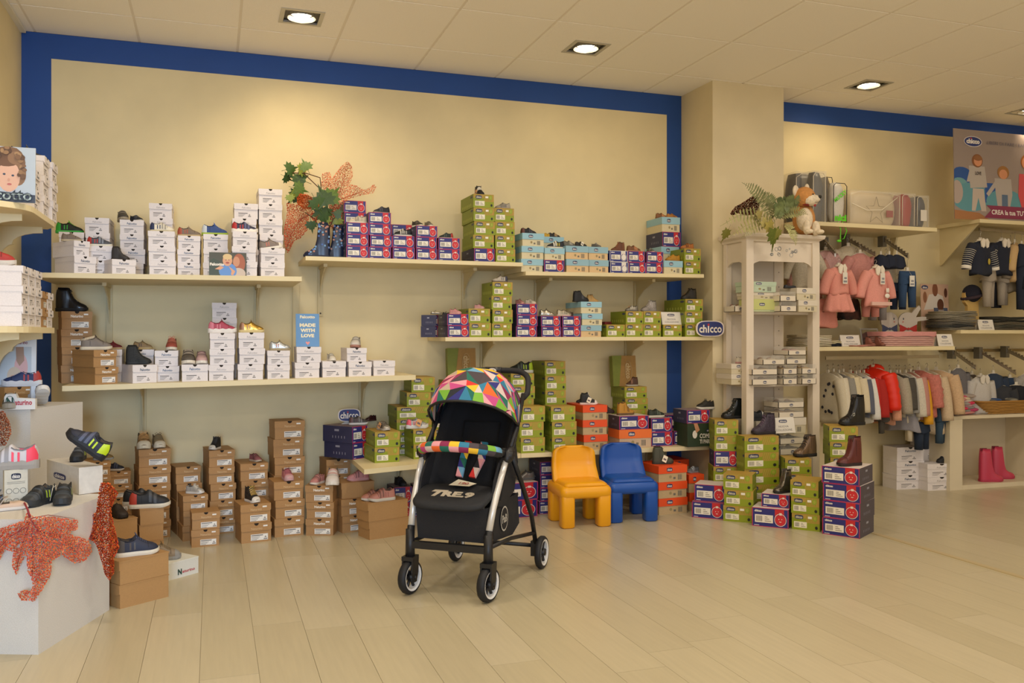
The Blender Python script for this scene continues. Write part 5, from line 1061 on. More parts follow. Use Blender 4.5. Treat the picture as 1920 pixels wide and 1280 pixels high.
for u in (-.205, .200):
    b = B(); b.tube([(u, .0, .16), (u, .0, .315)], [.024, .021], 12)
    b.prism([(-.03, .165), (.035, .165), (.03, .10), (.012, .06), (-.012, .06), (-.035, .11)], u-.030, u-.021, 0, lambda y, z, x: (x, y, z)).prism([(-.03, .165), (.035, .165), (.03, .10), (.012, .06), (-.012, .06), (-.035, .11)], u+.021, u+.030, 0, lambda y, z, x: (x, y, z))
    b.box(u-.030, u+.030, -.034, .036, .165, .185); b.tube([(u-.034, 0, .083), (u+.034, 0, .083)], .012, 8); obj('wheel_fork', b, blk, st)
    # white tube, slightly bent
    s = 1 if u > 0 else -1
    b = B(); b.tube([(u, .012, .33), (u+s*.006, .05, .43), (u+s*.016, .13, .56), (u+s*.022, .20, .655)], [.0165, .0165, .016, .015], 10); obj('front_tube', b, alu, st)
    b = B(); b.tube([(u, .0, .22), (u, .012, .33)], [.020, .0185], 10); obj('tube_sleeve', b, blk, st)
    # rear leg up to the pivot and the handle tube
    ur = s*.235
    b = B(); b.tube([(ur, .645, .11), (ur, .56, .30), (s*.232, .40, .50), (s*.228, .26, .655)], .0125, 10); obj('rear_leg', b, blk, st)
    b = B(); b.tube([(s*.225, .22, .67), (s*.225, .36, .80), (s*.222, .46, .95)], .0115, 10); obj('handle_tube', b, blk, st)
    b = B(); b.ell((s*.228, .215, .665), (.028, .055, .034), 0, 12, 8, Matrix.Rotation(R(35), 3, 'X')); b.tube([(s*.21, .2, .665), (s*.255, .2, .665)], .022, 12); b.prism([(.17, .63), (.25, .60), (.27, .68), (.20, .70)], s*.20, s*.215, 0, lambda y, z, x: (x, y, z)); obj('pivot_joint', b, blk, st)
    b = B(); b.box(ur-.025, ur+.018, .62, .69, .07, .15); b.tube([(ur, .66, .087), (ur+s*.03, .66, .087)], .012, 8); obj('brake_housing', b, blk, st)
    b = B(); b.tube([(u, .015, .25), (u+s*.01, .30, .235), (ur, .60, .20)], .0105, 8); obj('side_rail', b, blk, st)
b = B(); b.box(-.205, .200, -.014, .016, .225, .258); obj('front_crossbar', b, blk, st)
b = B(); b.tube([(-.235, .655, .12), (.235, .655, .12)], .011, 8); obj('rear_axle', b, blk, st)
# push handle loop
b = B(); pts = []
for i in range(17):
    a = math.pi*i/16; x = -.232*math.cos(a); pts.append((.225*math.copysign(abs(math.cos(a))**.45, -math.cos(a)), .52+.10*math.sin(a), .95+.115*math.sin(a)**.6 if 0 < i < 16 else .95))
b.tube([(-.222, .46, .93)]+pts+[(.222, .46, .93)], .0155, 10); obj('push_handle', b, M('1a1a1d', .7), st)
b = B(); b.disc(.0, 1.063, .024, .014, lambda x, z: (x, .595, z), 0, 16); b.tube([(-.045, .612, 1.067), (.045, .612, 1.067)], .0165, 10, 2); b.text('PaB', -.013, 1.058, .026, .011, lambda x, z: (x, .594, z), 1, .03); obj('handle_badge', b, [white, blk, M('26262a', .3)], st)
# seat shell: seat pan, side wings, backrest
b = B(); rings = []
for i in range(15):
    k = i/14; v = .235+.27*k; z = .435+.50*k
    hw = .205-.01*k if k < .7 else .20-.05*((k-.7)/.3)**2
    ring = []
    for j in range(13):
        s = j/12*2-1; wing = max(0, abs(s)-.62)/.38; ring.append((s*hw, v+.07-.20*wing*(1-.45*k)-.03*(1-abs(s)), z+.02*wing))
    for j in range(12, -1, -1):
        s = j/12*2-1; wing = max(0, abs(s)-.62)/.38; ring.append((s*(hw+.012), v+.095-.20*wing*(1-.45*k)-.03*(1-abs(s)), z+.02*wing))
    rings.append(ring)
b.loft(rings, 0, True, True); obj('backrest', b, blkf, st)
b = B(); b.ell((0, .22, .455), (.185, .17, .04), 0, 20, 8, None, lambda p: Vector((p.x, p.y, p.z))); obj('seat_pan', b, blkf, st)
for s in (-1, 1):
    b = B(); b.prism([(.06, .44), (.10, .55), (.17, .63), (.27, .665), (.40, .72), (.44, .60), (.38, .46), (.20, .41)], s*.188, s*.200, 0, lambda y, z, x: (x, y, z)); obj('side_panel', b, blk2, st)
for z in (.62, .74, .84):
    pass
b = B()
for x in (-.10, .10): b.tube([(x, .32, .52), (x, .385, .66), (x, .45, .80)], .005, 5)
b.tube([(-.1, .45, .80), (.1, .45, .80)], .004, 5); b.tube([(-.1, .40, .69), (.1, .40, .69)], .004, 5); obj('seat_seam', b, M('0c0c0e', .9), st)
# leg rest with lettering
b = B(); rings = []
def padp(x, t, up): # t 0 front .. 1 back
    return (x, -.055+.215*t, .452+.055*t+up-.012*(1-t)**3)
N = 22
for up, ins in ((-.018, .012), (-.012, .002), (0, 0), (.010, .006), (.014, .02)):
    ring = []
    for i in range(N*2):
        a = 2*math.pi*i/(N*2); cx = math.copysign(abs(math.cos(a))**.45, math.cos(a)); cy = math.copysign(abs(math.sin(a))**.45, math.sin(a)); tt = .5+.5*cy
        ring.append(padp((.200-ins-.012*(1-tt))*cx, .5+(.5-ins*3)*cy, up))
    rings.append(ring)
b.loft(rings, 0, True, True); obj('leg_rest', b, M('1b1c20', .75, 0, 'fabric'), st)
b = B(); f = lambda x, y: padp(x, y, .0155)
b.text('RE.9', -.052, .30, .165, .26, f, 0, .06); b.poly([(-.115, .50), (-.105, .60), (-.03, .60), (-.042, .50), (-.075, .50)], f, 0); b.poly([(-.085, .53), (-.060, .53), (-.080, .30), (-.100, .30)], f, 0); obj('lettering', b, M('B9AD98', .5), st)
b = B(); rings = []
b.tube([(x, .0+.0, .44) for x in (-.18, .18)], .008, 6); obj('leg_rest_bar', b, blk, st)
# paper price sheet
b = B(); v = [(-.045, .10, .515), (.075, .07, .520), (.085, .145, .522), (-.02, .165, .535)]; b.add(v, [(0, 1, 2, 3)]); b.text('190', .005, .0, .05, 1, lambda x, y: (x, .098+.035*y, .5235+.004*y), 1, .03)
ps = thing('price_sheet', 'cream paper price sheet lying on the stroller leg rest', 'paper', O0+Vector((0, 0, .005)), yaw_s); obj('sheet', b, [M('E9DFC6', .6), M('B04a40')], ps)
# basket
b = B(); v = []
for z, a, c0, c1 in ((.435, .185, .02, .46), (.265, .178, .03, .40)): v += [(-a, c0, z), (a, c0, z), (a+.01, c1, z), (-a-.01, c1, z)]
v[5:7] = [v[5], v[6]]
v[4] = (-.178, .03, .268); b.add(v, [(0, 1, 5, 4), (1, 2, 6, 5), (2, 3, 7, 6), (3, 0, 4, 7), (4, 5, 6, 7)]); o = obj('basket', b, blk2, st)
b = B(); b.add([(.189, .10, .40), (.191, .46, .44), (.20, .46, .28), (.190, .38, .235), (.188, .10, .26)], [(0, 1, 2, 3, 4)]); b.disc(.24, .345, .055, .062, side_l(.196), 1, 20); b.disc(.24, .345, .048, .054, side_l(.1965), 0, 20); b.text('PaB', .205, .325, .07, .04, side_l(.1975), 1, .03); obj('basket_side', b, [blk2, M('B9B4AA')], st)
# bumper bar with patterned cover
b = B(); pts = []
for i in range(15):
    a = math.pi*i/14; pts.append((-.205*math.cos(a), .19-.17*math.sin(a)**.8, .675+.045*math.sin(a)))
def pat(a, i): return (a*3+i//3*5+(a*i) % 4) % len(TRI)
b.tube(pts[1:-1], .026, 12); 
n_f = len(b.f); b.m = [((k//12)//1*3+((k % 12)//4)*4+(k//24)*2) % len(TRI) for k in range(n_f)]; obj('bumper_bar_cover', b, TRI, st)
b = B(); b.tube([pts[0], pts[1]], .022, 10); b.tube([pts[-2], pts[-1]], .022, 10); obj('bumper_bar_ends', b, blk, st)
# harness
for s in (-1, 1):
    b = B(); P = [Vector((s*.045, .37, .70)), Vector((s*.050, .31, .62)), Vector((s*.035, .22, .54))]
    for i in range(2):
        for h in range(2):
            p, q = P[i].lerp(P[i+1], h*.5), P[i].lerp(P[i+1], h*.5+.5); a = Vector((.021, -.01, 0)); b.add([p-a, p+a, q+a], [(0, 1, 2)], (i*4+h*2+(s > 0)*5) % 15); b.add([p-a, q+a, q-a], [(0, 1, 2)], (i*4+h*2+3+(s > 0)*6) % 15)
    me = b.mesh('harness_pad', TRI); o = obj('harness_pad', me, None, st); m_ = o.modifiers.new('t', 'SOLIDIFY'); m_.thickness = .010
b = B(); b.ell((0, .165, .515), (.045, .025, .018), 0, 14, 6); b.box(-.07, .07, .15, .175, .505, .515); obj('buckle', b, M('4a4845', .35, .3), st)
# hood: facetted patterned shell with black rim and ribs
rnd = random.Random(21); Cc = Vector((0, .33, .775)); NA, NB = 12, 8
g = []
for i in range(NA+1):
    row = []
    for j in range(NB+1):
        th = math.pi*(i/NA); ph = R(24)+R(112)*(j/NB)          # th across, ph from front rim to back
        jt = .0 if i in (0, NA) or j in (0, NB) else 1.; th += jt*rnd.uniform(-.09, .09); ph += jt*rnd.uniform(-.09, .09)
        rx, ry, rz = .232, .285, .285; ex = .86
        cx = math.copysign(abs(math.cos(th))**ex, -math.cos(th)); sx = max(0, math.sin(th))**.80
        row.append((Cc.x+rx*cx, Cc.y-ry*sx*math.cos(ph)*.92+.02, Cc.z+rz*sx*math.sin(ph)*.93+.02+.03*sx))
    g.append(row)
b = B(); flat_ = [p for r_ in g for p in r_]; W_ = NB+1; fs = []; ms = []
for i in range(NA):
    for j in range(NB):
        a_, b_, c_, d_ = i*W_+j, (i+1)*W_+j, (i+1)*W_+j+1, i*W_+j+1
        if rnd.random() < .5: fs += [(a_, b_, c_), (a_, c_, d_)]
        else: fs += [(a_, b_, d_), (b_, c_, d_)]
        ms += [rnd.randrange(len(TRI)) for _ in range(2)]
b.v = flat_; b.f = fs; b.m = ms; b.sm = [False]*len(fs)
o = obj('hood', b, TRI+[blkf], st); m_ = o.modifiers.new('t', 'SOLIDIFY'); m_.thickness = .006; m_.offset = -1
b = B(); b.tube([g[i][0] for i in range(NA+1)], .007, 6); b.tube([g[i][NB] for i in range(NA+1)], .006, 6); obj('hood_rim', b, blk, st)
for s, i in ((-1, 0), (1, NA)):
    b = B(); b.tube([g[i][0], (s*.225, .30, .70), (s*.228, .24, .66)], .008, 6)
    for k in (2, 3): b.tube([(g[i][0][0], g[i][0][1], g[i][0][2]), g[k if s < 0 else NA-k][NB//2+k-2]], .004, 5)
    obj('hood_hinge', b, blk, st)
# inner back panel closing the hood behind the backrest
b = B(); rings = []
v = [(0, .60, .74)]+[g[i][NB] for i in range(NA+1)]; b.add(v, [(0, i+1, i+2) for i in range(NA)]); obj('hood_back_panel', b, blkf, st)
# ---------------------------------------------------------------- corner cabinet by the pillar
lac = M('DCCFBE', .4, 0, 'paint'); lac2 = M('D2C6B6', .5, 0, 'paint')
CX0, CX1, CY0, CY1, CZ = 3.60, 4.16, 5.38, 5.65, 1.96
t = thing('display_cabinet', 'white corner display cabinet with open posts and cornice', 'cabinet', ((CX0+CX1)/2, (CY0+CY1)/2, 0)); OC = Vector(t.location)
def cb(name, *bx, mat_=None):
    b = B()
    for q in bx: b.box(q[0]-OC.x, q[1]-OC.x, q[2]-OC.y, q[3]-OC.y, q[4], q[5])
    return obj(name, b, mat_ or lac, t)
for x, y in ((CX0, CY0), (CX1, CY0)): cb('post', (x-.03, x+.03, y-.03, y+.03, 0, CZ-.03))
for x, y in ((CX0, CY1-.01), ): cb('post', (x-.022, x+.022, y-.02, y+.02, 0, CZ-.03))
cb('back_panel', (CX0+.03, CX1-.16, CY1-.012, CY1, 0.02, CZ-.04), mat_=lac2)
cb('side_upright', (CX1-.16, CX1-.08, CY1-.02, CY1, 0.02, CZ-.04))
for z in (.14, .905, 1.425): cb('shelf', (CX0+.0, CX1, CY0+.02, CY1-.012, z-.018, z))
b = B(); x0, x1, y0, y1 = CX0-.06-OC.x, CX1+.06-OC.x, CY0-.06-OC.y, CY1+.02-OC.y
rings = []
for z, o_ in ((CZ-.035, .035), (CZ-.02, .03), (CZ-.005, .005), (CZ+.01, 0), (CZ+.02, 0)): rings.append([(x0+o_, y0+o_, z), (x1-o_, y0+o_, z), (x1-o_, y1, z), (x0+o_, y1, z)])
b.loft(rings, 0, True, False); obj('cornice', b, lac, t)
b = B(); zt = CZ-.035; arch = lambda a0, a1: [(a0, zt), (a0, zt-.20), (a0+.05, zt-.155), (a0+.09, zt-.14), (a1-.09, zt-.14), (a1-.05, zt-.155), (a1, zt-.20), (a1, zt)]
b.prism(arch(CX0-OC.x, CX1-OC.x), CY0-.012-OC.y, CY0+.004-OC.y, 0, lambda x, y, z: (x, z, y)); obj('valance', b, lac, t)
b = B(); b.prism(arch(CY0-OC.y, CY1-OC.y), CX0-.012-OC.x, CX0+.004-OC.x, 0, lambda x, y, z: (z, x, y)); obj('valance', b, lac, t)
b = B(); rnd = random.Random(4)
for (cx, w_) in ((CX0+.22-OC.x, .09), (CX0+.36-OC.x, .09)):
    for i in range(9):
        x = cx+rnd.uniform(-w_/2, w_/2); z = zt-.065+rnd.uniform(-.03, .03); r_ = rnd.uniform(.006, .016); b.tube([(x+r_*math.cos(a), CY0-.0135-OC.y, z+r_*math.sin(a)) for a in [k*math.pi/3 for k in range(6)]], .0012, 3, 0, True, True)
obj('printed_motif', b, M('8c96a0'), t)
b = B()
for z in [.3+.11*i for i in range(14)]: b.disc(CX1-.12-OC.x, z, .005, .005, xz(CY1-.021-OC.y), 0, 8)
obj('peg_holes', b, M('8a7f70'), t)
# boxes in the cabinet
SUP['S8'] = (0, 1.425, 1, 1.425)
gk = 'baby shoeboxes in the cabinet'
def cbox(kind, label, px0, px1, py1, z, Y=5.33, L=.2, yaw=0):
    p = up_y(px0, 600, Y); q = ray_line(px1, p, Vector((math.cos(R(yaw)), math.sin(R(yaw)), 0))); h = ZC+(PY-py1)/F*depth(p)-z
    c = Vector((p.x+q/2*math.cos(R(yaw)), Y+q/2*math.sin(R(yaw)), z)); boxat(kind, label, gk, c, R(yaw), q-.002, L, abs(h)-.001); return dict(p=Vector((p.x, Y, z+h)), dr=Vector((math.cos(R(yaw)), math.sin(R(yaw)), 0)), nv=Vector((0, 1, 0)), w=q, L=L)
k1 = cbox('I', 'cream white shoebox, lower right on upper cabinet shelf', 1497, 1533, 562, 1.425, 5.30); k2 = cbox('I', 'cream white shoebox, upper right under a black baby shoe', 1494, 1531, 539, k1['p'].z, 5.30)
k3 = cbox('J', 'pale green and yellow shoebox on upper cabinet shelf', 1409, 1461, 560, 1.425, 5.36, .16); k4 = cbox('I', 'cream shoebox between pale green and mint boxes', 1405, 1462, 547, k3['p'].z, 5.37, .16); k5 = cbox('E', 'mint green shoebox on top in the cabinet', 1402, 1456, 527, k4['p'].z, 5.36, .16)
def tray(label, px0, px1, py0, py1, z, Y=5.33, shoes='C9A39A', L=.18, yaw=0, lid=True):
    p = up_y(px0, 600, Y); q = ray_line(px1, p, Vector((1, 0, 0))); h = (py0-py1)/F*depth(p)
    t = thing('baby_shoe_tray', label, 'tray', (p.x+q/2, Y, z), R(yaw), 'open baby shoe trays in the cabinet'); b = B(); th = h*.55; a = q/2-.002
    b.box(-a, a, 0, .004, 0, th).box(-a, a, L-.004, L, 0, th).box(-a, -a+.004, 0, L, 0, th).box(a-.004, a, 0, L, 0, th).box(-a, a, 0, L, 0, .003); obj('tray', b, M('DDD2C0', .5), t)
    b = B(); logo(b, 0, th*.5, .028, th*.5, (xz(-.001), xz(-.0018)), 0, 1); obj('brand_mark', b, [M('2C3560'), M('E9E4DC')], t)
    if lid: b = B(); b.box(-a+.002, a-.002, .002, L-.002, th, h-.002); obj('clear_lid', b, M('E6E2DA', .1, 0, 'plain', 0, .25), t)
    for s in (-1, 1):
        b = B(); b.ell((s*a*.42, L*.5, th*.72), (a*.34, L*.36, th*.5), 0, 10, 6); b.ell((s*a*.42, L*.62, th*.85), (a*.22, L*.16, th*.6), 1, 8, 5); obj('baby_shoe', b, [M(shoes, .7, 0, 'fabric'), M('8a6a5c', .8)], t)
    return z+h
z1 = 1.425
z2 = tray('baby shoe tray with pink shoes, lower on upper shelf', 1463, 1494, 579, 560, z1, 5.29, 'B98C84'); tray('baby shoe tray with tan shoes, upper on upper shelf', 1462, 1493, 560, 541, z2, 5.29, 'C9A06A')
tray('baby shoe tray with white shoes at the left of upper shelf', 1377, 1402, 579, 560, z1, 5.45, 'D6CDBE', .14, 0, False)
SA = .905
rows = [('left', 1410, 1458, 'A98C84'), ('middle', 1468, 1495, 'B5AE9c'), ('right', 1503, 1531, 'C9B79c')]
zz = {}
for n, a0, a1, c in rows:
    zl = tray('baby shoe tray, %s, bottom row on the lower cabinet shelf' % n, a0, a1, 719, 700, SA, 5.31, c); zz[n] = tray('baby shoe tray, %s, second row on the lower cabinet shelf' % n, a0, a1, 700, 681, zl, 5.31, ('C9A25a', 'B88f5c', 'C49A40')[len(n) % 3])
tray('baby shoe tray with beige shoes, third row, left', 1430, 1472, 681, 664, zz['left'], 5.31, 'D3C6AE'); zt3 = tray('baby shoe tray with grey shoes, third row, middle', 1474, 1512, 681, 664, zz['middle'], 5.32, 'A9A39a'); tray('baby shoe tray with pink shoes, topmost on lower shelf', 1478, 1512, 664, 648, zt3, 5.33, 'B5837c')
m1 = cbox('I', 'cream white shoebox, lower left on the lower cabinet shelf', 1371, 1407, 701, SA, 5.42, .2); m2 = cbox('I', 'cream white shoebox under the pink striped baby shoe', 1371, 1407, 682, m1['p'].z, 5.42, .2)
put(m2, 'white baby shoe with pink straps in the cabinet', 'low', 1392, 29, 5, 'CFC6B8', 'B98A88', acc='C23a5c', lace='C93A5E', style='v', back=.08); put(k2, 'black baby shoe with strap in the cabinet', 'flat', 1481, 26, 0, '22252e', '1c1c22', style='m', back=.08)
z = .14
for i, (a0, a1, h) in enumerate(((1466, 1512, 42), (1463, 1508, 19), (1463, 1508, 19), (1462, 1510, 20), (1462, 1510, 20), (1459, 1512, 42), (1460, 1508, 19), (1459, 1508, 18))):
    if h > 30: s_ = cbox('I', 'cream white shoebox in the lowest cabinet section, %s' % ('bottom' if i == 0 else 'under two trays'), a0, a1, 500, z, 5.34); bpy.data.objects.remove; 
    if h > 30:
        o = [x for x in bpy.data.objects if x.name.startswith('shoebox') and x.get('label', '').startswith('cream white shoebox in the lowest')][-1]; hh = h/F*6.3*.7
        for x in bpy.data.objects:
            if x.get('label') == 'cream white shoebox in the lowest cabinet section, %s' % ('bottom' if i == 0 else 'under two trays'): x.scale = (x.scale[0], .2, hh)
        z += hh+.001
    else: z = tray('baby shoe tray in the lowest cabinet section, level %s' % ('zero', 'one', 'two', 'three', 'four', 'five', 'six, below top', 'seven, topmost')[i], a0, a1, 20, 20-h, z, 5.34, ('2b2b33', '9c5a3c', 'C9A06A', '6d6258')[i % 4])
z = .14
s_ = [('bottom', .10), ('middle', .10), ('top', .10)]
for n, h in s_:
    boxat('I', 'cream white shoebox at the lowest cabinet section left, %s' % n, gk, (3.755, 5.40, z), 0, .14, .20, h-.001); z += h
for n, h in [('fourth', .10), ('fifth', .10)]:
    boxat('I', 'cream white shoebox at the lowest cabinet section left, %s' % n, gk, (3.755, 5.40, z), 0, .14, .20, h-.001); z += h
shoe('black and white sneaker in the lowest cabinet section', 'low', (3.755, 5.45, z), R(0), .16, '20242c', '2a2c30', lace='C9C6BE', style='v')
# ---------------------------------------------------------------- plush dog on the cabinet
zc_ = CZ+.021
pd = up_y(1506, 425, 5.36); t = thing('plush_dog', 'orange and white plush dog sitting on the cabinet', 'plush toy', (pd.x, 5.36, zc_), R(12))
org = M('CC8F50', .95, 0, 'fur'); crm = M('E6D6BC', .95, 0, 'fur'); s = .19
def E_(name, *els, mats=None):
    b = B()
    for e in els: b.ell(*e)
    return obj(name, b, mats or [org, crm], t)
E_('body', ((.03, .02, .12), (.085, .075, .115), 0, 16, 12), ((.065, .01, .06), (.075, .085, .06), 0, 14, 8), ((-.02, -.03, .11), (.060, .055, .085), 1, 14, 10))
E_('head', ((-.01, -.02, .275), (.082, .072, .072), 0, 18, 12), ((.012, -.06, .25), (.070, .045, .045), 1, 16, 10), ((.03, -.085, .255), (.038, .03, .028), 1, 12, 8))
E_('nose', ((.045, -.112, .268), (.016, .010, .013), 0, 10, 8), mats=[M('15130f', .3)])
E_('ear', ((-.078, .0, .315), (.030, .014, .042), 1, 10, 8)); E_('ear', ((.040, .0, .345), (.022, .012, .032), 1, 10, 8)); 
for x in (-.02, .02): pass
E_('eye', ((-.005, -.094, .285), (.010, .004, .004), 0, 8, 6), mats=[M('1a1410')])
b = B(); b.tube([(.0, -.106, .228), (.02, -.112, .222), (.045, -.112, .236), (.062, -.10, .234)], .0016, 4); obj('mouth', b, M('2a1c14'), t)
E_('front_leg', ((-.045, -.07, .05), (.026, .030, .055), 1, 10, 8), ((-.05, -.095, .016), (.028, .035, .018), 1, 10, 6)); E_('front_leg', ((.045, -.075, .045), (.030, .032, .055), 1, 10, 8), ((.045, -.11, .0165), (.030, .035, .018), 1, 10, 6))
E_('hind_leg', ((.10, -.02, .035), (.035, .05, .036), 0, 10, 8)); E_('collar', ((.0, -.035, .215), (.05, .045, .010), 0, 14, 6), mats=[M('8A2420', .5)]); E_('tag', ((.025, -.085, .21), (.012, .004, .012), 0, 10, 6), mats=[M('A02830', .3)])
# ---------------------------------------------------------------- artificial fern
pf_ = up_y(1450, 428, 5.33); t = thing('artificial_fern', 'artificial fern and leaves drooping from the cabinet top', 'plant', (pf_.x, 5.33, zc_))
OF = Vector(t.location)
def frond(pts, w, col, Y0, Y1):
    P = [up_y(x, y, Y0+(Y1-Y0)*i/(len(pts)-1))-OF for i, (x, y) in enumerate(pts)]; b = B(); b.tube(P, .0015, 4); n = 16
    for i in range(1, n):
        k = i/n*(len(P)-1); a = min(int(k), len(P)-2); p = P[a].lerp(P[a+1], k-a); d_ = (P[a+1]-P[a]).normalized(); sd = d_.cross(Vector((.15, 1, .1))).normalized(); L_ = w*math.sin(math.pi*min(1, .12+i/n*.92))+.004
        for s_ in (-1, 1):
            e = p+sd*s_*L_+d_*L_*.35-Vector((0, .008, .0)); q = d_*L_*.16; b.add([p-q*.4, e.lerp(p, .4)-q, e, e.lerp(p, .35)+q*1.3, p+q], [(0, 1, 2, 3, 4)])
    obj('frond', b, M(col, .6, 0, 'leaf'), t)
for pts, w, c, a, e in (([(1452, 415), (1432, 375), (1412, 355), (1391, 342)], .05, '7F8458', 5.33, 5.25), ([(1452, 412), (1440, 390), (1425, 372), (1408, 362)], .045, '8A8B5e', 5.33, 5.2), ([(1455, 410), (1475, 385), (1490, 374), (1502, 376)], .05, '6f7a4c', 5.30, 5.18), ([(1450, 415), (1420, 402), (1385, 404), (1350, 424)], .05, '9C9A62', 5.3, 5.15), ([(1452, 418), (1425, 412), (1395, 425), (1365, 446)], .05, 'A29C60', 5.3, 5.12), ([(1452, 418), (1430, 418), (1405, 432), (1390, 446)], .04, '9c9860', 5.3, 5.14), ([(1455, 408), (1475, 400), (1498, 396), (1515, 402)], .04, '8b8a54', 5.28, 5.15), ([(1470, 420), (1482, 430), (1488, 445), (1492, 460)], .03, 'A3A066', 5.25, 5.18), ([(1452, 405), (1460, 385), (1468, 378), (1480, 372)], .05, '6d7a4e', 5.33, 5.25), ([(1448, 410), (1450, 385), (1440, 370), (1428, 360)], .045, '84895a', 5.33, 5.28), ([(1455, 412), (1462, 395), (1470, 388), (1484, 388)], .05, '707c4e', 5.25, 5.18)): frond(pts, w, c, a, e)
for (x, y, s_, rz, m_) in [(1442, 415, .16, 150, 'A89A50'), (1453, 428, .20, 170, '5f6a22'), (1430, 412, .14, 120, 'B5A868'), (1366, 430, .12, 200, '6d6a20'), (1420, 405, .12, 60, '95884a'), (1462, 430, .12, 200, '7b7a30')]:
    o = obj('leaf', leafmesh(M(m_, .5, 0, 'leaf')), None, t, up_y(x, y, 5.17)-OF); o.scale = (s_*.6, s_, s_); o.rotation_euler = (Matrix.Rotation(R(rz), 3, 'Y') @ Matrix.Rotation(R(70), 3, 'X')).to_euler()
deco('mesh_leaf', 'rust brown mesh leaf behind the fern on the cabinet', [(1369, 400), (1378, 388), (1395, 378), (1410, 368), (1422, 370), (1424, 385), (1420, 402), (1400, 404), (1385, 400), (1372, 404)], 1100, 31, lambda x, y, r: up_y(x, y, 5.36+r.uniform(-.03, .02)), ('8E3A20', '9C4226', '7A301c'), [], .0016)
# ---------------------------------------------------------------- right hand shelves
shelf('S7', 'high cream shelf right of the pillar holding packed bags', 4.13, 2.112, 5.44, 2.108, 5.52, YR, .030, [])
shelf('S8', 'cream shelf below the pink baby clothes', 4.20, 1.170, 5.60, 1.170, 5.50, YR, .030, [])
shelf('S9', 'high cream shelf at the far right below the poster', 5.92, 2.205, 8.1, 2.205, 5.56, YR, .030, [])
shelf('S10', 'cream shelf below the navy boy clothes at the far right', 5.72, 1.300, 8.1, 1.300, 5.56, YR, .028, [])
for x, y0, y1, z0, z1, lb in ((5.44, 5.95, YR, 1.90, 2.08, 'a'), (5.97, 5.62, YR, 1.86, 2.175, 'b')):
    t = thing('shelf_support', 'triangular cream support below the %s' % ('right end of the bag shelf' if lb == 'a' else 'left end of the poster shelf'), 'bracket', (x, YR, z0)); b = B(); b.prism([(y0-YR, z1-z0), (0, z1-z0), (0, 0), (-.02, 0)], -.009, .009, 0, lambda y, z, x: (x, y, z)); obj('panel', b, cream, t)
# chrome rails
chrome = M('A9A298', .25, .85)
def rail(label, a, c, hooks=True, n=9, wall=None):
    a, c = Vector(a), Vector(c); t = thing('garment_rail', label, 'rail', a); d_ = c-a; b = B(); s_ = .011
    sd = Vector((0, 0, 1)).cross(d_).normalized()*.006; up = Vector((0, 0, .013)); v = [p+q for p in (Vector(), d_) for q in (sd+up, -sd+up, -sd-up, sd-up)]; b.add(v, [(0, 1, 5, 4), (1, 2, 6, 5), (2, 3, 7, 6), (3, 0, 4, 7), (0, 3, 2, 1), (4, 5, 6, 7)])
    obj('bar', b, chrome, t)
    if hooks:
        b = B()
        for i in range(1, n+1): p = d_*(i/(n+.3)); b.box(p.x-.004, p.x+.004, p.y-.01, p.y+.01, p.z+.012, p.z+.026)
        obj('notches', b, chrome, t)
    if wall: b = B(); b.box(-.02, .02, -.03, .03, -.07, .03); obj('wall_plate', b, M('7a766e', .4, .5), t)
    return t
def pt(x, y, Y): return up_y(x, y, Y)
for i, (a, c) in enumerate((((1545, 452), (1566, 478)), ((1586, 447), (1642, 478)), ((1654, 447), (1703, 481)))): rail('sloping chrome clothes arm below the bag shelf, %s' % ('left', 'middle', 'right')[i], pt(*a, 5.93), pt(*c, 5.62), wall=1)
rail('chrome hanging tube under the shelf with pink basket', pt(1548, 671, 5.74), pt(1760, 668, 5.74), False)
rail('chrome hanging tube above the navy boy clothes', pt(1836, 429, 5.72), pt(1990, 444, 5.72), False)
for i, (a, c) in enumerate((((1784, 657), (1830, 690)), ((1834, 657), (1905, 700)), ((1884, 655), (1935, 680)))): rail('sloping bronze clothes arm at lower right, %s' % ('left', 'middle', 'right')[i], pt(*a, 5.93), pt(*c, 5.66), wall=1)
b = B(); p, q = pt(1766, 657, 5.98), pt(1925, 655, 5.98); t = thing('wall_bar', 'horizontal bronze bar on the wall at lower right', 'rail', p); b.box(0, q.x-p.x, -.012, .03, -.012, .012); obj('bar', b, M('8f7d58', .35, .7), t)
# ---------------------------------------------------------------- garments
def torso(b, w, h, d, flare=1.2, fold=.12, nf=7, neck=.30, mi=0, z0=0., fur=0, seed=1, shw=1.0):
    rings = []; n = 28; K = 12; rnd = random.Random(seed)
    for i in range(K+1):
        s = i/K; a = w/2*((neck+(shw-neck)*min(1, (s/.09))**.6)*(1 if s < .09 else 1+(flare-1)*((s-.09)/.91))); dd = d*(.35+.65*min(1, s*5))*(1+.25*s)
        ring = []
        for j in range(n):
            t_ = 2*math.pi*j/n; r_ = 1+fold*s*math.cos(nf*t_+seed)+(rnd.uniform(-fur, fur))
            ring.append((a*math.cos(t_)*(1+.3*fold*s*math.cos(nf*t_+seed)), dd*math.sin(t_)*r_, z0-h*s+.01*s*math.sin(3*t_+seed)))
        rings.append(ring)
    b.loft(rings, mi, True, True)
def sleeve(b, s, w, h, L, r0, r1, out=.5, puff=0, fur=0, seed=1, fwd=.0):
    path = []; rs = []; rnd = random.Random(seed)
    for i in range(13):
        k = i/12; path.append((s*(w*.44+out*L*k*.5*(1-.35*k)), -fwd*k*L, -h*.05-.03-L*(k*.75+.25*k*k)*(1-.12*out))); rs.append(r0+(r1-r0)*k+(puff*abs(math.sin(k*math.pi*5)))+rnd.uniform(-fur, fur))
    b.tube(path, rs, 12)
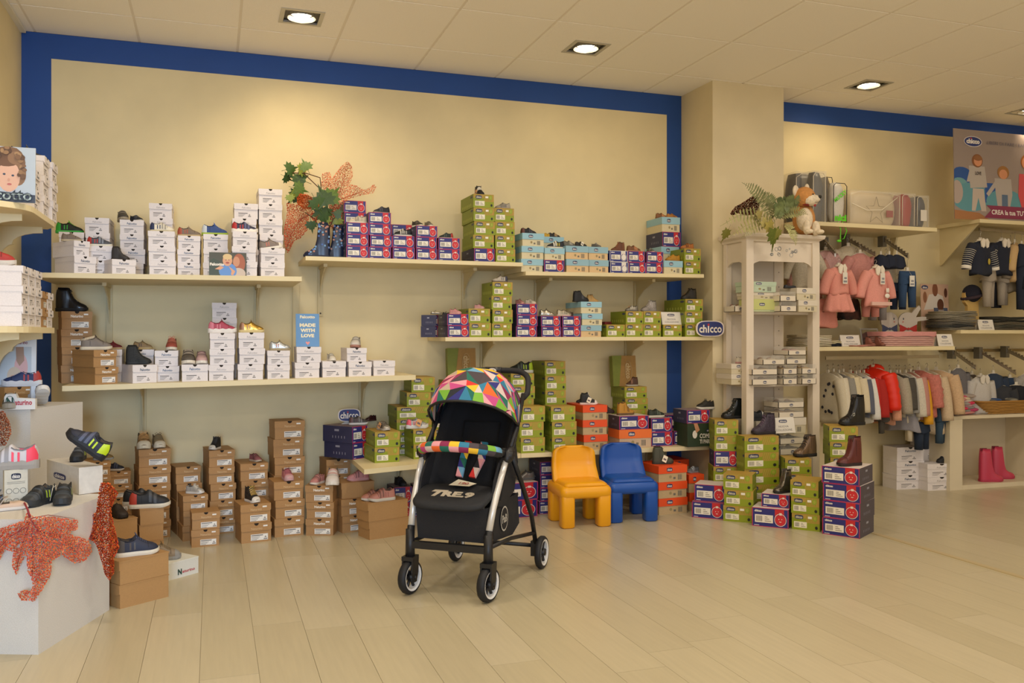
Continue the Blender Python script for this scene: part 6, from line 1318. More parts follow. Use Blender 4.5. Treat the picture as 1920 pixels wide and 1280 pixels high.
def hanger(t, w, mat_=None, hook=.07, z=0.0):
    b = B(); b.tube([(-w*.5, 0, z-.035), (-w*.25, 0, z-.008), (0, 0, z+.005), (w*.25, 0, z-.008), (w*.5, 0, z-.035)], .007, 6); b.box(-.012, .012, -.006, .006, z, z+.03); obj('hanger_bar', b, mat_ or M('D9D0BE', .35), t)
    b = B(); b.tube([(0, 0, z+.02), (0, 0, z+hook-.03), (.010, 0, z+hook-.018), (0, 0, z+hook), (-.012, 0, z+hook-.012)], .0018, 5); obj('hanger_hook', b, chrome, t)
OUT = [.55]
def garment(label, x, ytop, ybot, Y, col, w=.26, yaw=0, kind='top', sl=.7, tex='fabric', collar=None, tag=0, hook=.07, flare=1.15, depth_=.05, grp=None, name=None, rough=.9, cuff=None, fold=.12, puff=0, fur=0, seed=None, acc=None):
    p = up_y(x, ytop, Y); h = (ybot-ytop)/F*depth(p); seed = seed or int(x*7+ytop)
    name = name or dict(top='child_shirt', dress='child_dress', coat='child_jacket', pants='child_trousers', skirt='child_skirt')[kind]
    t = thing(name, label, 'garment', p, R(yaw), grp); m = M(col, rough, 0, tex)
    hanger(t, w*.9, hook=hook)
    if kind in ('top', 'dress', 'coat'):
        b = B(); hh = h*(.62 if kind == 'dress' else 1); torso(b, w, hh, depth_, flare, fold, 5, .32, 0, 0, fur, seed); obj('body', b, m, t)
        if kind == 'dress':
            b = B(); K = 8; rings = []
            for i in range(K+1):
                s_ = i/K; a = w*.5*flare*(1+.38*s_); rings.append([(a*math.cos(2*math.pi*j/40), (depth_*1.2+.03*s_)*math.sin(2*math.pi*j/40)*(1+.25*s_*math.cos(9*2*math.pi*j/40)), -hh-(h-hh)*s_+.006*math.sin(8*2*math.pi*j/40)) for j in range(40)])
            b.loft(rings, 0, True, True); obj('ruffle_skirt', b, m, t)
        for s_ in (-1, 1):
            b = B(); sleeve(b, s_, w, h, sl*h, .045 if kind != 'coat' else .055, .036 if kind != 'coat' else .045, OUT[0], puff, fur, seed); obj('sleeve', b, m, t)
            if cuff: b = B(); L_ = sl*h; b.tube([(s_*(w*.44+OUT[0]*L_*k*.5*(1-.35*k)), 0, -h*.05-.03-L_*(k*.75+.25*k*k)*(1-.12*OUT[0])) for k in (.88, 1.0)], .039, 10); obj('cuff', b, M(cuff, .9), t)
        if collar:
            b = B()
            for s_ in (-1, 1): b.prism([(0, .006), (s_*w*.12, .02), (s_*w*.24, -.01), (s_*w*.20, -.05), (s_*w*.10, -.06), (s_*.008, -.045)], -depth_-.006, -depth_+.004, 0, lambda a, c, q: (a, q+.012*abs(a)/w, c))
            b.tube([(w*.17*math.cos(a), depth_*.5*math.sin(a)-.01, .006) for a in [k*math.pi/6 for k in range(12)]], .010, 6, 0, True, True); obj('collar', b, M(collar, .8), t)
    elif kind == 'pants':
        b = B(); torso(b, w, h*.36, depth_, 1.06, .03, 3, .97, 0, 0, 0, seed, 1.0); obj('waist', b, m, t)
        for s_ in (-1, 1): b = B(); b.tube([(s_*w*.25, 0, -h*.30), (s_*w*.29, 0, -h*.6), (s_*w*.31, 0, -h)], [w*.265, w*.22, w*.20], 12); obj('trouser_leg', b, m, t)
    elif kind == 'skirt':
        b = B(); torso(b, w, h, depth_, flare, fold, 9, .9, 0, 0, 0, seed); obj('skirt_body', b, m, t)
    if tag:
        b = B(); z = -h*.14; b.box(-.022, .022, -depth_-.026, -depth_-.022, z-.085, z); b.box(-.016, .016, -depth_-.027, -depth_-.026, z-.075, z-.06, 1).box(-.010, .014, -depth_-.027, -depth_-.026, z-.05, z-.035, 1); b.tube([(0, -depth_-.02, z), (0, -depth_*.6, .0)], .001, 4); obj('swing_tag', b, [M('E0DBD0', .5), M('8c8c92')], t)
    return t, h
GP_ = 'pink baby clothes below the bag shelf'; OUT[0] = 1.15
garment('pink long sleeved baby dress with white collar and tag', 1572, 500, 584, 5.52, 'D78F82', .17, 4, 'dress', .55, collar='E6DCCB', tag=1, depth_=.045, grp=GP_)
t, h = garment('pink baby top with small bunny appliqué and white collar'.replace('é', 'e'), 1642, 503, 575, 5.52, 'DB958A', .185, 4, 'top', .72, collar='E6DCCB', tag=1, flare=1.2, depth_=.045, grp=GP_)
b = B(); b.ell((.055, -.062, -h*.72), (.025, .006, .018), 0, 12, 8).ell((.05, -.062, -h*.58), (.008, .005, .02), 0, 8, 6).ell((.065, -.062, -h*.58), (.008, .005, .02), 0, 8, 6).box(-.10, .10, -.064, -.050, -h*.97, -h*.88, 1); obj('bunny_applique', b, [M('E9E2D6', .9), M('DDB4A8', .9)], t)
garment('pink trousers hanging behind the pink dress', 1545, 560, 613, 5.66, 'D98F80', .20, 4, 'skirt', flare=1.25, grp=GP_, name='child_trousers'); garment('pink baby shorts below the bunny top', 1632, 560, 594, 5.64, 'D08a80', .15, 0, 'pants', grp=GP_)
garment('brown dotted baby skirt between the pink garments', 1592, 560, 598, 5.72, '3a2018', .18, 0, 'skirt', grp=GP_, tex='spots'); garment('grey baby trousers under the pink shorts', 1645, 560, 600, 5.74, '8c8682', .16, 0, 'pants', grp=GP_)
garment('small blue denim baby jeans with tag', 1701, 508, 576, 5.63, '2C4668', .145, -6, 'pants', tag=1, hook=.115, depth_=.035, grp=GP_); garment('darker jeans hanging behind the small blue jeans', 1684, 530, 580, 5.72, '22304a', .14, 0, 'pants', grp=GP_)
for i, (x, y0, y1, c, w_, lb) in enumerate(((1508, 470, 540, 'C9BFA8', .20, 'grey beige cardigan half behind the cabinet post'), (1520, 478, 560, 'BE8c80', .2, 'dusty pink cardigan behind the cabinet post'), (1548, 470, 540, 'C79d98', .18, 'pale rose top behind the pink dress'), (1590, 462, 540, 'D9CDB4', .2, 'cream knitted top behind the pink dress'), (1612, 475, 560, 'C98C84', .2, 'pink top squeezed between dress and bunny top'), (1606, 480, 550, 'DDD2BC', .18, 'cream baby top in the middle of the rail arms'), (1662, 482, 540, 'D9CFBA', .16, 'cream top behind the bunny top'), (1672, 505, 560, 'CBBFA6', .14, 'beige top between bunny top and jeans'))):
    garment(lb, x, y0, y1, 5.74+.03*(i % 4), c, w_, 8*(i % 3)-10, 'top', .7, grp=GP_, tex='knit')
for i, (x, lb) in enumerate(((1652, 'left'), (1668, 'middle'), (1682, 'right'))): garment('navy garment piece clipped on a white hanger, %s' % lb, x, 478, 502, 5.68, '1f2638', .12, 40, 'skirt', grp=GP_)
# navy boy clothes
GN_ = 'navy boy clothes at the far right'
for x, Yv, lb in ((1838, 5.58, 'front navy boy top with striped sleeves and white collar'), (1878, 5.68, 'second navy boy top with striped sleeves behind the first')):
    t, h = garment(lb, x, 452, 515, Yv, '1f2434', .20, 6, 'top', .80, collar='E4DACA', cuff='E9E2D6', depth_=.045, grp=GN_, hook=.09); b = B(); L_ = .80*h; w_ = .20
    for s_ in (-1, 1):
        for i in range(3, 11):
            k = i/12; c_ = Vector((s_*(w_*.44+OUT[0]*L_*k*.5*(1-.35*k)), 0, -h*.05-.03-L_*(k*.75+.25*k*k)*(1-.12*OUT[0]))); b.tube([c_+Vector((0, 0, .0015)), c_-Vector((s_*-.001, 0, .0015))], .045-.009*k+.0015, 12)
    b.ell((.03, -.058, -h*.62), (.014, .005, .026), 1, 10, 6); obj('sleeve_stripes', b, [M('D9D2C4', .9), M('B9A23a', .8)], t)
for x, y0, y1, Yv, c, w_, lb in ((1853, 500, 575, 5.66, 'A3988A', .16, 'beige trousers under the front navy top'), (1880, 505, 572, 5.76, 'A3988A', .15, 'beige trousers under the second navy top'), (1868, 505, 577, 5.82, '1b1d28', .15, 'black trousers between the beige pairs'), (1903, 455, 528, 5.70, 'C9A878', .12, 'tan garment behind the navy tops'), (1916, 458, 580, 5.66, '232a3c', .16, 'navy trousers at the right picture edge'), (1935, 458, 580, 5.7, '1d2433', .16, 'navy jacket cut by the picture edge'), (1895, 460, 548, 5.78, '8f8474', .14, 'taupe top behind tan garment')):
    garment(lb, x, y0, y1, Yv, c, w_, 30, 'pants' if 'trousers' in lb else 'top', grp=GN_, hook=.09 if y0 < 480 else .03)
# middle rail
GM = 'clothes on the tube below the basket shelf'; OUT[0] = .55
rows = [(1552, 700, 790, 'CFC4AC', 0, 'cream dotted romper, leftmost on the long tube', 'pants' and 'top'), (1562, 698, 800, 'D6CCB6', 0, 'cream dotted top with black dots', 'top'), (1572, 700, 772, '8E8A82', 0, 'grey top after the dotted ones', 'top'), (1580, 698, 765, 'D3C5A4', 0, 'cream long sleeved top after the grey one', 'top'), (1594, 700, 775, 'D6C9AC', 0, 'wide cream top left of the white one', 'top'), (1604, 702, 778, '5c6070', 0, 'slate blue top squeezed between creams', 'top'), (1611, 700, 790, 'D9D6D0', 0, 'white long top left of the red garments', 'top'), (1619, 700, 772, 'B3231c', 0, 'thin red top left of the puffer', 'top'), (1627, 702, 785, 'A8241e', 0, 'dark red coat left of the puffer', 'coat')]
for i, (x, y0, y1, c, _, lb, kd) in enumerate(rows): garment(lb, x, y0, y1, 5.76, c, .25, -88+random.uniform(-7, 7), kd, .85, grp=GM, tex='spots' if 'dotted' in lb and 0 else 'fabric', depth_=.03)
t = garment('bright red quilted puffer jacket with hood', 1637, 690, 770, 5.74, 'E02A14', .28, -70, 'coat', .88, grp=GM, rough=.4, tex='plain', puff=.010, depth_=.06)[0]
b = B(); b.ell((0, .035, -.015), (.075, .05, .05), 0, 14, 8, Matrix.Rotation(R(-25), 3, 'X')); obj('hood', b, M('E02A14', .4), t)
rows = [(1652, 700, 792, 'D0987c', 0, 'peach sweatshirt right of the red puffer', 'top', 'knit'), (1668, 700, 778, 'A39A88', 0, 'grey beige cardigan after the peach one', 'coat', 'knit'), (1680, 700, 770, '4a4640', 0, 'charcoal cardigan behind grey ones', 'coat', 'knit'), (1686, 700, 776, '9a9894', 0, 'grey jersey tutu dress top', 'top', 'fabric'), (1697, 700, 784, 'C9C2B2', 0, 'pale cardigan right of the grey tutu', 'coat', 'knit'), (1706, 698, 782, 'B98478', 0, 'dusty pink quilted jacket', 'coat', 'fabric'), (1712, 702, 800, 'D59A20', 0, 'mustard top peeking behind quilted jacket', 'top', 'fabric')]
for i, (x, y0, y1, c, _, lb, kd, tx) in enumerate(rows): garment(lb, x, y0, y1, 5.76, c, .25, -86+random.uniform(-7, 7), kd, .85, grp=GM, tex=tx, depth_=.035)
garment('fluffy pink fur jacket with short sleeves', 1722, 694, 778, 5.74, 'BE7266', .26, -74, 'coat', .72, grp=GM, tex='fur', depth_=.06, fur=.006, puff=.006); garment('cream knitted coat right of the fluffy pink jacket', 1738, 696, 810, 5.76, 'C9B394', .26, -76, 'coat', .72, grp=GM, tex='knit', depth_=.05)
garment('beige wool coat at the right end of the long tube', 1755, 694, 772, 5.74, 'C8A884', .28, -66, 'coat', .95, grp=GM, tex='knit', depth_=.055, flare=1.1)
garment('grey tulle skirt under the grey top', 1688, 768, 806, 5.74, '8d8a90', .26, -70, 'skirt', grp=GM, flare=1.25, fold=.2, hook=.02); garment('cream leggings below the tulle skirt', 1704, 775, 826, 5.68, 'CFC3AC', .10, 60, 'pants', grp=GM, hook=.02); garment('black and cream striped leggings below the peach top', 1653, 775, 812, 5.66, '4a463f', .09, 40, 'pants', grp=GM, hook=.02)
garment('dark blue jeans below the cream coat', 1728, 790, 842, 5.66, '1f2c40', .16, 20, 'pants', grp=GM, hook=.02); garment('blue jeans below the beige wool coat', 1766, 765, 830, 5.66, '34495c', .15, 20, 'pants', grp=GM, hook=.02)
t = [o for o in bpy.data.objects if str(o.get('label', '')).startswith(('cream dotted'))]
for o in t:
    b = B(); rnd = random.Random(5)
    for i in range(16): b.disc(rnd.uniform(-.11, .11), rnd.uniform(-.33, -.06), .013, .013, xz(-.05), 0, 8)
    obj('dots', b, M('2c2c3c'), o)
# lower right rail
GR = 'clothes behind the basket at lower right'
random.seed(3)
for i, (x, y0, y1, c, w_, yw_, lb, kd) in enumerate(((1780, 700, 780, '3a4250', .2, 50, 'dark jacket behind the beige coat', 'coat'), (1796, 690, 770, '6d6a6e', .18, 40, 'grey ruffled top with a bow', 'top'), (1812, 704, 770, 'A39888', .2, 45, 'beige cardigan right of the grey ruffled top', 'coat'), (1822, 702, 772, '4d443f', .2, 45, 'brown cardigan beside the white top', 'coat'), (1838, 706, 775, 'C3BEB8', .2, 30, 'white baby top on a white hanger', 'top'), (1872, 722, 775, '34363c', .22, 8, 'charcoal denim jacket with buttons, front', 'coat'), (1862, 700, 760, '2d3a50', .2, 30, 'blue jacket behind the charcoal one', 'coat'), (1893, 708, 760, '2a3f5c', .2, 20, 'mid blue denim jacket under white hangers', 'coat'), (1905, 722, 775, '1b1d26', .22, 10, 'black jacket with buttons at far right', 'coat'), (1928, 700, 775, 'A9A39c', .2, 20, 'pale top cut by the right edge', 'top'))):
    garment(lb, x, y0, y1, 5.74+.03*(i % 4), c, w_, yw_-32, kd, .7, grp=GR, collar='D9D2C6' if 'white baby' in lb else None)
# ---------------------------------------------------------------- packed bags on the high shelf
zs = 2.113
def bag(label, x0, x1, y0, Y, z, col, D=.16, name='packed_bag', rough=.35, clear=False, top=.0):
    p, q = up_y(x0, 400, Y), up_y(x1, y0, Y); w = q.x-p.x; h = q.z-z; t = thing(name, label, 'bag', ((p.x+q.x)/2, Y, z), 0, 'packed bags on the high shelf'); b = B(); rings = []
    for i in range(9):
        k = i/8; ins = .012+.02*abs(2*k-1)**4; n = 20; ring = []
        tz = h*k
        for j in range(n):
            a = 2*math.pi*j/n; ring.append(((w/2-ins)*math.copysign(abs(math.cos(a))**.5, math.cos(a))*(1-top*k*k)+.004*math.sin(5*a+9*k), D/2+(D/2-ins)*math.copysign(abs(math.sin(a))**.5, math.sin(a))*(1+.05*math.sin(7*k+3*a)), tz))
        rings.append(ring)
    b.loft(rings, 0, True, True); obj('filling', b, M(col, rough, 0, 'fabric'), t)
    b = B(); b.tube([(-w/2+.006, .005, .01), (-w/2+.006, .0, h*.9), (-w*.3, 0, h*.97), (w*.3, 0, h*.97), (w/2-.006, 0, h*.9), (w/2-.006, .005, .01)], .003, 5); obj('piping', b, M('D9CDB8' if clear else '2a2624', .4), t)
    if clear:
        b = B(); b.box(-w/2-.002, w/2+.002, -.004, D+.002, .001, h+.004); obj('clear_cover', b, M('F4F0E6', .06, 0, 'plain', 0, .16), t)
    return t, w, h
bag('dark grey folded bag in clear wrap, behind the plush dog', 1492, 1545, 326, 5.74, zs, '3d3c40', .20, clear=True); bag('charcoal bag in clear wrap right of the plush dog', 1524, 1549, 322, 5.60, zs, '34373e', .13, clear=True); bag('taupe fur trimmed bag between charcoal and white bags', 1549, 1562, 330, 5.62, zs, '7c6e58', .15)
t, w, h = bag('white drawstring bag with bright green lettering', 1562, 1589, 342, 5.56, zs, 'CFC9BE', .12)
b = B(); c45 = lambda x, y: (x*.8-y*.6, -.004, h*.60+x*.6+y*.8); b.text('MUCKY', -w*.42, 0, w*1.0, .032, c45, 0, .04); b.text('nici', -w*.40, h*.05, w*.8, .05, xz(-.004), 0, .05); b.tube([(-.03, -.01, h*.02), (-.02, -.03, -.05), (-.025, -.03, -.13), (.01, -.03, -.12), (.035, -.03, -.06), (.01, -.01, .01)], .0035, 5); b.ell((-.035, -.03, -.14), (.022, .01, .010), 0, 10, 6); obj('green_print', b, M('5FD21E', .4), t)
t, w, h = bag('large clear pack with a cream quilt and stitched star', 1594, 1688, 362, 5.57, zs, 'CDBB9A', .2, clear=True)
b = B(); st_ = [(.5*w*.42*(1 if k % 2 == 0 else .42)*math.cos(math.pi/2+k*math.pi/5), -.010, h*.42+h*.42*(1 if k % 2 == 0 else .42)*math.sin(math.pi/2+k*math.pi/5)) for k in range(10)]; b.tube(st_, .0018, 4, 0, True, True); b.box(w*.2, w*.33, -.012, -.009, h*.25, h*.45, 1); b.tube([(-w*.48, -.012, h*.6), (-w*.2, -.014, h*.42), (.1*w, -.014, h*.45), (w*.42, -.012, h*.85)], .004, 5, 2); obj('stitching', b, [M('8c8274'), M('A06a64'), M('E6DCC8')], t)
bag('red quilted pack in clear wrap', 1691, 1716, 364, 5.57, zs, 'A01C16', .17, clear=True); t, w, h = bag('navy quilted pack in clear wrap with white tag', 1719, 1741, 368, 5.57, zs, '1f2434', .17, clear=True)
b = B(); b.box(-.03, .03, -.012, -.008, h*.2, h*.55); obj('swing_tag', b, M('D9D2C6'), t)
# ---------------------------------------------------------------- poster at the far right
SK = 'D8946c'
pic('large wall poster of three children in pyjamas with purple banner', 1790, 2010, 262, 411, 5.62, 2.206, '9C8C84', [
 ('e', .06, .48, .09, .10, '2A559A'), ('e', .04, .38, .07, .08, '6fa0a4'), ('e', .13, .25, .16, .16, '5f98a4'), ('p', [(.25, .42), (.42, .42), (.42, .2), (.25, .2)], '2A559A'), ('e', .42, .22, .16, .14, '5f98a4'), ('p', [(0, 0), (.3, 0), (.2, .08), (0, .1)], 'A8744c'), ('e', .02, .3, .05, .13, 'B5A49c'),
 ('p', [(.15, .35), (.24, .35), (.26, .10), (.22, .10), (.195, .25), (.17, .1), (.14, .1)], 'C3B4A8'), ('p', [(.12, .60), (.25, .60), (.27, .37), (.13, .35)], 'B9AFA6'), ('p', [(.10, .42), (.13, .58), (.16, .58), (.13, .42)], 'B9AFA6'), ('e', .19, .66, .045, .075, '8A5A3a'), ('e', .195, .655, .033, .055, SK), ('e', .195, .69, .035, .03, '96643f'),
 ('p', [(.33, .48), (.47, .48), (.48, .30), (.45, .1), (.36, .1), (.34, .3)], 'B5ABA4'), ('p', [(.26, .30), (.34, .46), (.37, .44), (.28, .27)], 'B5ABA4'), ('e', .405, .55, .05, .075, 'A3723f'), ('e', .405, .53, .035, .055, SK), ('p', [(.39, .3), (.44, .3), (.44, .12), (.39, .12)], '5a708c'),
 ('p', [(.54, .55), (.70, .55), (.76, .3), (.72, .06), (.58, .06), (.53, .3)], 'D8545a'), ('p', [(.58, .55), (.66, .55), (.66, .34), (.60, .3)], 'C9C48c'), ('e', .61, .69, .055, .09, 'A8642c'), ('e', .61, .68, .045, .075, 'E39a70'), ('e', .60, .79, .012, .02, '9c6a30'),
 ('p', [(.24, .03), (.30, .12), (.26, .17), (1, .17), (1, .03)], '8A3656'), ('e', .70, .03, .03, .025, 'C43a40'), ('e', .155, .87, .075, .06, 'E4DCD8'), ('e', .155, .87, .07, .053, '2A3A7A'), ('e', .14, .905, .007, .008, 'C43a40')],
 tilt=1, name='poster', texts=[('chicco', .10, .845, .11, .055, 'EDE6E0', .06), ('LIBERI DI FARE I BAM', .27, .855, .33, .035, '6a6474', .0), ('LOVE', .17, .5, .05, .04, '5a5050', .03), ('CREA la tua TUTA', .30, .07, .32, .055, 'EADFD8', .03)], thick=.006)
# ---------------------------------------------------------------- things on the basket shelf
z8 = 1.1705; S8Y = 5.54
def ncard(label, px0, px1, py0, py1, Y, z0): new_coll(label, px0, px1, py0, py1, Y, z0=z0)
ncard('white collection card left of the framed mirror', 1578, 1614, 628, 650, 5.62, z8); ncard('white collection card right of the pink basket', 1760, 1788, 627, 650, 5.56, z8); ncard('white collection card beside folded grey trousers', 1836, 1865, 598, 618, 5.60, 1.3005)
t, w, h = card('small silver framed mirror plate on the basket shelf', 1616, 1650, 616, 650, 5.70, z8, tilt=10, col='8f8a82', name='mirror', cat='mirror'); b = B(); b.box(-w*.42, w*.42, -.002, 0, h*.08, h*.92); obj('glass', b, M('8d8a86', .12, .9), t)
for x, lb in ((1632, 'left'), (1650, 'right')): p = up_y(x, 650, 5.58); shoe('brown suede baby boot on the basket shelf, %s' % lb, 'boot', (p.x, 5.58, z8), R(-80), .09, '8a5444', '6d4034', style='')
def folded(label, x0, x1, z, Y, cols, hh=.022, D=.22, name='folded_garment', grp='folded clothes on the shelves'):
    p, q = up_y(x0, 600, Y), up_y(x1, 600, Y); w0 = q.x-p.x
    for i, c in enumerate(cols):
        w = w0*random.uniform(.86, 1.0)
        t = thing(name, '%s, %s' % (label, ORD[len(cols)-1-i] if len(cols)-1-i < 6 else 'lower'), 'garment', ((p.x+q.x)/2+random.uniform(-.008, .008), Y, z+hh*i), R(random.uniform(-5, 5)), grp); b = B()
        for k in range(2):
            rings = []
            for j in range(9):
                s_ = j/8*2-1; ww = 1-.04*abs(s_)**4; zz_ = hh*(.25+.5*k)+.004*math.sin(3*s_+i); r_ = hh*.26
                rings.append([(s_*w/2, y_, zz_+dz) for y_, dz in ((.0, -r_*.8), (-.012, 0), (0, r_*.8), (D*.5, r_), (D, r_*.8), (D+.01, 0), (D, -r_*.8))])
            b.loft(rings, 0, True, True)
        obj('cloth', b, M(c, .95, 0, 'knit'), t)
folded('cream folded baby clothes on the basket shelf', 1505, 1560, z8, 5.56, ['C9BFA4', 'D3C8B0', 'D9CFBC', 'D6CAAE']); folded('navy folded cloth beside cream ones', 1560, 1578, z8, 5.6, ['2a2c38', 'D0C4A0']); folded('flat pink folded cloth before the mirror', 1604, 1640, z8, 5.51, ['C98878'], .010, .08)
folded('grey folded trousers beside the photo', 1775, 1832, 1.3005, 5.60, ['8f8674', '4a4a48', '6f6a60', '8c8474', '9a9280', '8f8876', 'A0967f']); folded('dark patterned folded clothes at the far right shelf', 1868, 1930, 1.3005, 5.60, ['6a6050', '5d5a4c', '7a705c', '3a3830', '46433a'])
# pink wicker basket
def basket(label, x0, x1, ytop, Y, z, col, D, rimcol=None, rows_=7, flare=.04, liner=None, cap=True):
    p, q = up_y(x0, 600, Y), up_y(x1, ytop, Y); w = q.x-p.x; h = q.z-z; t = thing('wicker_basket', label, 'basket', ((p.x+q.x)/2, Y, z))
    def rr(k, e=0, r_=.16): a_, d_ = w/2*(1-flare*2+flare*2*k)+e, D/2*(1-flare+flare*k)+e; return [(a_*math.copysign(abs(math.cos(u))**.4, math.cos(u)), D/2+d_*math.copysign(abs(math.sin(u))**.4, math.sin(u))) for u in [2*math.pi*i/64 for i in range(64)]]
    b = B()
    for r_ in range(rows_):
        k = (r_+.5)/rows_; o = rr(k); b.tube([(x, y+.0, h*k+0) for i, (x, y) in enumerate(o) for _ in (0,)], [h/rows_*.42*(1 if (i//2+r_) % 2 else .78) for i in range(64)], 5, 0, True, True)
    obj('weave', b, M(col, .8), t)
    b = B(); rings = [[(x, y, z_) for x, y in rr(k, -.006)] for k, z_ in ((0, .002), (1, h*.9))]; b.loft(rings, 0, True, True); obj('liner', b, M(liner or col, .9), t)
    b = B(); b.tube([(x, y, h) for x, y in rr(1)], .007, 6, 0, True, True); obj('rim', b, M(rimcol or col, .8), t)
    if cap:
        b = B(); o0, o1 = rr(1, .008), rr(.7, .010); b.loft([[(x, y, h+.006) for x, y in o0], [(x, y, h*.72+.004*math.sin(i*.8)) for i, (x, y) in enumerate(o1)]], 0, False, True); obj('cloth_edging', b, M(rimcol, .9, 0, 'fabric'), t)
    return t, w, h
basket('rectangular pink wicker basket with pink cloth edge', 1660, 1762, 623, 5.52, z8, 'D4A9A0', .26, 'CF8F8c', 7, .03, 'C9958c', True)
tb, wb, hb = basket('oval honey coloured wicker basket full of caps', 1842, 1960, 750, 5.62, .601, 'B98A44', .30, 'A87a3a', 8, .16, '8a6430', False)
b = B(); b.tube([(-wb*.46, .15, hb), (-wb*.50, .13, hb+.05), (-wb*.42, .12, hb+.065), (-wb*.36, .12, hb+.01)], .007, 6); obj('handle', b, M('B98A44', .8), tb)
# bunny cut outs and photo
for x0, x1, ear, bow, lb, fl in ((1669, 1701, 0, '47506e', 'white rabbit cutout with blue dotted bow tie', 1), (1702, 1738, 1, 'B8322e', 'white rabbit cutout with red bow tie', -1)):
    p, q = up_y(x0, 623, 5.70), up_y(x1, 584, 5.70); w = q.x-p.x; zb = up_y(1700, 618, 5.7).z; t = thing('rabbit_cutout', lb, 'decoration', ((p.x+q.x)/2, 5.80, z8), 0, 'rabbit cutouts behind the pink basket'); b = B(); hh = (zb-z8)
    f = lambda x, y, z_: (x, z_, y); m = w/2
    b.prism([(-m*.8, 0), (m*.8, 0), (m*.7, hh), (-m*.7, hh)], 0, .012, 0, f); b.prism([(m*math.cos(a), hh+.07+.075*math.sin(a)) for a in [i*math.pi/10 for i in range(20)]], 0, .014, 0, f)
    for dx in ((.3, 1.15) if ear else ()): b.prism([(m*.1, hh+.10), (m*(.4+dx), hh+.19-.07*dx), (m*(.9+dx), hh+.235-.11*dx), (m*(1.05+dx), hh+.21-.11*dx), (m*.7, hh+.09-.02*dx)], .002, .014, 0, f)
    obj('board', b, M('CFC5B8', .5), t); b = B(); b.poly([(0, hh+.01), (-m*.9, hh+.045), (-m*.9, hh-.03)], xz(-.002), 0); b.poly([(0, hh+.01), (m*.9, hh+.045), (m*.9, hh-.03)], xz(-.002), 0); b.disc(0, hh+.008, .012, .012, xz(-.003), 0, 8); b.disc(-fl*m*-.5, hh+.09, .006, .009, xz(-.002), 1, 8); b.disc(fl*m*.55, hh+.065, .009, .007, xz(-.002), 2, 8); obj('print', b, [M(bow, .6), M('3a4656'), M('C98a80')], t)
pic('photo poster of a father with a child in a denim jacket', 1728, 1780, 528, 616, 5.86, 1.29, 'C9B7A6', [
 ('p', [(.0, 0), (1, 0), (1, 1), (0, 1)], 'C4A088'), ('p', [(.1, .45), (.85, .5), (.8, .75), (.6, .8), (.3, .78)], 'D0C6BC'), ('e', .52, .88, .10, .14, '7A4A34'), ('e', .9, .82, .06, .1, '5a3426'), ('e', .15, .72, .07, .12, '8A5A40'), ('p', [(.45, .5), (.95, .5), (.98, .25), (.5, .2)], '4e5870'), ('e', .70, .56, .12, .13, '5a3222'), ('p', [(.62, .46), (.82, .46), (.8, .26), (.62, .26)], 'A89890'), ('p', [(.2, .06), (.9, .24), (.9, .06), (.5, .0)], '5a6288'), ('e', .5, .2, .2, .12, '5a6288'), ('e', .15, .93, .12, .045, '2C3560')], tilt=2, name='poster', texts=[('chicco', .07, .905, .16, .045, 'E9E4DC', .04)])
# beanie on a wooden head
p = up_y(1826, 590, 5.72); t = thing('wooden_head_stand', 'light wooden head shaped stand under a navy beanie', 'stand', (p.x, 5.72, 1.3005)); zk = up_y(1826, 560, 5.72).z-1.3; b = B(); b.prism([(-.07, 0), (.06, 0), (.05, zk-.03), (.085, zk), (.08, zk+.05), (.03, zk+.09), (-.05, zk+.09), (-.10, zk+.04), (-.095, zk-.03), (-.065, zk-.06)], 0, .03, 0, lambda x, y, z_: (x, z_, y)); obj('head_board', b, M('C9A662', .6, 0, 'wood'), t)
t = thing('beanie', 'navy knitted beanie on the wooden head stand', 'hat', (p.x-.005, 5.735, 1.3+zk+.005)); b = B(); b.ell((0, 0, .04), (.088, .06, .075), 0, 18, 10); b.tube([(.09*math.cos(a), .062*math.sin(a), .012+.02*math.cos(a)) for a in [i*math.pi/8 for i in range(16)]], .013, 6, 1, True, True); obj('knit', b, [M('1f1e2c', .95, 0, 'knit'), M('3a2c34', .95, 0, 'knit')], t)
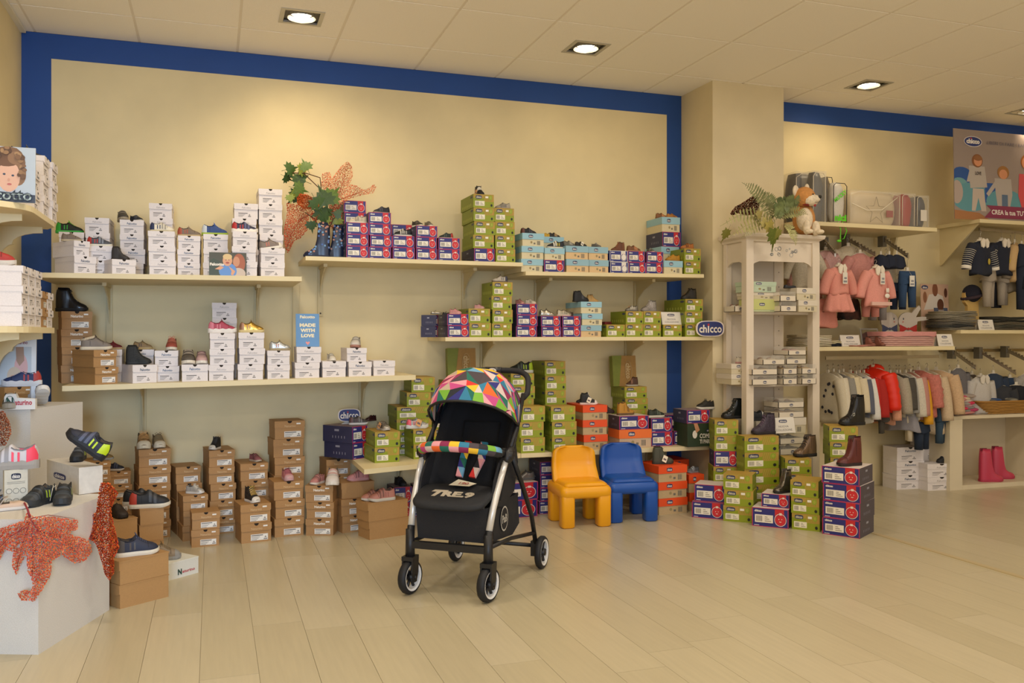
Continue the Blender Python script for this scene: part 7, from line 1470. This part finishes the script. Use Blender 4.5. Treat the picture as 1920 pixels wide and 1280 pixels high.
# ---------------------------------------------------------------- low open unit with pink rain boots
t = thing('open_unit', 'low cream open storage unit at the right edge', 'cabinet', (5.65, 5.60, 0)); b = B()
un = M('DDD0B4', .45, 0, 'paint')
b = B(); b.box(0, 2.4, 0, .40, .575, .60); obj('top_board', b, un, t); b = B(); b.box(0, .13, .0, .40, .0, .574); obj('side_board', b, un, t); b = B(); b.box(.131, 2.4, .0, .39, 0, .035); obj('bottom_board', b, un, t); b = B(); b.box(.131, 2.4, .39, .40, .0, .574); obj('back_board', b, M('D3C6AA', .5, 0, 'paint'), t); b = B(); b.box(1.02, 1.045, .02, .389, .036, .574); obj('divider', b, un, t)
for i, (x, Y) in enumerate(((1858, 5.68), (1880, 5.76))): p = up_y(x, 905, Y); shoe('bright pink rubber rain boot, %s of the pair in the unit' % ('left', 'right')[i], 'welly', (p.x, Y, .036), R(-14), .20, 'C23C58', 'B03450', rough=.3, lining='7a2438', group='pink rain boots')
# caps pile
random.seed(11)
def cap_(label, x, z, Y, c, c2, sc=1., rz=0):
    p = up_y(x, 700, Y); t = thing('knit_cap', label, 'hat', (p.x, Y, z), R(rz), 'folded caps on the unit'); b = B(); b.ell((0, 0, .020), (.085*sc, .06, .020), 0, 14, 8); b.ell((-.05*sc, -.03, .016), (.045*sc, .035, .014), 1, 12, 6); obj('knit', b, [M(c, .95, 0, 'knit'), M(c2, .95, 0, 'knit')], t)
cols = [('C98a84', 'C98a84'), ('B8446a', '8d8782'), ('8d8782', 'D8385c'), ('C99aa8', '8a6a7c'), ('D8385c', 'A39c96'), ('C9b9b0', 'C0505c'), ('D9C9A8', 'C98a84'), ('A89a90', 'C95a6a')]
nm_ = ['bottom', 'second', 'third', 'fourth', 'fifth', 'sixth', 'seventh', 'top']
for i, (a, c) in enumerate(cols): cap_('pink and grey knitted cap in the pile left of the basket, %s' % nm_[i], 1808+random.uniform(-6, 8), .601+.019*i, 5.70, a, c, 1.2-.04*i, random.uniform(-20, 20))
for i, (x, a, c, lb) in enumerate(((1862, '39507a', '6d6a64', 'blue grey folded cap at the left in the honey basket'), (1885, '2a2c6a', '8f8a7c', 'royal blue folded cap in the honey basket'), (1908, 'D0BE94', '6a6558', 'cream folded cap in the honey basket'), (1895, '6d6a60', '9a9484', 'olive striped folded cap in the honey basket'), (1920, '6a748c', '4a5068', 'slate folded cap at the right in the honey basket'), (1872, 'D9C49a', 'C98a74', 'cream and peach cap at the back of honey basket'))):
    cap_(lb, x, .601+hb*.86+.012*(i % 3), 5.72+.05*(i % 3), a, c, .9, 10*i)
